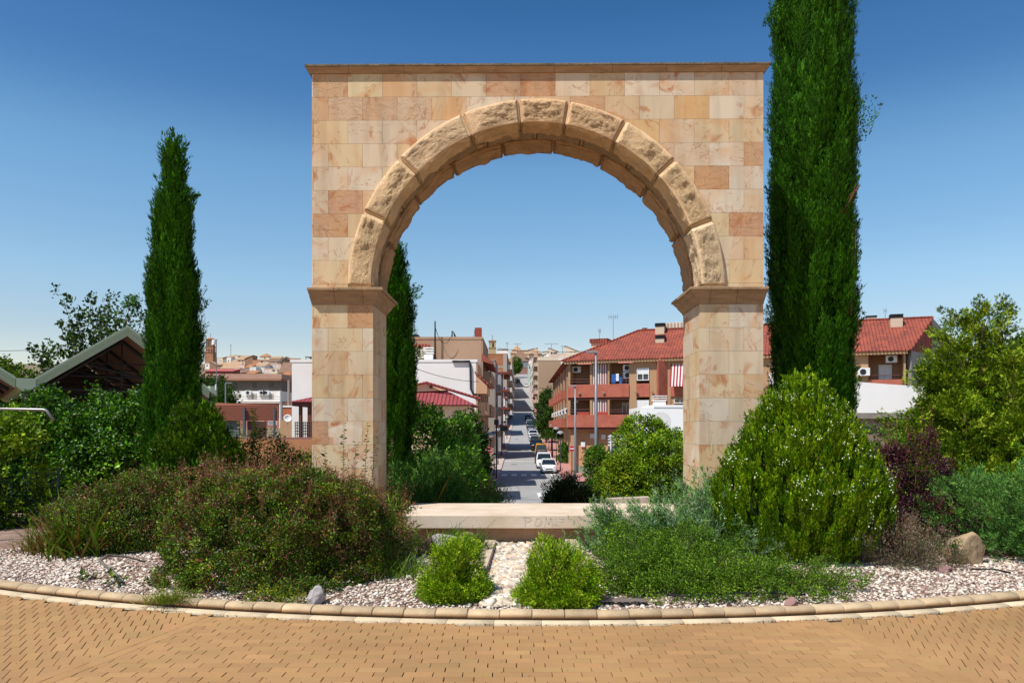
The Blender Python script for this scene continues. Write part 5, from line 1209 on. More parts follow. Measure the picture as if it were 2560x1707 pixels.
def house(px0, px1, pytop, Z, label, wall, depth=9, roof=None, rkind='flat', rh=1.6, wins=(), base=None, group=None, over=.35, nm='house', cat='house', wm=DARK, side=None):
    """one house of the hill town. wins: (px0, px1, py0, py1) read off the photograph at the front wall"""
    x0, x1 = wx(px0, Z), wx(px1, Z); zt = wz(pytop, Z); zb = (gz(Z) if base is None else wz(base, Z)) - 1.5
    xc = (x0 + x1) / 2; root = empty(nm, (xc, Z, zb + 1.5), label, cat, group); w2 = (x1 - x0) / 2; h = zt - (zb + 1.5)
    body = MB().box(-w2, w2, 0, depth, -3.5, h)
    if rkind == 'gable_front': body.xprof([(-w2, h), (w2, h), (0, h + rh)], 0.0, depth)
    if rkind == 'gable_side': body.prof([(0, h), (depth, h), (depth / 2, h + rh)], -w2, w2)
    if rkind == 'shed_l': body.xprof([(-w2, h), (w2, h), (w2, h + rh)], 0, depth)
    if rkind == 'shed_r': body.xprof([(-w2, h), (w2, h), (-w2, h + rh)], 0, depth)
    if rkind == 'shed_back': body.prof([(0, h), (depth, h), (depth, h + rh)], -w2, w2)
    body.build('wall', wall, root)
    r = MB(); o = over; t = .22
    if rkind == 'flat': r.box(-w2 - .08, w2 + .08, -.08, depth + .08, h + .002, h + .25)
    elif rkind == 'hip':
        q = min(w2, depth / 2) * .98
        v = [(-w2 - o, -o, h), (w2 + o, -o, h), (w2 + o, depth + o, h), (-w2 - o, depth + o, h), (-w2 + q, depth / 2, h + rh), (w2 - q, depth / 2, h + rh)]
        r.add([(a, b, c + .01) for a, b, c in v], [(0, 1, 5, 4), (1, 2, 5), (2, 3, 4, 5), (3, 0, 4), (3, 2, 1, 0)])
    elif rkind == 'gable_front':
        s = rh / w2
        r.xprof([(-w2 - o, h - o * s + .02), (0, h + rh + .02), (w2 + o, h - o * s + .02), (w2 + o, h - o * s + t), (0, h + rh + t), (-w2 - o, h - o * s + t)], -o, depth + o)
    elif rkind == 'gable_side':
        s = rh / (depth / 2)
        r.prof([(-o, h - o * s + .02), (depth / 2, h + rh + .02), (depth + o, h - o * s + .02), (depth + o, h - o * s + t), (depth / 2, h + rh + t), (-o, h - o * s + t)], -w2 - o, w2 + o)
    elif rkind == 'shed_back':
        s = rh / depth; r.prof([(-o, h - o * s + .02), (depth + o, h + rh + o * s + .02), (depth + o, h + rh + o * s + t), (-o, h - o * s + t)], -w2 - o, w2 + o)
    elif rkind in ('shed_l', 'shed_r'):
        s = rh / (2 * w2); a = (-w2 - o, h - o * s + .02); b = (w2 + o, h + rh + o * s + .02)
        if rkind == 'shed_r': a = (-w2 - o, h + rh + o * s + .02); b = (w2 + o, h - o * s + .02)
        r.xprof([a, b, (b[0], b[1] + t), (a[0], a[1] + t)], -o, depth + o)
    r.build('roof', roof or wall, root)
    k = Z / 1900
    windows(root, 0, [((a - 1280) * k - xc, (b - 1280) * k - xc, wz(d, Z) - zb - 1.5, wz(c, Z) - zb - 1.5) for a, b, c, d in wins], wm)
    if side: MB().box(w2 + .01, w2 + .06, .3, depth - .3, -3, h - .05).build('side_wall', side, root)
    return root
RT = roofm('old_tile_roof', '#d0ab88', '#ae8866', .5); RB = roofm('brown_tile_roof', '#a07c64', '#7f6250', .5); RO = roofm('orange_tile_roof', '#c88858', '#b07450', .5)
W1 = wallm('cream_wall', '#ecd8bf'); W2 = wallm('pinkish_wall', '#e8cab6'); W3 = wallm('sandy_wall', '#c9a582'); W4 = wallm('far_white_wall', '#f6f0e8'); W5 = wallm('grey_far_wall', '#a39788'); W6 = wallm('salmon_wall', '#c98f74'); W7 = wallm('brown_wall', '#a27c62')
L = lambda a: 500 + a / 8.4
Q = lambda a: 830 + a / 8.4
def lw(*r): return [(L(a), L(b), Q(c), Q(d)) for a, b, c, d in r]
# --- hill town on the left, back to front; positions from an 8.4x enlargement
hill = [
    ((560, 830), 548, 520, 'long low ochre house on the left skyline beside the arcaded one', W3, RT, 'hip', 2.0, ((610, 640, 560, 575),)),
    ((730, 1000), 545, 498, 'flat topped arcaded house on the left skyline', W1, RT, 'flat', .6, ((800, 840, 505, 525), (850, 890, 505, 525), (900, 935, 500, 525), (950, 985, 500, 525))),
    ((1255, 1455), 540, 512, 'square lookout house with a pyramid roof and finial on the left skyline', W1, RO, 'hip', 2.6, ((1345, 1375, 540, 562),)),
    ((1470, 1690), 538, 552, 'cream house with a tan roof right of the lookout house', W1, RT, 'gable_side', 1.6, ()),
    ((1700, 1935), 530, 585, 'grey tan gabled house sloping down right of the cream one', W5, RT, 'gable_front', 2.2, ()),
    ((1955, 2110), 510, 598, 'small cream house with one black window near the right of the hill', W1, RO, 'flat', .6, ((2030, 2060, 605, 625),)),
    ((100, 330), 505, 545, 'wide sandy church nave beside the tall bell tower', W3, RT, 'hip', 2.0, ()),
    ((360, 480), 500, 540, 'cream block right of the church', W1, W1, 'flat', .5, ((420, 435, 598, 612),)),
    ((480, 562), 492, 545, 'shaded grey gable wall on the left hill', W5, RT, 'shed_l', .8, ()),
    ((562, 650), 490, 532, 'narrow white house with two dark windows on the left hill', W4, W4, 'flat', .4, ((592, 612, 595, 620), (595, 612, 655, 685))),
    ((650, 785), 485, 640, 'low white cottage under a tan lean-to roof on the left hill', W4, RT, 'shed_back', 3.0, ()),
    ((785, 940), 482, 585, 'tan house with four windows and a broad brown side wall', W1, RT, 'shed_back', 3.4, ((812, 832, 600, 622), (885, 905, 600, 622), (812, 832, 655, 675), (888, 915, 655, 675))),
    ((940, 1105), 478, 560, 'tall brown windowless house wall on the left hill', W7, RT, 'shed_l', 2.0, ()),
    ((1105, 1265), 476, 588, 'salmon terrace house in the middle of the left hill', W6, RO, 'flat', .4, ()),
    ((1265, 1430), 474, 595, 'salmon house with a dark opening under a thin roof edge', W2, RT, 'shed_back', 1.2, ((1280, 1320, 605, 635),)),
    ((1430, 1620), 470, 620, 'terracotta terrace with a brown roof on the left hill', W2, RB, 'shed_back', 2.2, ((1545, 1560, 640, 650),)),
    ((1780, 2020), 455, 665, 'white house under a large brown roof with a dormer on the right of the hill', W4, RB, 'shed_back', 3.8, ((1845, 1865, 685, 705), (1955, 1980, 685, 705))),
    ((2020, 2200), 452, 665, 'plain white wall sloping at the right end of the hill', W4, W4, 'shed_r', 1.8, ()),
    ((105, 200), 452, 665, 'small white house under the church at the far left of the hill', W4, W4, 'flat', .4, ((135, 160, 690, 720),)),
    ((200, 335), 448, 690, 'brown lean-to barn wall left of the antenna mast', W7, RT, 'shed_r', 2.2, ()),
    ((345, 500), 446, 690, 'brown shed wall right of the antenna mast', W7, RT, 'shed_back', 2.0, ()),
    ((500, 560), 440, 690, 'tiny white house in front of the grey gable wall', W4, W4, 'flat', .3, ()),
    ((1370, 1700), 440, 672, 'long pinkish house with three white shuttered windows', W2, W2, 'flat', .4, ((1420, 1450, 705, 750), (1500, 1560, 700, 760), (1608, 1640, 700, 750))),
    ((1700, 1780), 438, 640, 'tall dark shaded side wall beside the pinkish house', W7, RB, 'shed_l', 2.0, ()),
    ((1130, 1365), 430, 716, 'white house with one dark window under a tan roof, centre of the hill', W4, RT, 'shed_back', 2.6, ((1275, 1302, 795, 840),)),
    ((440, 785), 425, 765, 'long low house with a pale tan roof and three white openings', W3, RT, 'shed_back', 4.0, ((470, 490, 775, 795), (505, 530, 775, 795), (550, 580, 775, 795))),
    ((820, 935), 424, 690, 'blank pink tower like house on the left hill', W2, W2, 'flat', .3, ()),
    ((935, 1045), 422, 745, 'orange lean-to terrace left of the white cube house', W2, RO, 'shed_back', 2.4, ()),
    ((1045, 1175), 420, 742, 'small bright white cube house', W4, W4, 'flat', .3, ((1090, 1120, 785, 792),)),
    ((725, 835), 410, 757, 'low pinkish house with two small windows', W2, W2, 'flat', .3, ((750, 775, 785, 800), (795, 808, 790, 810))),
    ((1340, 1515), 405, 772, 'pink block with two white shutters, lower right', W2, W2, 'flat', .3, ((1375, 1412, 812, 850), (1450, 1492, 812, 850))),
    ((1515, 1625), 402, 790, 'beige block with a dark recess', W1, W1, 'flat', .3, ((1520, 1570, 795, 822),)),
    ((740, 900), 392, 858, 'low brown roofed shed just above the red roof', W6, RB, 'shed_back', 2.2, ()),
    ((900, 1010), 390, 850, 'dark brown little shed above the long building', W7, RB, 'shed_back', 1.4, ()),
    ((985, 1150), 386, 872, 'shed with an orange brown roof below the white cube', W3, RO, 'shed_back', 2.0, ()),
    ((1650, 1900), 380, 852, 'sandy house with a large dark brown roof on the right', W3, RB, 'shed_back', 5.5, ()),
    ((1885, 2045), 372, 850, 'salmon house with dark doorway left of the white chimney house', W6, RO, 'flat', .3, ((1920, 1955, 945, 1000), (1970, 1990, 880, 895))),
    ((1715, 1880), 368, 900, 'cream house low on the hill with orange tiled eaves', W1, RO, 'shed_back', 2.0, ((1760, 1780, 930, 945),)),
    ((1720, 1960), 350, 1010, 'salmon block with a round window below the hill houses', W6, RT, 'flat', .3, ((1770, 1790, 1035, 1060),)),
]
for (xa, xb), Z, ty, lab, wm_, rm_, kind, rh, wins in hill:
    white = 'shutter' in lab or 'white openings' in lab
    house(L(xa), L(xb), Q(ty), Z, lab, wm_, depth=9, roof=rm_, rkind=kind, rh=rh, wins=lw(*wins), group='houses of the old hill town', wm=SHUT if white else DARK)
def dish(loc, r, label, m=SHUT, az_=0.0, el=.5, pole=1.0, nm='satellite_dish', parent=None):
    root = empty(nm, loc, label, 'satellite dish'); root.rotation_euler = (0, 0, az_)
    d = MB(); d.lathe([(r * t, .35 * r * t * t) for t in (.02, .25, .5, .75, 1)] + [(r * t, .35 * r * t * t - .02 * r - .01) for t in (1, .75, .5, .25, .02)], n=24)
    o = d.build('dish', m, root, smooth=True); o.rotation_euler = (R(90 - el * 30), 0, 0)
    MB().tube([(0, .05, 0), (0, .15, -.3 * r), (0, .15, -pole)], .03 + r * .02, n=6).build('pole', STEEL, root)
    MB().tube([(0, -.02, -r * .7), (0, -r * .75, -.12 * r), (0, -r * .8, 0)], .012 + r * .01, n=5).build('feed_arm', STEEL, root); return root
# bell tower of the hill church, tapering in tiers
def tower(px, Z, w_px, pytop, pyeave, tiers, pybase, label, wall, trim, roof_, open_, octag=False):
    k = Z / 1900; x = wx(px, Z); root = empty('bell_tower', (x, Z, gz(Z)), label, 'bell tower'); zb = gz(Z); b = MB()
    for (py0, py1, wp_) in tiers:
        h_ = wp_ * k / 2; b.box(-h_, h_, -h_, h_, wz(py1, Z) - zb, wz(py0, Z) - zb)
    b.build('shaft', wall, root); t = MB()
    for (py0, py1, wp_) in tiers: h_ = wp_ * k / 2 + .25; t.box(-h_, h_, -h_, h_, wz(py0, Z) - zb - .02, wz(py0, Z) - zb + .45)
    t.build('cornice', trim, root)
    h_ = w_px * k / 2; e = wz(pyeave, Z) - zb; MB().add([(-h_, -h_, e), (h_, -h_, e), (h_, h_, e), (-h_, h_, e), (0, 0, wz(pytop, Z) - zb)], [(0, 1, 4), (1, 2, 4), (2, 3, 4), (3, 0, 4), (3, 2, 1, 0)]).build('roof', roof_, root)
    MB().tube([(0, 0, wz(pytop, Z) - zb), (0, 0, wz(pytop, Z) - zb + 2.6)], [.12, .05], n=5).box(-.5, .5, -.05, .05, wz(pytop, Z) - zb + 1.7, wz(pytop, Z) - zb + 1.85).build('cross', BLACKM, root)
    for (pa, pb, py0, py1, wp_) in open_:
        h_ = wp_ * k / 2; xa, xb = (pa - px) * k, (pb - px) * k; z0, z1 = wz(py1, Z) - zb, wz(py0, Z) - zb; r_ = (xb - xa) / 2
        pts = [(xa, z0), (xb, z0), (xb, z1 - r_)] + [((xa + xb) / 2 + r_ * math.cos(a), z1 - r_ + r_ * math.sin(a)) for a in (R(45), R(90), R(135))] + [(xa, z1 - r_)]
        MB().xprof(pts, -h_ - .06, -h_ - .005).build('belfry_opening', DARK, root)
    return root
tower(L(222), 470, 20, Q(108), Q(158), [(Q(160), Q(305), 16), (Q(305), Q(440), 18), (Q(440), Q(760), 20.5)], Q(760), 'tall slim brick bell tower with three tiers and a small pyramid roof on the left', wallm('tower_brick', '#c08a68', col2='#8f6450', scale=.35), wallm('tower_trim', '#8f6a54'), RO,
      [(L(160), L(180), Q(205), Q(295), 16), (L(200), L(222), Q(205), Q(295), 16), (L(256), L(276), Q(205), Q(295), 16), (L(165), L(182), Q(360), Q(400), 18), (L(208), L(228), Q(355), Q(425), 18), (L(262), L(280), Q(360), Q(420), 18)])
L5 = lambda a: 1200 + a / 9.05
Q5 = lambda a: 830 + a / 9.05
tower(L5(280), 430, 20, Q5(165), Q5(215), [(Q5(215), Q5(370), 16.5), (Q5(370), Q5(560), 17)], Q5(560), 'short yellow and grey bell tower with an arched opening above the left street houses', wallm('yellow_tower', '#c9b07a', col2='#b09a7c', scale=.3), wallm('tower_grey', '#a09078'), RO, [(L5(278), L5(318), Q5(250), Q5(360), 16.5)])
def lw5(*r): return [(L5(a), L5(b), Q5(c), Q5(d)) for a, b, c, d in r]
hill2 = [
    ((730, 945), 520, 415, 'little pyramid roofed lantern house on the skyline above the street', W7, RT, 'hip', 4.2, ((805, 835, 462, 505), (875, 905, 462, 505))),
    ((945, 1085), 530, 415, 'flat sandy block right of the lantern house', W3, W3, 'flat', .5, ((1010, 1030, 470, 490),)),
    ((1085, 1300), 540, 405, 'cream block on the skyline in the centre', W1, RO, 'shed_l', 1.4, ()),
    ((1125, 1400), 500, 490, 'wide house with a pale tan hipped roof in the centre', W7, RT, 'hip', 4.2, ()),
    ((1440, 1565), 505, 440, 'white stepped house right of the hipped roof', W4, W4, 'shed_l', .8, ((1525, 1555, 470, 490),)),
    ((1565, 1770), 500, 440, 'grey cream house with a sloping red edge and a dark balcony', W1, RO, 'shed_r', 2.2, ((1605, 1640, 460, 530), (1660, 1740, 465, 500))),
    ((1800, 1940), 510, 490, 'pale low house below the aerials', W1, W1, 'flat', .4, ()),
    ((1935, 2240), 500, 440, 'cream terraced house on the skyline left of the red tiled roof', W1, RT, 'shed_r', 3.6, ((2050, 2080, 440, 460), (2130, 2160, 440, 460))),
    ((690, 830), 470, 480, 'tan roof corner below the lantern house', W3, RT, 'shed_back', 2.0, ()),
    ((985, 1110), 470, 500, 'sandy gable right of the brown hipped house', W1, RT, 'shed_back', 2.0, ()),
    ((1340, 1500), 470, 545, 'white house with two small windows in the centre of the hill', W4, RT, 'shed_l', 1.6, ((1405, 1440, 530, 550), (1425, 1445, 588, 604))),
    ((1620, 1810), 480, 500, 'pinkish terrace wall below the grey cream house', W2, W2, 'flat', .3, ()),
    ((1265, 1520), 440, 600, 'cream walls with a little red door above the blank tan block', W1, RT, 'flat', .3, ((1340, 1360, 610, 650),)),
    ((1500, 1600), 430, 600, 'low pink brown roof above the blank tan block', W6, RB, 'shed_back', 1.5, ()),
    ((1600, 1890), 330, 575, 'long white rooftop wall behind the red satellite railing', W4, W4, 'flat', .3, ()),
]
for (xa, xb), Z, ty, lab, wm_, rm_, kind, rh, wins in hill2:
    house(L5(xa), L5(xb), Q5(ty), Z, lab, wm_, depth=9, roof=rm_, rkind=kind, rh=rh, wins=lw5(*wins), group='houses above the top of the street')
# house at the top of the street
r_ = house(1283, 1320, Q5(655), 424, 'blue grey house with brown door frames and a brown hipped roof closing the street', wallm('bluegrey_wall', '#8f9498', col2='#7f8488'), depth=9, roof=RB, rkind='hip', rh=3.0,
      wins=[(1287, 1290.5, Q5(700), Q5(775)), (1303, 1307.5, Q5(700), Q5(780)), (1302, 1305, Q5(855), Q5(880)), (1308, 1311, Q5(845), Q5(868))])
house(1281, 1321, Q5(590), 428, 'brown attic storey with two little windows behind the end house', W7, depth=7, roof=RB, rkind='hip', rh=4.5, wins=[(1287, 1290, Q5(625), Q5(645)), (1304.5, 1308, Q5(625), Q5(645))])
house(1284, 1320, Q5(815), 418, 'brownish ground floor wall at the top of the street', wallm('redbrown_wall', '#9c7468'), depth=5, roof=W7, rkind='flat')
house(1323, 1339, Q5(610), 390, 'small white gabled house right of the end house', W4, depth=8, roof=RB, rkind='shed_l', rh=2.2)
house(1320, 1338, Q5(740), 360, 'turquoise and cream house front on the upper right of the street', wallm('turq_wall', '#c9cfc0', col2='#9fc4b4', scale=.6), depth=8, roof=RT, rkind='flat', wins=[(1323, 1326, 915, 922), (1331, 1335, 912, 920)])

# --- street houses, left side -----------------------------------
def street_house(y0, y1, ztop_px, label, wall, side='L', front_m=None, width=12, roof=None, rkind='flat', rh=1.5, floors=4, balcony=None, nb=3, balm=None, winm=DARK, nm='street_house', xoff=0.0, xout=None, storey=3.0, gf=True):
    """terraced house: blank party wall facing the camera, windows and balconies on the street face"""
    sg = 1 if side == 'L' else -1; xf = (XL(y0) if side == 'L' else XR(y0) + 0.35) + xoff
    zb = gz(y1) if gz(y1) < gz(y0) else gz(y0); zt = wz(ztop_px, y0); root = empty(nm, (xf, y0, zb), label, 'apartment building' if floors > 3 else 'house')
    root.rotation_euler = (0, 0, -math.atan(.0125)); d = y1 - y0; h = zt - zb; b = MB()
    def X(a): return -sg * a          # a: distance back from the street face
    xa, xb = sorted((X(0), X(width))); b.box(xa, xb, 0, d, -2, h)
    if rkind == 'gable_side': b.xprof([(xa, h), (xb, h), ((xa + xb) / 2, h + rh)], 0, d)
    b.build('wall', wall, root)
    if rkind == 'gable_side':
        s = rh / ((xb - xa) / 2); o = .5; m_ = (xa + xb) / 2
        MB().xprof([(xa - o, h - o * s + .02), (m_, h + rh + .02), (xb + o, h - o * s + .02), (xb + o, h - o * s + .22), (m_, h + rh + .24), (xa - o, h - o * s + .22)], -.06, d + .06).build('roof', roof, root)
    else: MB().box(xa - .12, xb + .12, -.04, d + .1, h + .002, h + .22).build('roof', roof or wall, root)
    # street face: lighter skin, windows, balconies
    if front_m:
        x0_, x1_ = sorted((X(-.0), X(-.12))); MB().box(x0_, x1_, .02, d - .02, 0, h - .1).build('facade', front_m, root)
    n = max(1, int(d / 3.4))
    for f in range(floors):
        z0 = (0.3 if f == 0 else f * storey)
        for i in range(n):
            c = (i + .5) * d / n
            x0_, x1_ = sorted((X(-.122), X(-.17))); MB().box(x0_, x1_, c - .6, c + .6, z0 + (.9 if f else 0), z0 + 2.2).build('window', winm, root)
        if balcony and f > 0:
            x0_, x1_ = sorted((X(-.13), X(-.13 - balcony))); q = MB(); q.box(x0_, x1_, .6, d - .6, z0 + .0, z0 + .18)
            o_ = q.build('balcony', balm or wall, root)
            xs0, xs1 = sorted((X(-.05 - balcony), X(-.13 - balcony))); w_ = MB().box(xs0, xs1, .6, d - .6, z0 + .182, z0 + 1.05).box(x0_, x1_, .6, .7, z0 + .182, z0 + 1.05)
            w_.build('parapet', balm or wall, o_)
    return root
TILE = roofm('red_roof_tiles', '#b05446', '#8f4234', .28)
TANB = wallm('tan_party_wall', '#b69579', col2='#a6846a', scale=.25); WHP = wallm('white_party_wall', '#faf5ee', col2='#efe6dc', scale=.25)
# nearest: white party wall house with tan balconies
r_ = street_house(61.7, 67.4, 905, 'white house wall with tan balconies toward the street, left side', WHP, width=15, floors=3, balcony=.75, balm=wallm('peach_render', '#cfa07c'), front_m=wallm('peach_front', '#c99c78'), xoff=-.1)
zt = wz(905, 61.7) - gz(61.7)
mb = MB().prism([(.0, 0), (.9, 0), (.9, 5.6), (.0, 5.6)], [zt - 2.55, zt - 2.55, zt - 2.55, zt - 2.55], [zt - .9, zt - 1.9, zt - 1.9, zt - .9]); mb.build('balcony_gable', _mats['peach_render'], r_)
mb = MB(); mb.prism([(-.1, -.12), (1.15, -.12), (1.15, 5.7), (-.1, 5.7)], [zt - .86, zt - 2.0, zt - 2.0, zt - .86], [zt - .74, zt - 1.86, zt - 1.86, zt - .74]); mb.build('roof_slope', TILE, r_)
MB().tube([(-1.9, -.12, zt + .05), (-.5, -.12, zt + .05), (-.45, -.12, zt - .2), (-.4, -.12, zt - 2.2), (-.2, -.12, zt - 2.6), (.1, -.12, zt - 2.65)], .09, n=7).build('drain_pipe', BLACKM, r_, smooth=True)
MB().tube([(-10.6, -.14, zt + 2.6), (-10.6, -.14, -.5)], .16, n=8).build('flue_pipe', mat('rust_pipe', '#8a4c38', rough=.7, var=.1), r_, smooth=True)
MB().box(-10.4, -9.6, .2, 2, zt + .24, zt + .3).build('flashing', STEEL, r_)
# cream gable to its left, behind the cypress
house(1010, 1062, 868, 66, 'cream side wall with a stepped roofline behind the slender cypress', wallm('cream_side', '#ecdcc4'), depth=5, roof=TILE, rkind='shed_r', rh=.01, wins=[(1048, 1062, 895, 905)], nm='house')
# stepped chimney with white hood
root = empty('chimney', (wx(1072, 64), 64, 6), 'white ribbed chimney beside the rusty flue', 'chimney'); MB().box(-.35, .35, -.3, .3, 0, wz(885, 64) - 6).build('stack', W4, root)
for k in range(3): MB().box(-.42, .42, -.36, .36, wz(884 - k * 6, 64) - 6, wz(881 - k * 6, 64) - 6).build('hood_slat', W4, root)
# tan block behind
r_ = street_house(68.4, 80, 848, 'tall tan rendered block with a blank wall behind the white house, left side', TANB, width=13.2, floors=4, balcony=.7, balm=wallm('rust_band', '#a9846c'), front_m=TANB, nm='tan_block')
zt = wz(848, 68.4) - gz(68.4)
mb = MB(); mb.prism([(0, 0), (1.0, 0), (1.0, 11), (0, 11)], [zt - 1.95, zt - 2.25, zt - 2.25, zt - 1.95], [zt - 1.25, zt - 2.0, zt - 2.0, zt - 1.25]); mb.build('roof_eave', wallm('rust_eave', '#9a5240'), r_)
MB().box(-.6, .0, 0, .6, zt + .22, zt + 1.05).build('chimney', wallm('brick_red', '#8f4436'), r_)
MB().tube([(-13, -.08, zt - 2.9), (-8, -.08, zt - 3.15), (-4, -.08, zt - 3.0), (0, -.08, zt - 3.2)], .05, n=5).build('cable', BLACKM, r_)
house(1006, 1043, 842, 73, 'tan upper storey with a dark flat roof edge left of the tall tan block', TANB, depth=6, roof=BLACKM, rkind='flat')
root = empty('aerial_mast', (wx(1088, 68), 67.9, wz(912, 68)), 'tall dark pole with sagging cable rising from the tan block', 'mast'); z9 = wz(803, 68) - wz(912, 68)
MB().tube([(0, 0, -.4), (0, 0, z9)], [.12, .06], n=6).build('pole', BLACKM, root)
a, b_ = Vector((0, 0, z9 - .5)), Vector((wx(1129, 68) - wx(1088, 68), 0, wz(838, 68) - wz(912, 68)))
MB().tube([a.lerp(b_, t) + Vector((0, 0, -1.1 * 4 * t * (1 - t))) for t in [i / 10 for i in range(11)]], .025, n=4).build('cable', BLACKM, root)
root = empty('aerial_mast', (wx(1129, 68), 68.6, wz(848, 68)), 'short dark lattice post on the tan block roof', 'mast')
MB().tube([(0, 0, -.1), (0, 0, wz(825, 68) - wz(848, 68))], .06, n=5).tube([(.55, 0, -.1), (.1, 0, .75)], .04, n=4).tube([(.3, 0, -.1), (.15, 0, .6)], .04, n=4).build('post', BLACKM, root)
dish((wx(1187, 69), 69.5, wz(835, 69)), .45, 'grey satellite dish on the tan block roof', m=STEEL, az_=R(70), pole=.5)
# low house with red hipped roof in front
Zh = 50; root = empty('red_roofed_house', (wx(1075, Zh), Zh, gz(Zh)), 'low peach house with red tiled roofs and a tiny gable vent', 'house')
zb = gz(Zh); x0, x1 = wx(985, Zh) - wx(1075, Zh), wx(1186, Zh) - wx(1075, Zh); PE = wallm('peach_wall', '#e8bf9c')
MB().box(x0 - 2, x1 - .3, 0.4, 6.5, -1, wz(1014, Zh) - zb).build('wall', PE, root)
ez, rz_ = wz(1012, Zh) - zb, wz(947, Zh) - zb; xr = wx(1072, Zh + 3) - wx(1075, Zh)
RR = roofm('bright_red_tiles', '#a5484a', '#84383a', .26)
MB().add([(x0 - 2.5, -.1, ez), (x1 + .1, -.1, ez), (x1 + .1, 7, ez), (x0 - 2.5, 7, ez), (xr, 3.4, rz_), (x0 - 2.5, 3.4, rz_ - .35)], [(0, 1, 4, 5), (1, 2, 4), (2, 3, 5, 4), (3, 0, 5), (3, 2, 1, 0)]).build('roof', RR, root)
gx0, gx1 = wx(1000, Zh) - wx(1075, Zh), wx(1112, Zh) - wx(1075, Zh); gz0, gz1 = wz(972, Zh) - zb, wz(956, Zh) - zb
MB().xprof([(gx0 - 1, gz0 - .2), (gx1, gz0), (xr, gz1), (gx0 - 1, gz1 - .55)], 1.7, 3.0).build('gable', PE, root)
MB().box(wx(1067, Zh) - wx(1075, Zh), wx(1074, Zh) - wx(1075, Zh), 1.6, 1.69, wz(967, Zh) - zb, wz(960, Zh) - zb).build('vent', BRN, root)
MB().tube([(gx0 - 1, 1.55, gz1 - .5), (xr, 1.55, gz1 + .08), (gx1 + 2.3, 1.2, gz0 - .62)], .11, n=6).build('verge_tiles', RR, root)
# concrete house, striped bay building, white cottage, brick block
street_house(101, 112, 902, 'bare concrete grey house end behind the tan block', wallm('concrete_wall', '#a89c8e', col2='#978b7c'), width=9, floors=4, balcony=.6, balm=wallm('concrete_bal', '#9c9084'), nm='concrete_house', front_m=wallm('grey_front', '#a39a90'))
r_ = street_house(118, 132, 930, 'pale grey building with rounded bay windows and rust red bands on the left', wallm('pale_bay', '#a9a5a8'), width=6, floors=4, balcony=1.0, balm=wallm('bay_white', '#b9b4b6'), nm='bay_window_building', xoff=.3, front_m=wallm('bay_front', '#b5b0b2'))
zt = wz(930, 118) - gz(118)
for f in range(4): MB().box(-1.5, 1.35, -.06, 13, zt - .3 - f * 2.75, zt + .05 - f * 2.75).build('rust_band', wallm('rust_band2', '#8a4438'), r_)
for x in (-.5, .45): MB().box(x, x + .07, -.03, .0, 2.3, zt - .4).build('tile_strip', wallm('yellow_strip', '#bfa888'), r_)
street_house(158, 172, 995, 'small bright white cottage with a red tiled roof down the left side of the street', WHP, width=5.5, floors=2, nm='white_cottage', roof=TILE, rkind='gable_side', rh=.9, front_m=WHP, storey=2.8)
BRK = wallm('bare_brick', '#b87c58', col2='#a06a4a', scale=.6)
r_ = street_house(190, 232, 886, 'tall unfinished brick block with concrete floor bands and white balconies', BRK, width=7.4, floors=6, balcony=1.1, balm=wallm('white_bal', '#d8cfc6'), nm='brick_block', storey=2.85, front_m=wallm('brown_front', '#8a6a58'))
zt = wz(886, 190) - gz(190)
for f in range(1, 7): MB().box(-7.4, 0, -.05, .0, zt - f * 2.85 - .5, zt - f * 2.85).build('floor_band', wallm('band_conc', '#b0a294'), r_)
MB().box(-1.0, -.02, -.09, -.052, 0, zt).build('corner_column', _mats['band_conc'], r_)
house(1243, 1270, 875, 236, 'white rooftop storey above the brick block', W4, depth=6, roof=RB, rkind='flat', base=890)
street_house(240, 285, 905, 'brown shaded row of flats beyond the brick block', W7, width=8, floors=5, balcony=.8, balm=W3, nm='brown_flats', front_m=W7)
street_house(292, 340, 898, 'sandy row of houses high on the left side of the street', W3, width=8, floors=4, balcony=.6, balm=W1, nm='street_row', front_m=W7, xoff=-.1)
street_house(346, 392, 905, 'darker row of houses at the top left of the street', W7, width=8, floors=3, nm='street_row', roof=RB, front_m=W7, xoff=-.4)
# --- right side of the street
street_house(240, 262, 902, 'blank tan end wall of a tall block on the right side of the street', wallm('blank_tan', '#b89a7e', col2='#ab8d72', scale=.1), side='R', width=7.2, floors=7, balcony=1.2, balm=wallm('bal_mix', '#c9b29a'), nm='tan_end_block', front_m=W1, storey=2.9)
street_house(275, 320, 893, 'cream balcony block beyond the blank tan wall', W1, side='R', width=8, floors=6, balcony=1.0, balm=W4, nm='balcony_block', front_m=W1)
street_house(326, 385, 900, 'light mixed row of houses at the upper right of the street', W2, side='R', width=8, floors=4, nm='street_row', front_m=W4, xoff=-1.0)
street_house(122, 160, 965, 'low tan row with a hedge beyond the red apartment building', TANW, side='R', width=8, floors=2, nm='low_row', front_m=TANW, xoff=2.4)
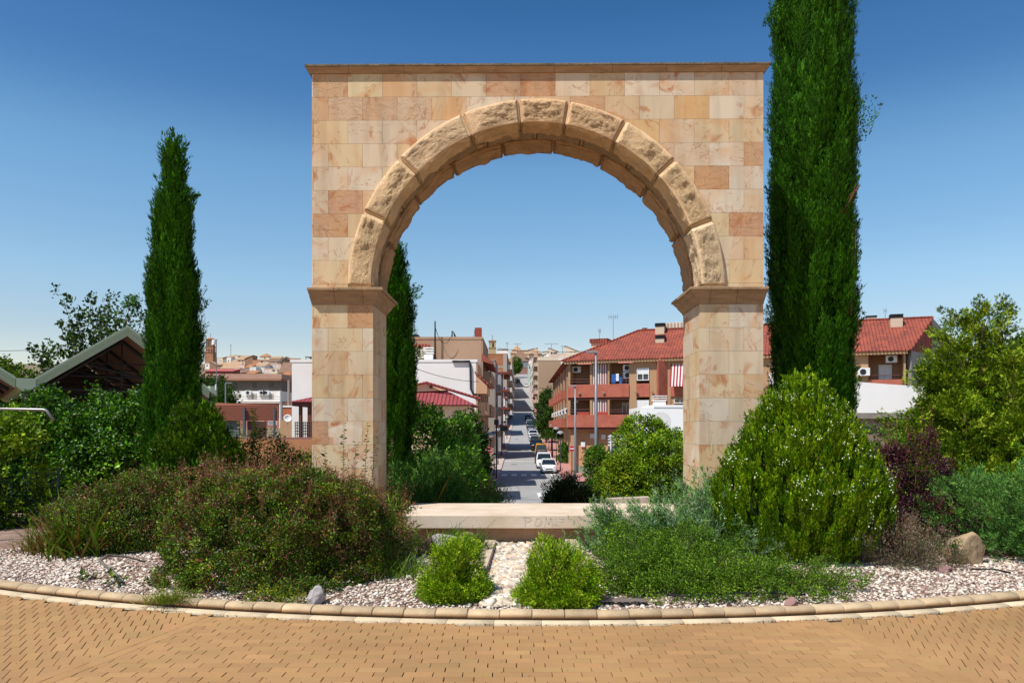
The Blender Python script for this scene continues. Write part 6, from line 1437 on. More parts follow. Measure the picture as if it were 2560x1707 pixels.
# --- big red and tan apartment building
A = Vector((5.9, 80.0)); U = Vector((.937, -.348)).normalized(); Vv = Vector((.348, .937)).normalized()
zb = gz(80); apt = empty('apartment_building', (A.x, A.y, zb), 'large red and tan apartment building with balconies and a red tiled roof on the right', 'apartment building'); apt.rotation_euler = (0, 0, math.atan2(U.y, U.x))
def upx(px, v=0.0):
    p = (px - 1280) / 1900; return (p * (A.y + v * Vv.y) - A.x - v * Vv.x) / (U.x - p * U.y)
def uz(px, py, v=0.0):
    u = upx(px, v); Zd = A.y + u * U.y + v * Vv.y; return EYE - (py - 1070) / 1900 * Zd - zb
B1_, B1t, B2_, B2t, EV = 4.95, 6.25, 8.05, 9.4, 11.85     # lower parapet, upper parapet, eaves, above the pavement
UL = 31.8
c1, c2_, c3, c4, c5, c6 = upx(1474.7), upx(1480.8), upx(1519), upx(1523.6), upx(1573), upx(1591)
w1, w2, w3, w4 = upx(1624), upx(1641.5), upx(1669), upx(1676.6)
r1, r2, r3 = upx(2137), upx(2170.7), upx(2250)
# recessed core
core = MB(); core.box(.35, UL - .2, 1.6, 10.8, B1_, EV).box(1.0, UL - .3, 1.2, 10.8, -.5, B1_)
core.build('inner_wall', wallm('loggia_wall', '#9a7454'), apt)
skin = MB()
for a, b in ((c1, c2_), (c3, c4), (c5, c6), (w1, w2), (w3, w4), (upx(1722), upx(1990)), (r1, r2)): skin.box(a, b, 0, 1.61, B1_ + .001, EV)
skin.box(.0, .25, 0, 1.61, B1_, EV)
skin.build('tan_wall', TANW, apt)
MB().box(r3 + .3, UL, 0, 1.61, B1_, EV).build('end_wall', TANW, apt); MB().box(w4, upx(1722), .1, 1.59, B1_, EV).build('window_wall', TANW, apt)
for (za, zc, nm_) in ((B1_, B1t, 'lower'), (B2_, B2t, 'upper')):
    MB().box(.0, c5 - .002, -.14, .06, za, zc).build('parapet', REDB, apt, bevel=.02)
    MB().box(c6 + .002, w1 - .002, -.06, 1.2, za, zc).build('parapet', REDB, apt)
    MB().box(w4 + .002, upx(1722), -.06, .09, za, zc).build('parapet', REDB, apt)
    MB().box(r2 + .002, r3 + .3, -.10, .06, za, zc - .1).build('parapet', REDB, apt)
    MB().box(.0, c5 - .002, -.02, 1.6, za - .25, za - .002).build('floor_slab', BRN, apt)
    MB().tube([(.2, -.04, zc + .28), (c1, -.04, zc + .28)], .035, n=5).tube([(.2, -.04, zc + .55), (c1, -.04, zc + .55)], .035, n=5).tube([(c4, -.04, zc + .28), (c5, -.04, zc + .28)], .035, n=5).tube([(c4, -.04, zc + .5), (c5, -.04, zc + .5)], .035, n=5).build('railing', IRON, apt)
    MB().tube([(r2, -.04, zc + .28), (r3, -.04, zc + .28)], .035, n=5).build('railing', IRON, apt)
    # striped curtain
    ca = MB(); cb = MB(); n_ = 12; zt_ = zc + 1.95 + (0.2 if nm_ == 'upper' else 0)
    for k in range(n_):
        q = ca if k % 2 == 0 else cb; u0 = c2_ + .05 + (c3 - c2_ - .1) * k / n_; q.box(u0, u0 + (c3 - c2_ - .1) / n_ - .006, .10 + .03 * (k % 3), .13 + .03 * (k % 3), zc - .02, zt_)
    o_ = ca.build('striped_curtain', mat('curtain_pale', '#ded2ca', rough=.9, var=.05), apt); cb.build('stripes', mat('curtain_stripe', '#8a5a58' if nm_ == 'lower' else '#84706a', rough=.9, var=.05), o_)
    MB().box(c2_, c3, .2, 1.6, zt_ + .01, zt_ + .2).build('lintel', BRN, apt)
    for (a, b, wz0, wz1) in ((c4 + 1.0, c5 - .15, zc - 1.1, zc + 1.2), (r2 + 1.0, r3 - .5, zc - .2, zc + 1.3)):
        fr = MB(); fr.box(a, a + .07, 1.5, 1.59, wz0, wz1).box(b - .07, b, 1.5, 1.59, wz0, wz1).box((a + b) / 2 - .04, (a + b) / 2 + .04, 1.5, 1.59, wz0, wz1).box(a, b, 1.5, 1.59, wz1, wz1 + .08)
        f_ = fr.build('balcony_door', SHUT, apt); MB().box(a + .08, (a + b) / 2 - .05, 1.53, 1.58, wz0, wz1 - .01).box((a + b) / 2 + .05, b - .08, 1.53, 1.58, wz0, wz1 - .01).build('pane', SHUT if a > 20 else GLASS, f_)
def win(u0, u1, z0, z1, blind, y=-.01):
    fr = MB(); t = .08; fr.box(u0, u0 + t, y - .05, y + .3, z0, z1).box(u1 - t, u1, y - .05, y + .3, z0, z1).box(u0 + t, u1 - t, y - .05, y + .3, z0, z0 + t).box((u0 + u1) / 2 - t / 2, (u0 + u1) / 2 + t / 2, y - .045, y + .3, z0 + t, z1 - blind)
    f = fr.build('window', SHUT, apt); MB().box(u0 + t, u1 - t, y + .12, y + .2, z0 + t, z1).build('pane', GLASS, f); MB().box(u0 + t, u1 - t, y, y + .1, z1 - blind, z1 - .001).build('roller_blind', SHUT, f)
win(c6 + .05, w1 - .05, uz(1600, 951), uz(1600, 920), .62); win(c6 + .05, w1 - .05, uz(1600, 1035), uz(1600, 1000), 1.3)
win(upx(1685), upx(1715), uz(1700, 1008), uz(1700, 998), .02)
win(upx(1923), upx(1934), uz(1928, 972), uz(1928, 932), 1.4)
# above windows: wall fill
MB().box(c6, w1, .02, 1.6, uz(1600, 920), EV).build('wall_panel', TANW, apt); MB().box(c6, w1, .02, 1.6, B1t + 1.75, B2_ - .002).build('wall_panel', TANW, apt)
MB().prism([(w2, 0), ((w2 + w3) / 2 - .2, -.95), (w3, 0)], B1_ - .0, EV - .25).add([(w2, 0, EV - .25), ((w2 + w3) / 2 - .2, -.95, EV - .25), (w3, 0, EV - .25), ((w2 + w3) / 2, 0, EV + .55)], [(0, 1, 3), (1, 2, 3), (0, 3, 2)]).build('triangular_bay', REDB, apt)
# awnings
ca = MB(); cb = MB()
u0, u1 = upx(1677.5), upx(1732); n_ = 14; zt_, zl = uz(1690, 911), uz(1690, 963)
for k in range(n_):
    q = ca if k % 2 else cb; a = u0 + (u1 - u0) * k / n_; b = u0 + (u1 - u0) * (k + 1) / n_ - .004; q.prof([(-.08, zt_), (-.85, zl), (-.88, zl - .16), (-.90, zl - .16), (-.87, zl + .02), (-.08, zt_ + .03)], a, b)
o_ = ca.build('awning', mat('awning_white', '#e6d9d2', rough=.9, var=.04), apt); cb.build('stripes', mat('awning_red', '#a0283a', rough=.9, var=.05), o_)
for u in (1.2, (c4 + c5) / 2):
    MB().prof([(-.05, EV - .05), (-.6, EV - .35), (-.6, EV - .38), (-.05, EV - .1)], u, u + 1.5).build('folded_awning', mat('awning_old', '#c0766a', rough=.9), apt)
# air conditioners
def ac(u, y, z, parent=apt, s=1.0):
    o = MB().box(u, u + .95 * s, y, y + .35, z, z + .66 * s).build('air_conditioner', SHUT, parent, bevel=.02)
    MB().lathe([(.24 * s, -.03), (.24 * s, 0), (.05, -.01)], (u + .42 * s, y, z + .33 * s), 20, 'y').build('fan_grille', BLACKM, o); return o
ac(upx(1424), .9, uz(1430, 930)); ac(upx(1417), .9, uz(1425, 1006)); ac(c5 - .75, .4, uz(1560, 927)); ac(c5 - .7, .4, uz(1560, 945)); ac(upx(2143), -.42, uz(2150, 940), s=1.1); ac(upx(2216), .5, uz(2230, 905), s=1.0)
# ground floor: recessed tan wall, posts, green dado
MB().box(.6, UL - .3, .9, 1.19, -.3, B1_ - .26).build('ground_wall', wallm('ground_tan', '#c99a72'), apt)
MB().box(.6, 12, .86, .898, -.3, .9).build('green_dado', wallm('dado', '#8f9a82'), apt)
MB().box(.2, .6, .3, 1.2, -.3, B1_ - .26).box(5.6, 6.0, .3, .9, -.3, B1_ - .26).build('pillar', TANW, apt)
MB().box(4.1, 5.4, .84, .859, 2.35, 2.95).build('blue_plate', mat('blue_sign', '#2c3c58', rough=.5), apt)
MB().tube([(3.0, .82, 4.6), (3.0, .82, 2.3), (5.6, .82, 2.1), (5.6, .82, -.2)], .05, n=5).build('pipe', BLACKM, apt)
for u, z in ((2.2, 4.3), (3.4, 4.2), (4.2, 4.2), (4.9, 4.2), (1.2, 3.4)): MB().box(u, u + .45, .7, .89, z - .5, z).build('meter_box', SHUT, apt)
# plants and laundry on the balconies
for (u, z, m_, nm_) in ((1.0, B1t, '#b8473a', 'planter'), (2.9, B1t, '#b8473a', 'planter')):
    MB().box(u, u + 1.3, -.06, .2, z + .02, z + .3).build(nm_, mat('planter_' + nm_, m_, rough=.8), apt)
lm = mat('blue_cloth', '#2f5fa8', rough=.9); l2 = mat('white_cloth', '#e2e4ea', rough=.9)
MB().box(c4 + .25, c4 + .65, -.1, -.06, B2t + .1, B2t + 1.0).build('laundry', lm, apt); MB().box(c4 + .7, c4 + 1.0, -.1, -.06, B2t + .3, B2t + 1.05).build('laundry', l2, apt); MB().box(c4 + 1.05, c4 + 1.3, -.1, -.06, B2t, B2t + .7).build('laundry', lm, apt)
for u in (1.3, 3.9, 7.3, 8.9): MB().lathe([(.14, 0), (.16, -.12), (.1, -.14)], (u, -.15, B2_ + .45), 10, 'y').build('round_vent', W7, apt)
# roof: hipped left end, ridge, skewed verge at the right
o = .55; RI_ = 12.3 - zb - 0.0; ez = EV + .02; ru = upx(1597, 5.75)
ANG = 0.0; RTL = roofm('apartment_roof_tiles', '#ad553f', '#713a2e', .30)
MB().box(-.3, UL + .1, -.45, .0, EV - .28, EV - .0).build('eave_board', wallm('eave_tan', '#c7a27a'), apt)
rv = [(-o, -o, ez), (UL + .3, -o, ez), (UL + 3.0, 5.75, RI_), (ru, 5.75, RI_), (-o, 12, ez), (UL + 6, 12, ez), (UL + 3, 5.75, ez)]
MB().add(rv, [(0, 1, 2, 3), (0, 3, 4), (3, 2, 5, 4), (1, 6, 2), (6, 5, 2), (0, 4, 5, 6, 1)]).build('roof', RTL, apt)
# rounded tile ends along the eave and ridge
te = MB(); n_ = int((UL + .8) / .3)
for i in range(n_): u = -o + .15 + i * .3; te.tube([(u, -o - .05, ez - .02), (u, -o + .5, ez + .11)], .09, n=6)
te.build('eave_tiles', RTL, apt)
MB().tube([(-o, -o, ez + .04), (ru, 5.75, RI_ + .05), (UL + 3, 5.75, RI_ + .05)], .12, n=6).build('ridge_tiles', RTL, apt)
MB().tube([(UL + .32, -o, ez + .04), (UL + 3.05, 5.75, RI_ + .04)], .11, n=6).build('verge_tiles', RTL, apt)
gw = MB().prism([(UL + .45, -.1), (UL + 3.0, 5.75), (UL + 6.3, 11), (UL + 5.5, 12), (UL - .2, 1.7)], -.5, [EV + .1, RI_ + .0, RI_ - 2.6, EV, EV])
gw.build('party_wall', wallm('grey_party_wall', '#a8a39c', col2='#938d86', scale=.4), apt)
# chimneys, roof hut, aerials
def chim(px, pyb, pyt, w_, v, capm=BLACKM, wallm_=None):
    u = upx(px, v); z0, z1 = uz(px, pyb, v), uz(px, pyt, v); c = MB().box(u - w_ / 2, u + w_ / 2, v - w_ / 2, v + w_ / 2, z0 - .8, z0 + (z1 - z0) * .6).build('chimney', wallm_ or wallm('chimney_wall', '#c9b49c'), apt)
    s = MB()
    for k in range(3): zz = z0 + (z1 - z0) * (.64 + k * .13); s.box(u - w_ / 2 - .06, u + w_ / 2 + .06, v - w_ / 2 - .06, v + w_ / 2 + .06, zz, zz + (z1 - z0) * .06)
    s.box(u - w_ / 2 + .08, u + w_ / 2 - .08, v - w_ / 2 + .08, v + w_ / 2 - .08, z0 + (z1 - z0) * .6, z1 - .02); s.build('hood', capm, c)
chim(1651, 832, 808, .95, 5.2); chim(1651, 862, 838, .9, 3.2); chim(1612, 828, 820, .4, 6.0, BRN, BRN); chim(2240, 811, 786, 1.05, 4.6); chim(2178, 800, 790, .9, 6.5)
u0, u1 = upx(1658, 6.2), upx(1722, 6.2)
MB().box(u0, u1, 5.9, 9, RI_ - 1.3, RI_ + .75).build('roof_parapet', wallm('pale_parapet', '#dccfbf'), apt)
fl = MB()
for k in range(14): fl.box(u0 + .1 + k * .36, u0 + .28 + k * .36, 5.84, 5.899, RI_ + .1, RI_ + .7)
fl.build('parapet_ribs', wallm('rib_brown', '#b09a86'), apt)
u0, u1 = upx(1478, 7), upx(1517, 7); MB().box(u0, u1, 7, 9, EV, uz(1490, 857, 7)).build('roof_hut', PE, apt); MB().box(u0 - .15, u1 + .15, 6.8, 9.2, uz(1490, 857, 7) + .002, uz(1490, 847, 7)).build('hut_roof', RTL, apt)
def aerial(x, y, z0, z1, label, n=5, w_=.5):
    root = empty('tv_aerial', (x, y, z0), label, 'aerial'); MB().tube([(0, 0, -.2), (0, 0, z1 - z0)], max(.02, y * .00035), n=5).build('mast', STEEL, root)
    e = MB(); r = max(.012, y * .00025); e.tube([(-w_, 0, z1 - z0 - .1), (w_, 0, z1 - z0 - .1)], r, n=4)
    for k in range(n): x_ = -w_ + 2 * w_ * k / (n - 1); e.tube([(x_, 0, z1 - z0 - .35), (x_, 0, z1 - z0 + .15)], r, n=4)
    e.build('elements', STEEL, root)
aerial(wx(1533, 88), 88, wz(850, 88), wz(790, 88), 'tall yagi aerial on the red apartment roof left slope', 5, .5)
aerial(wx(1499, 88), 88, wz(847, 88), wz(825, 88), 'thin short aerial on the roof hut', 3, .12)
aerial(wx(2213, 80), 80, wz(800, 80), wz(774, 80), 'thin aerial between the two chimneys on the right', 3, .15)
aerial(L5(1617), 470, 0, 0, 'x') if 0 else aerial(wx(L5(1617), 480), 480, wz(Q5(395), 480), wz(Q5(262), 480), 'faint far aerial on the skyline right of the street', 5, 4)
aerial(wx(L5(1868), 480), 480, wz(Q5(480), 480), wz(Q5(315), 480), 'thin dark far mast near the cream terraced house', 3, 1)
aerial(wx(L5(614), 236), 236, wz(875, 236), wz(857, 236), 'thin mast on the white rooftop storey', 3, .3)
aerial(wx(L5(845), 520), 520, wz(868, 520), wz(859, 520), 'little crooked aerial above the lantern house', 5, 2.5)
aerial(wx(577, 545), 545, wz(892, 545), wz(862, 545), 'very thin mast on the left skyline', 3, .3)
# street wing of the apartment building
wing = empty('apartment_wing', (5.9, 80.9, zb), 'red street wing of the apartment building running along the pavement', 'apartment building'); wing.rotation_euler = (0, 0, -math.atan(.004))
MB().box(.25, 9, .6, 36, B1_, EV).build('wall', REDB, wing); MB().box(1.0, 9, .6, 36, -.5, B1_ - .02).build('ground_wall', _mats['ground_tan'], wing)
for i in range(6):
    y = 2 + i * 5.6
    MB().box(.14, .249, y, y + 1.7, B1_ + .02, EV - .1).build('tan_strip', TANW, wing)
    for z in (B1t, B2t):
        MB().box(.19, .248, y + 2.3, y + 4.6, z - .3, z + 1.4).build('window', DARK, wing); MB().box(-.45, .13, y + 2.2, y + 4.7, z - 1.3, z - .3).build('parapet', REDB, wing)
    if i % 2 == 0: MB().prof([(0, 0), (1.6, 0), (1.6, .05), (0, .05)], 0, .02).build('awning', _mats['awning_old'], wing, loc=(-.3, y + 2.4, B2t + 1.5))
    ac(-.2, y + .3, B1t + .2, wing, .9)
MB().xprof([(-.5, EV), (9.5, EV), (4.6, EV + 2.0)], .3, 36.4).build('roof', RTL, wing)
# white annex and the rendered wall with roof tank in front
Zf = 62; root = empty('white_annex', (wx(1660, Zf), Zf, gz(Zf)), 'white windowless annex in front of the red apartment building', 'annex'); zb2 = gz(Zf)
WH = wallm('annex_white', '#f8f4ee', var=.02)
MB().box(wx(1601, Zf) - wx(1660, Zf), 8, 0, 6, -.5, wz(1018, Zf) - zb2).build('wall', WH, root); MB().box(wx(1634, Zf) - wx(1660, Zf), 8, -.05, 5.9, wz(1018, Zf) - zb2 + .001, wz(1012, Zf) - zb2).build('coping', WH, root)
c = MB().box(-.55, .35, 1, 2, wz(1012, Zf) - zb2, wz(1000, Zf) - zb2).build('chimney', W4, root)
for k in range(3): MB().box(-.65, .45, .9, 2.1, wz(1000 - k * 5, Zf) - zb2 + .03, wz(997.5 - k * 5, Zf) - zb2).build('hood_slat', W4, c)
MB().lathe([(.75, -.004), (.75, -.012), (.1, -.014)], (wx(1654, Zf) - wx(1660, Zf), 0, wz(1052, Zf) - zb2), 24, 'y').build('faded_disc', wallm('disc_grey', '#e6e0d9'), root)
Zf = 48; root = empty('white_pavilion', (wx(2210, Zf), Zf, gz(Zf)), 'white sloping roofed pavilion with a dark base band behind the right cypress', 'building'); zb2 = gz(Zf)
xo = wx(2210, Zf); MB().prism([(wx(2110, Zf) - xo, 0), (wx(2330, Zf) - xo, 0), (wx(2330, Zf) - xo, 4), (wx(2110, Zf) - xo, 4)], wz(1032, Zf) - zb2, [wz(952, Zf) - zb2, wz(968, Zf) - zb2, wz(968, Zf) - zb2, wz(952, Zf) - zb2]).build('white_wall', WH, root)
MB().box(wx(2106, Zf) - xo, wx(2334, Zf) - xo, -.3, 4.2, wz(1046, Zf) - zb2, wz(1033, Zf) - zb2).build('ledge', wallm('stained_ledge', '#a59a8c', col2='#7f766a', scale=2), root)
MB().box(wx(2112, Zf) - xo, wx(2330, Zf) - xo, .1, 4, -.5, wz(1046, Zf) - zb2).build('base_wall', wallm('brown_base', '#8a7464'), root)
# white railing in front of the building
root = empty('white_fence', (wx(1580, 40), 40, gz(40)), 'white horizontal slat fence in front of the apartment ground floor', 'fence'); zb2 = gz(40)
s = MB(); p_ = MB()
for k in range(4): z = wz(1113 - k * 7, 40) - zb2; s.box(wx(1520, 40) - wx(1580, 40), wx(1602, 40) - wx(1580, 40), 0, .03, z, z + .06)
s.build('slats', SHUT, root)
for px in (1525, 1556, 1563, 1594): p_ = MB().box(wx(px, 40) - wx(1580, 40), wx(px + 3, 40) - wx(1580, 40), -.04, 0.0, wz(1120, 40) - zb2 - 1, wz(1086, 40) - zb2); p_.build('post', SHUT, root)

# --- buildings left of the arch ---------------------------------
Zg = 185; root = empty('long_brick_building', (wx(610, Zg), Zg, gz(Zg)), 'long three storey building with grey blockwork top floor and white balcony floor', 'building'); zb2 = gz(Zg); xo = wx(610, Zg)
zt, ze, zf, zbal, z0_ = [wz(v, Zg) - zb2 for v in (934, 949, 977, 1003, 1080)]
xa, xb = wx(512, Zg) - xo, wx(703, Zg) - xo
MB().box(xa, xb, .4, 12, ze + .2, zt).build('roof_parapet', wallm('parapet_pink', '#c09a86', col2='#b08a76'), root)
MB().box(xa - .5, xb + .2, -.8, 12, ze - .25, ze + .195).build('eave', wallm('eave_brown', '#a07860'), root)
MB().box(xa, xb, .2, 12, zf, ze - .26).build('blockwork', wallm('grey_blocks', '#7c7068', col2='#6c625c', scale=1), root)
windows(root, .2, [(wx(a, Zg) - xo, wx(b, Zg) - xo, wz(968, Zg) - zb2, wz(956, Zg) - zb2) for a, b in ((583, 593), (630, 641), (672, 683))])
MB().box(xa, xb, .0, 12, zbal, zf - .02).build('white_floor', W4, root)
windows(root, 0, [(wx(a, Zg) - xo, wx(b, Zg) - xo, wz(998, Zg) - zb2, wz(984, Zg) - zb2) for a, b in ((587, 599), (629, 642), (672, 684))], mat('beige_shutter', '#b8aea2', rough=.8))
MB().box(wx(570, Zg) - xo, xb, -1.3, -.01, zbal - .5, zbal).build('balcony', wallm('balcony_edge', '#cbbfb4'), root); MB().tube([(wx(570, Zg) - xo, -1.2, zbal + 1.1), (xb, -1.2, zbal + 1.1)], .05, n=4).tube([(wx(570, Zg) - xo, -1.2, zbal + .55), (xb, -1.2, zbal + .55)], .04, n=4).build('railing', BLACKM, root)
MB().box(xa, xb, .3, 12, -2, zbal - .52).build('lower_wall', wallm('brick_lower', '#b3766a', col2='#a0685c', scale=1.2), root)
windows(root, .3, [(wx(a, Zg) - xo, wx(b, Zg) - xo, wz(1061, Zg) - zb2, wz(1053, Zg) - zb2) for a, b in ((638, 658), (671, 690))], mat('grey_blind', '#8a8f96', rough=.7), W4)
MB().box(wx(702, Zg) - xo, wx(704.5, Zg) - xo, -1.2, .2, -1, zf).build('white_pilaster', W4, root)
for a in (614, 648, 659): ac(wx(a, Zg) - xo, -.5, wz(987, Zg) - zb2, root, 1.6)
house(514, 582, 928, 300, 'long dull red roof behind the three storey building', wallm('dark_red_wall', '#8f4c44'), depth=8, roof=wallm('red_sheet_roof', '#b5605a'), rkind='shed_back', rh=1.3)
# brown panel shed with posts
Zs = 62; root = empty('brown_panel_building', (wx(620, Zs), Zs, gz(Zs)), 'low building with a wide brown ribbed panel carried on posts', 'building'); zb2 = gz(Zs); xo = wx(620, Zs)
RIB = mat('ribbed_brown_panel', '#b07058', rough=.8, var=.05, scale=1)
MB().prism([(wx(528, Zs) - xo, 0), (wx(693, Zs) - xo, 0), (wx(693, Zs) - xo, .3), (wx(528, Zs) - xo, .3)], wz(1051, Zs) - zb2, [wz(1006, Zs) - zb2, wz(1013, Zs) - zb2, wz(1013, Zs) - zb2, wz(1006, Zs) - zb2]).build('panel', RIB, root)
rb = MB()
for k in range(10): z = wz(1050 - k * 4.0, Zs) - zb2; rb.box(wx(529, Zs) - xo, wx(692, Zs) - xo, -.03, -.001, z, z + .06)
rb.build('panel_ribs', mat('rib_brown2', '#9c5f4a', rough=.8), root)
for a, b in ((611, 616), (687, 690), (530, 534)): MB().box(wx(a, Zs) - xo, wx(b, Zs) - xo, -.4, -.1, wz(1092, Zs) - zb2 - 1, wz(1020, Zs) - zb2).build('post', mat('slate_post', '#555b63', rough=.7), root)
MB().box(wx(530, Zs) - xo, wx(594, Zs) - xo, .3, .6, -.3, wz(1052, Zs) - zb2).build('grey_wall', wallm('slate_wall', '#6f7276'), root)
MB().box(wx(615, Zs) - xo, wx(627, Zs) - xo, .3, 4, -.3, wz(1052, Zs) - zb2).build('dark_wall', wallm('dark_wall', '#6a5044'), root)
# orange brick garden wall and terrace edge
tag(MB().box(wx(560, 40), wx(800, 40), 40, 40.3, gz(40) - .5, wz(1098, 40)).build('brick_wall', wallm('orange_brick', '#b97f58', scale=2), None), 'orange brick garden wall above the honeysuckle hedge', 'wall')
tag(MB().box(wx(578, 42), wx(800, 42), 42, 42.4, wz(1100, 42) - .6, wz(1093, 42)).build('wall_coping', wallm('terrace_edge', '#9a6a60'), None), 'dull red terrace edge with a pale rim above the orange wall', 'wall')
tag(MB().box(wx(700, 70), wx(735, 70), 70, 70.4, gz(70), wz(1050, 70)).build('beige_wall', TANW, None), 'short beige wall with a small dish beside the iron gate', 'wall')
# house with red tiled porch near the left pier
Zp = 55; root = empty('porch_house', (wx(770, Zp), Zp, gz(Zp)), 'house corner with a red tiled porch roof and dark posts beside the left pier', 'house'); zb2 = gz(Zp); xo = wx(770, Zp)
xe0, xe1 = wx(721, Zp) - xo, wx(850, Zp) - xo; e_ = wz(1004, Zp) - zb2
MB().add([(xe0, 0, e_), (xe1, 0, e_), (xe1, 6, e_), (xe0, 6, e_), (xe0 + 3.2, 3, wz(972, Zp) - zb2), (xe1, 3, wz(972, Zp) - zb2)], [(0, 1, 5, 4), (1, 2, 5), (2, 3, 4, 5), (3, 0, 4), (3, 2, 1, 0)]).build('roof', RR, root)
MB().box(xe0 + .2, xe1, .2, 5.8, e_ - .3, e_ - .01).build('fascia', BRN, root)
for a, b in ((743, 749), (765, 780)): MB().box(wx(a, Zp) - xo, wx(b, Zp) - xo, .4, .8, -.5, e_ - .31).build('post', BRN, root)
MB().box(wx(742, Zp) - xo, wx(850, Zp) - xo, 3, 5.5, -.5, e_ - .31).build('wall', wallm('porch_wall', '#8a8078'), root)
g_ = MB()
for k in range(9): x = wx(738 + k * 5, 50) ; g_.tube([(x, 50, gz(50)), (x, 50, wz(1054, 50))], .03, n=4)
for k in range(5): z = wz(1056 + k * 7, 50); g_.tube([(wx(738, 50), 50, z), (wx(780, 50), 50, z)], .03, n=4)
tag(g_.build('iron_gate', BLACKM), 'black iron lattice gate below the porch roof', 'gate')
r_ = house(748, 850, 925, 105, 'white two storey house with a square white chimney stack near the left pier', W4, depth=9, roof=WHP, rkind='flat', rh=.5, wins=(), nm='white_house')
Zc = 103; root = empty('chimney', (wx(748, Zc), Zc, gz(Zc)), 'tall square white chimney stack of the white house', 'chimney'); MB().box(-.65, .65, 0, 1.2, 0, wz(921, Zc) - gz(Zc)).build('stack', W4, root); MB().box(-.9, .9, -.2, 1.4, wz(919, Zc) - gz(Zc), wz(916.5, Zc) - gz(Zc)).build('cap', BRN, root)
house(757, 850, 912, 125, 'pinkish upper wall behind the white chimney', wallm('dusty_pink', '#c0a090'), depth=8, roof=wallm('dusty_pink', '#c0a090'), rkind='flat')
root = empty('pergola', (wx(770, 110), 110, wz(912, 110)), 'thin metal pergola frame on the white house roof', 'pergola'); k = 110 / 1900
MB().box(-8 * k, 40 * k, -.1, 3, 20 * k, 21 * k).build('roof', STEEL, root)
for a in (-6, 6, 30): MB().box(a * k, (a + 1.2) * k, 0, .12, -.3, 20 * k).build('post', BLACKM, root)
o = MB().add([(0, 0, 0), (2.6, 0, 0), (2.6, .7, -1.6), (-.4, .7, -1.6), (0, .05, 0), (2.6, .05, 0), (2.6, .75, -1.6), (-.4, .75, -1.6)], [(0, 1, 2, 3), (7, 6, 5, 4), (0, 4, 5, 1), (1, 5, 6, 2), (2, 6, 7, 3), (3, 7, 4, 0)]).build('green_awning', mat('turquoise_cloth', '#2fa58c', rough=.8, var=.05), None, loc=(wx(769, 104), 103.2, wz(953, 104)))
tag(o, 'turquoise awning on the white house next to the left pier', 'awning')
house(680, 745, 950, 200, 'salmon low house right of the three storey building', W6, depth=6, roof=RO, rkind='shed_back', rh=1.0, wins=[(714, 722, 985, 1000)])
house(705, 744, 1018, 100, 'small orange brick shed with a white gutter left of the porch house', wallm('orange_shed', '#c0704c'), depth=4, roof=W4, rkind='flat')
# satellite dish, white flat aerial on a mast, tall poles
dish((wx(532, 30), 30, wz(1057, 30)), .25 * 1.02, 'white satellite dish right of the left cypress', az_=R(-15), el=.4, pole=.9)
dish((wx(719, 69), 69, wz(1046, 69)), .36, 'small white satellite dish on the beige wall', az_=R(20), el=.5, pole=.6)
Zm = 29; root = empty('antenna_mast', (wx(541, Zm), Zm, wz(975, Zm)), 'slim mast carrying a white parabolic grid panel above the green gutter box', 'antenna mast')
MB().tube([(0, 0, -.2), (0, 0, wz(858, Zm) - wz(975, Zm))], .016, n=6).build('mast', STEEL, root)
MB().tube([(-.02, 0, .0), (-.02, 0, .22)], .035, n=8).build('amplifier', SHUT, root)
e = MB(); n_ = 8
vs = [(-.20 + .24 * i / n_, -.05 + .35 * (i / n_ - .5) ** 2, j) for i in range(n_ + 1) for j in (0, 1)]
z1 = wz(848.5, Zm) - wz(975, Zm); z0 = wz(861, Zm) - wz(975, Zm); tl = .03
V_ = []
for i in range(n_ + 1):
    x = -.19 + .20 * i / n_; y = -.04 + .25 * (i / n_ - .5) ** 2
    for dy in (0, .012): V_ += [(x - .01, y + dy, z0 + .03 * i / n_ - .02), (x + .012, y + dy, z1 + .02 * i / n_ - .015)]
F_ = []
for i in range(n_):
    a = 4 * i; b = a + 4; F_ += [(a, b, b + 1, a + 1), (a + 2, a + 3, b + 3, b + 2), (a + 1, b + 1, b + 3, a + 3), (a, a + 2, b + 2, b)]
F_ += [(0, 1, 3, 2), (4 * n_, 4 * n_ + 2, 4 * n_ + 3, 4 * n_ + 1)]
MB().add(V_, F_).build('reflector_panel', SHUT, root)
def lamp_pole(x, y, h, arm, label, base=None, arm2=0):
    zb_ = gz(y); root = empty('street_light', (x, y, zb_), label, 'street light'); MB().tube([(0, 0, 0), (0, 0, h * .5), (0, 0, h)], [.10, .085, .055], n=10).build('pole', STEEL, root, smooth=True)
    MB().tube([(0, 0, h - .05), (-arm * .3, 0, h + .04)], .035, n=6).build('arm', STEEL, root)
    MB().prof([(-.11, -.02), (.11, -.02), (.11, .04), (.05, .08), (-.05, .08), (-.11, .04)], -arm, .10).build('lamp_head', STEEL, root, loc=(0, 0, h + .04)); return root
lamp_pole(wx(1490, 42), 42, wz(883, 42) - gz(42), .55, 'tall grey street light right of the road with a flat head pointing left')
lamp_pole(wx(1438, 57), 57, wz(967, 57) - gz(57), .50, 'second smaller grey street light with a flat head near the no entry sign')
for (px, py, Z, ln, lab) in ((564, 958, 90, 16, 'grey street light arm in front of the grey storey on the left'), (705, 1003, 90, 12, 'grey street light beside the white pilaster on the left')):
    h = wz(py, Z) - gz(Z); root = empty('street_light', (wx(px, Z), Z, gz(Z)), lab, 'street light'); k = Z / 1900; MB().tube([(0, 0, 0), (0, 0, h)], .08, n=6).build('pole', STEEL, root); MB().prof([(-.1, 0), (.1, 0), (.1, .1), (-.1, .1)], 0, ln * k).build('lamp_head', STEEL, root, loc=(0, 0, h))
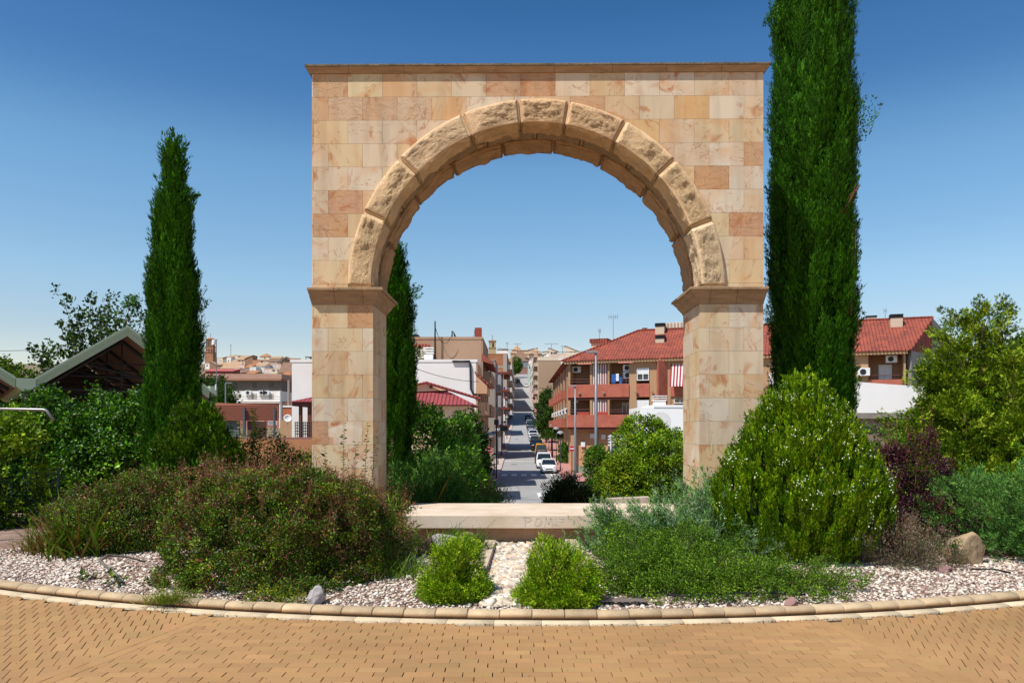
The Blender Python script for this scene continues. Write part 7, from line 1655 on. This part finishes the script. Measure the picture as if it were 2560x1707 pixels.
root = empty('utility_pole', (wx(722, 130), 130, gz(130)), 'plain grey concrete pole left of the white chimney house', 'pole'); MB().tube([(0, 0, 0), (0, 0, wz(950, 130) - gz(130))], [.3, .2], n=8).build('shaft', W5, root)
# mushroom street lamps
def mushroom():
    root = empty('street_lamp', (0, 0, 0)); MB().tube([(0, 0, 0), (0, 0, .5), (0, 0, .55), (0, 0, 4.15)], [.075, .07, .045, .04], n=8).build('pole', BLACKM, root, smooth=True)
    MB().lathe([(.02, .42), (.2, .40), (.33, .30), (.40, .16), (.41, .12), (.38, .12), (.05, .16)], (0, 0, 4.0), 16).build('lamp_shade', mat('lamp_grey', '#8f9498', rough=.5, var=.03), root, smooth=True)
    MB().lathe([(.03, 0), (.13, .04), (.15, .13), (.05, .15)], (0, 0, 4.0), 12).build('lamp_globe', SHUT, root, smooth=True); return root
proto = mushroom(); used = False
NTH = ['first', 'second', 'third', 'fourth', 'fifth', 'sixth', 'seventh', 'eighth']
for side, ys_ in (('left', (66, 79, 92, 108, 125, 148)), ('right', (83, 96, 108, 122, 138, 156, 176))):
    for i, y in enumerate(ys_):
        x = (-2.85 + .0125 * y) if side == 'left' else (4.25 + .0125 * y)
        if side == 'right' and i: x += .15
        if not used: o = proto; used = True
        else:
            o = proto.copy(); COL.objects.link(o)
            for ch in list(proto.children): c = ch.copy(); COL.objects.link(c); c.parent = o
        o.location = (x, y, gz(y) + .14); tag(o, '%s mushroom topped street lamp from the front on the %s pavement' % (NTH[i], side), 'street lamp', 'mushroom street lamps along the road')
# no entry signs
def no_entry(x, y, h, label, r=.36, zb_=None):
    zb_ = gz(y) if zb_ is None else zb_; root = empty('no_entry_sign', (x, y, zb_), label, 'traffic sign'); MB().tube([(0, .03, 0), (0, .03, h + r)], .035, n=8).build('post', BLACKM, root)
    d = MB().lathe([(r, -.012), (r, .012)], (0, 0, h), 28, 'y').build('disc', mat('sign_red', '#c01f26', rough=.45, var=.03), root)
    MB().box(-r * .72, r * .72, -.016, -.0125, h - r * .16, h + r * .16).build('white_bar', mat('sign_white', '#f0f0ee', rough=.5, var=0), d)
    MB().lathe([(r * 1.06, .013), (r * 1.06, .02)], (0, 0, h), 28, 'y').build('rim', SHUT, root); return root
no_entry(wx(1223.5, 62), 62, wz(1125, 62) - gz(62), 'no entry sign on the left pavement', .25)
no_entry(wx(1430, 66), 66, wz(1121, 66) - gz(66), 'no entry sign on the right beside the smaller street light', .25)
root = empty('signal_post', (wx(1241, 72), 72, gz(72)), 'dark post with two black boxes on the left pavement', 'post'); h = wz(1062, 72) - gz(72)
MB().tube([(0, 0, 0), (0, 0, h)], .07, n=8).build('post', BLACKM, root); MB().box(-.22, .22, -.1, .1, h, h + .5).build('box', BLACKM, root); MB().box(.35, 1.05, -.05, .05, h - .55, h - .1).box(0, .35, -.02, .02, h - .3, h - .25).build('sign_panel', BLACKM, root)

# cables across the street and over the roofs
def cable(p, q, sag, label, r=.02, nm='cable', cat='cable'):
    p, q = Vector(p), Vector(q); o = MB().tube([p.lerp(q, t / 12) - Vector((0, 0, sag * 4 * (t / 12) * (1 - t / 12))) for t in range(13)], r, n=4).build(nm, BLACKM, None); return tag(o, label, cat)
cable((wx(1245, 200), 200, wz(870, 200)), (wx(1460, 200), 200, wz(878, 200)), .6, 'black cable across the skyline above the street', .06)
cable((XL(150), 150, gz(150) + 12), (XR(150), 151, gz(150) + 10), .5, 'cable crossing high over the street', .03)
cable((XL(120), 120, gz(120) + 9.5), (XR(120), 122, gz(120) + 6), .5, 'cable crossing the middle of the street', .03)
cable((-30, 36, wz(866, 36)), (wx(210, 60), 60, wz(915, 60) + 1.6), .3, 'thin cable in the sky at the far left', .015)
cable((wx(1030, 58), 58, wz(917, 58)), (wx(1197, 60), 60, wz(954, 60)), .25, 'thin cable across the white house wall', .02)
# drooping pipe arm at the far left, a tubular rail of the canopy yard
root = empty('pipe_arm', (wx(0, 10), 10, wz(1022, 10)), 'light grey metal pipe arm with a bent down end at the left edge', 'pipe')
MB().tube([(-1.2, 0, .0), (0, 0, .0), (wx(108, 10) - wx(0, 10), 0, -.01), (wx(116, 10) - wx(0, 10), 0, -.02), (wx(134, 10) - wx(0, 10), 0, -.15)], .019, n=10).build('pipe', mat('light_pipe', '#8f8c8c', rough=.35, var=.05, metal=.5), root, smooth=True)
MB().tube([(-1.2, 0, 0), (-1.2, 0, wz(1070, 10) - wz(1022, 10) - 1.6)], .03, n=8).build('post', STEEL, root)
fm = MB()
for k in range(16): x = -8.4 + k * .06; fm.tube([(x, 12.5, .05), (x, 12.5, .95)], .004, n=3)
for k in range(12): z = .08 + k * .075; fm.tube([(-8.4, 12.5, z), (-7.45, 12.5, z)], .004, n=3)
fm.tube([(-7.45, 12.48, 0), (-7.45, 12.48, 1.0)], .02, n=6)
tag(fm.build('mesh_fence', mat('fence_wire', '#3c4440', rough=.6), None), 'dark wire mesh fence at the left edge behind the grass', 'fence')

# --- green metal canopy -----------------------------------------
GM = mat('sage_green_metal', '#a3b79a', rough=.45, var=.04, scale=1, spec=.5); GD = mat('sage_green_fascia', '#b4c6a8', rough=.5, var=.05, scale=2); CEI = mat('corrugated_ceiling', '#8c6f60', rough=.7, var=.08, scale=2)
CRZ = R(36); cc_ = Vector((-14.0, 27.67)); ca_ = empty('metal_canopy', (cc_.x, cc_.y, 0), 'sage green gabled metal canopy roof with dark open trusses, left', 'canopy', rz=CRZ)
def canopy(root, xl, xr, zl, zr, za, dep, cap_l=True):
    """gable roof, apex over x=0; left and right eaves"""
    t = .10
    for (xe, zz) in ((xl, zl), (xr, zr)):
        q = MB().xprof([(0, za), (xe, zz), (xe, zz - t), (0, za - t)], 0, dep); q.build('roof_slope', GM, root)
        fa = MB()
        for k, (dz, out) in enumerate(((-.00, .10), (-.10, .06), (-.20, .02), (-.28, -.02))): fa.xprof([(0, za + dz + .02), (xe, zz + dz + .02), (xe, zz + dz - .075), (0, za + dz - .075)], -out, .02 + .01 * k)
        fa.build('fascia', GD, root)
        c = MB(); n_ = int(abs(xe) / .22)
        for i in range(int(dep / .25)):
            y = .3 + i * .25; c.xprof([(0, za - .30), (xe, zz - .30), (xe, zz - .36), (0, za - .36)], y, y + .14)
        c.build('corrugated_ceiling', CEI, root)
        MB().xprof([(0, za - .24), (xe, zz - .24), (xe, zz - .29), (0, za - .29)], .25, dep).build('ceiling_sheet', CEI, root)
    # trusses
    zt_ = za - .45
    for y in (1.2, 4.8, 8.4):
        for (a, b, r) in (((xl * .95, zl - .38), (0, zt_), .07), ((xr * .95, zr - .38), (0, zt_), .07), ((0, zt_), (0, zl - .2), .03), ((xl * .55, zl + (za - zl) * .38), (xr * .9, zl - .3), .05),
                          ((xl * .5, zl + (za - zl) * .5 - .3), (xr * .5, zl + (za - zl) * .5 - .3), .03), ((xl * .95, zl - .30), (xr * .95, zl - .30), .05), ((xl * .6, zl + .2), (xr * .6, zl + .2), .03)):
            MB().tube([(a[0], y, a[1]), (b[0], y, b[1])], r, n=6).build('truss_bar', BLACKM, root)
    for y in (2.4, 6): MB().tube([(xl * .9, y, zl - .34), (xr * .9, y, zl - .34)], .03, n=5).build('tie_bar', BLACKM, root)
    # back of the hall, in its own shade
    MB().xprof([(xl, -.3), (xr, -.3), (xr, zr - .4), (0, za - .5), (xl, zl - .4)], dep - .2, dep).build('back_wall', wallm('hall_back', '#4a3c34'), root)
zl, zr, za = 3.36, 3.15, 5.36; xl, xr = -2.85, 2.85
canopy(ca_, xl, xr, zl, zr, za, 13)
g1 = MB().xprof([(xl - .55, zl - .02), (xl + .0, zl - .02), (xl + .0, zl - .30), (xl - .18, zl - .46), (xl - .37, zl - .46), (xl - .55, zl - .30)], -.14, 13); g1.build('box_gutter', GD, ca_)
g1 = MB().xprof([(xr, zr + .12), (xr + .26, zr + .12), (xr + .26, zr - .25), (xr + .05, zr - .12), (xr, zr - .10)], -.14, 13); g1.build('box_gutter', GD, ca_)
for x in (xl - .28, xr + .12): MB().box(x - .09, x + .09, .5, .7, -.3, zl - .42).build('column', mat('canopy_post', '#5f666c', rough=.6), ca_)
d2 = 2.85 + .55 + 2.85; cb_ = empty('metal_canopy', (cc_.x - d2 * math.cos(CRZ), cc_.y - d2 * math.sin(CRZ), 0), 'second sage green canopy gable cut off by the left edge', 'canopy', rz=CRZ); canopy(cb_, -2.85, 2.83, zl, zl, za, 13)

# --- cars -------------------------------------------------------
TYRE = mat('tyre', '#161616', rough=.9, var=0); RIM = mat('wheel_rim', '#8f9296', rough=.35, var=0, metal=.6); CG = mat('car_glass', '#20282c', rough=.05, var=0, spec=.9); HL = mat('headlight_lens', '#c9d0d4', rough=.12, var=0, spec=.9); TL = mat('tail_light', '#8a1418', rough=.2, var=0); PL = mat('number_plate', '#e8e8e4', rough=.6, var=0); BP = mat('black_plastic', '#1a1b1c', rough=.6, var=0)
def carpaint(n, c): return mat('car_' + n, c, rough=.28, var=0, spec=.6)
def make_car(h=1.48, wd=1.74, ln=4.0, hood=.92, boxy=0.0):
    """car with its nose towards -y; body and cabin lofted from cross sections"""
    root = empty('parked_car', (0, 0, 0)); hw = wd / 2
    # stations along y: (y, half width, bottom z, waist z, )
    st = [(-ln / 2, .55, .32, .58), (-ln / 2 + .08, .78, .22, .68), (-ln / 2 + .35, hw - .03, .20, .78), (-ln / 2 + .95, hw, .20, hood), (-.3, hw, .20, hood + .06), (.8, hw, .20, hood + .08), (ln / 2 - .4, hw - .02, .20, hood + .08), (ln / 2 - .08, hw - .10, .24, hood + .04), (ln / 2, hw - .22, .34, .80)]
    V = []; F = []; K = 12
    for (y, w_, zb_, zt_) in st:
        prof = [(-w_ * .86, zb_), (-w_, zb_ + .12), (-w_ * 1.0, zb_ + (zt_ - zb_) * .55), (-w_ * .97, zt_ - .10), (-w_ * .86, zt_ - .015), (-w_ * .5, zt_ + .02)]
        prof = prof + [(-x, z) for x, z in prof[::-1]]
        V += [(x, y, z) for x, z in prof]
    for i in range(len(st) - 1):
        for k in range(K): F.append((i * K + k, i * K + (k + 1) % K, (i + 1) * K + (k + 1) % K, (i + 1) * K + k))
    F += [tuple(range(K - 1, -1, -1)), tuple((len(st) - 1) * K + k for k in range(K))]
    me = bpy.data.meshes.new('body'); me.from_pydata(V, [], F); me.update()
    bm = bmesh.new(); bm.from_mesh(me); bmesh.ops.recalc_face_normals(bm, faces=bm.faces); bm.to_mesh(me); bm.free()
    for p in me.polygons: p.use_smooth = True
    body = link('body', me, carpaint('white', '#e6e6e6'), root)
    # cabin glass and roof
    b0, b1 = -ln / 2 + .95, ln / 2 - (.12 + .3 * (1 - boxy)); t0, t1 = b0 + .75 - .2 * boxy, b1 - .35 + .25 * boxy; zc = hood + .0; wr = hw - .22
    V = [(-hw + .07, b0, zc), (hw - .07, b0, zc), (hw - .07, b1, zc + .06), (-hw + .07, b1, zc + .06), (-wr, t0, h - .07), (wr, t0, h - .07), (wr, t1, h - .07), (-wr, t1, h - .07)]
    MB().add(V, [(0, 1, 5, 4), (1, 2, 6, 5), (2, 3, 7, 6), (3, 0, 4, 7), (4, 5, 6, 7)]).build('windows', CG, root, bevel=.03)
    MB().prism([(-wr - .02, t0 - .03), (wr + .02, t0 - .03), (wr + .02, t1 + .04), (-wr - .02, t1 + .04)], h - .075, h).build('roof', _mats['car_white'], root, bevel=.03)
    for s in (-1, 1):
        for (yb, yt) in ((b0, t0), ((b0 + b1) / 2 + .1, (t0 + t1) / 2 + .1), (b1, t1)): MB().tube([(s * (hw - .06), yb, zc), (s * (wr + .01), yt, h - .05)], .035, n=5).build('pillar', _mats['car_white'], root)
    for s in (-1, 1):
        for y in (-ln / 2 + .78, ln / 2 - .75):
            w_ = MB().lathe([(.16, -.1), (.30, -.1), (.32, -.05), (.32, .05), (.30, .1), (.16, .1)], (s * (hw - .10), y, .32), 20, 'x').build('wheel', TYRE, root, smooth=True)
            MB().lathe([(.02, -.105), (.19, -.10), (.20, -.04)] if s < 0 else [(.20, .04), (.19, .10), (.02, .105)], (s * (hw - .10), y, .32), 14, 'x').build('rim', RIM, w_)
        MB().prism([(s * .42, -ln / 2 - .0), (s * .74, -ln / 2 + .10), (s * .80, -ln / 2 + .38), (s * .70, -ln / 2 + .30), (s * .45, -ln / 2 + .12)], .60, .76).build('headlight', HL, root, bevel=.02)
        MB().box(s * .80 - .10, s * .80 + .04, ln / 2 - .28, ln / 2 - .03, .68, .92).build('tail_light', TL, root, bevel=.02)
        MB().box(s * (hw + .10) - .09, s * (hw + .10) + .09, b0 + .28, b0 + .40, zc + .02, zc + .16).build('mirror', BP, root, bevel=.03)
        MB().lathe([(.05, -.02), (.055, .02)], (s * .62, -ln / 2 + .0, .36), 10, 'y').build('fog_light', HL, root)
    MB().box(-.36, .36, -ln / 2 - .025, -ln / 2 + .05, .50, .60).build('grille', BP, root, bevel=.015)
    MB().box(-.45, .45, -ln / 2 - .02, -ln / 2 + .06, .24, .35).build('air_intake', BP, root, bevel=.015)
    MB().box(-.26, .26, -ln / 2 - .05, -ln / 2 - .03, .385, .485).build('number_plate', PL, root)
    MB().box(-.26, .26, ln / 2 + .005, ln / 2 + .02, .60, .72).build('number_plate', PL, root)
    return root
car_a = make_car(); suv = make_car(1.70, 1.84, 4.4, 1.02, .5); van = make_car(1.95, 1.72, 4.3, 1.10, 1.0)
for o in (car_a, suv, van):
    for ch in o.children:
        if ch.type == 'MESH' and ch.name.split('.')[0] in ('body', 'roof', 'pillar'):
            ch.material_slots[0].link = 'OBJECT'; ch.material_slots[0].material = _mats['car_white']
def put_car(src, first, y, dx, paint, label, flip):
    if first: o = src
    else:
        o = src.copy(); COL.objects.link(o)
        for ch in list(src.children):
            c = ch.copy(); COL.objects.link(c); c.parent = o
            for gch in ch.children: d = gch.copy(); COL.objects.link(d); d.parent = c
    z = gz(y); sl = (gz(y + 2) - gz(y - 2)) / 4
    o.location = (4.0 + .0125 * y - 1.0 + dx, y, z + .01); o.rotation_euler = (math.atan(sl) * (1 if not flip else -1), 0, (math.pi if flip else 0) - .0125)
    for ch in o.children:
        if ch.name.split('.')[0] in ('body', 'roof', 'pillar'):
            ch.material_slots[0].link = 'OBJECT'; ch.material_slots[0].material = paint
    tag(o, label, 'car', 'cars parked along the right kerb')
P_ = {k: carpaint(k, v) for k, v in dict(white='#e6e6e6', silver='#a4a8ac', black='#1b1d20', navy='#1f2a3c', yellow='#e0a020', grey='#6a6e72', red='#7a1c20', blue='#33465e').items()}
cars = [(car_a, 83.0, -.05, 'white', 'front white hatchback facing the zebra crossing', 0), (suv, 89.6, -.35, 'white', 'white car just behind the front white hatchback', 0), (car_a, 96.3, -.45, 'navy', 'dark navy car behind the two white ones', 0),
        (van, 105, -.3, 'yellow', 'yellow van parked in the row', 1), (suv, 121, -.55, 'black', 'black off roader with red tail lights behind the yellow van', 1), (car_a, 129, -.5, 'grey', 'grey car behind the black off roader', 1), (car_a, 137, -.6, 'silver', 'silver car eighth from the top of the row', 0),
        (car_a, 145, -.7, 'white', 'white hatchback in the middle of the far row', 1), (suv, 153, -.7, 'white', 'tall white car in the far row', 1), (car_a, 162, -.8, 'silver', 'far silver car before the dark ones', 0), (car_a, 171, -.8, 'grey', 'far grey car below the black ones', 1),
        (suv, 181, -.9, 'black', 'far black car in the row', 1), (car_a, 192, -1.0, 'silver', 'far silver car near the end of the row', 1), (car_a, 214, -1.2, 'navy', 'last dark blue car at the end of the row', 1), (car_a, 352, -.8, 'white', 'tiny white car at the top of the street', 0), (suv, 372, -4.6, 'black', 'tiny black car at the top left of the street', 1)]
seen_ = set()
for s, y, dx, p, lab, fl in cars:
    put_car(s, id(s) not in seen_, y, dx, P_[p], lab, fl); seen_.add(id(s))
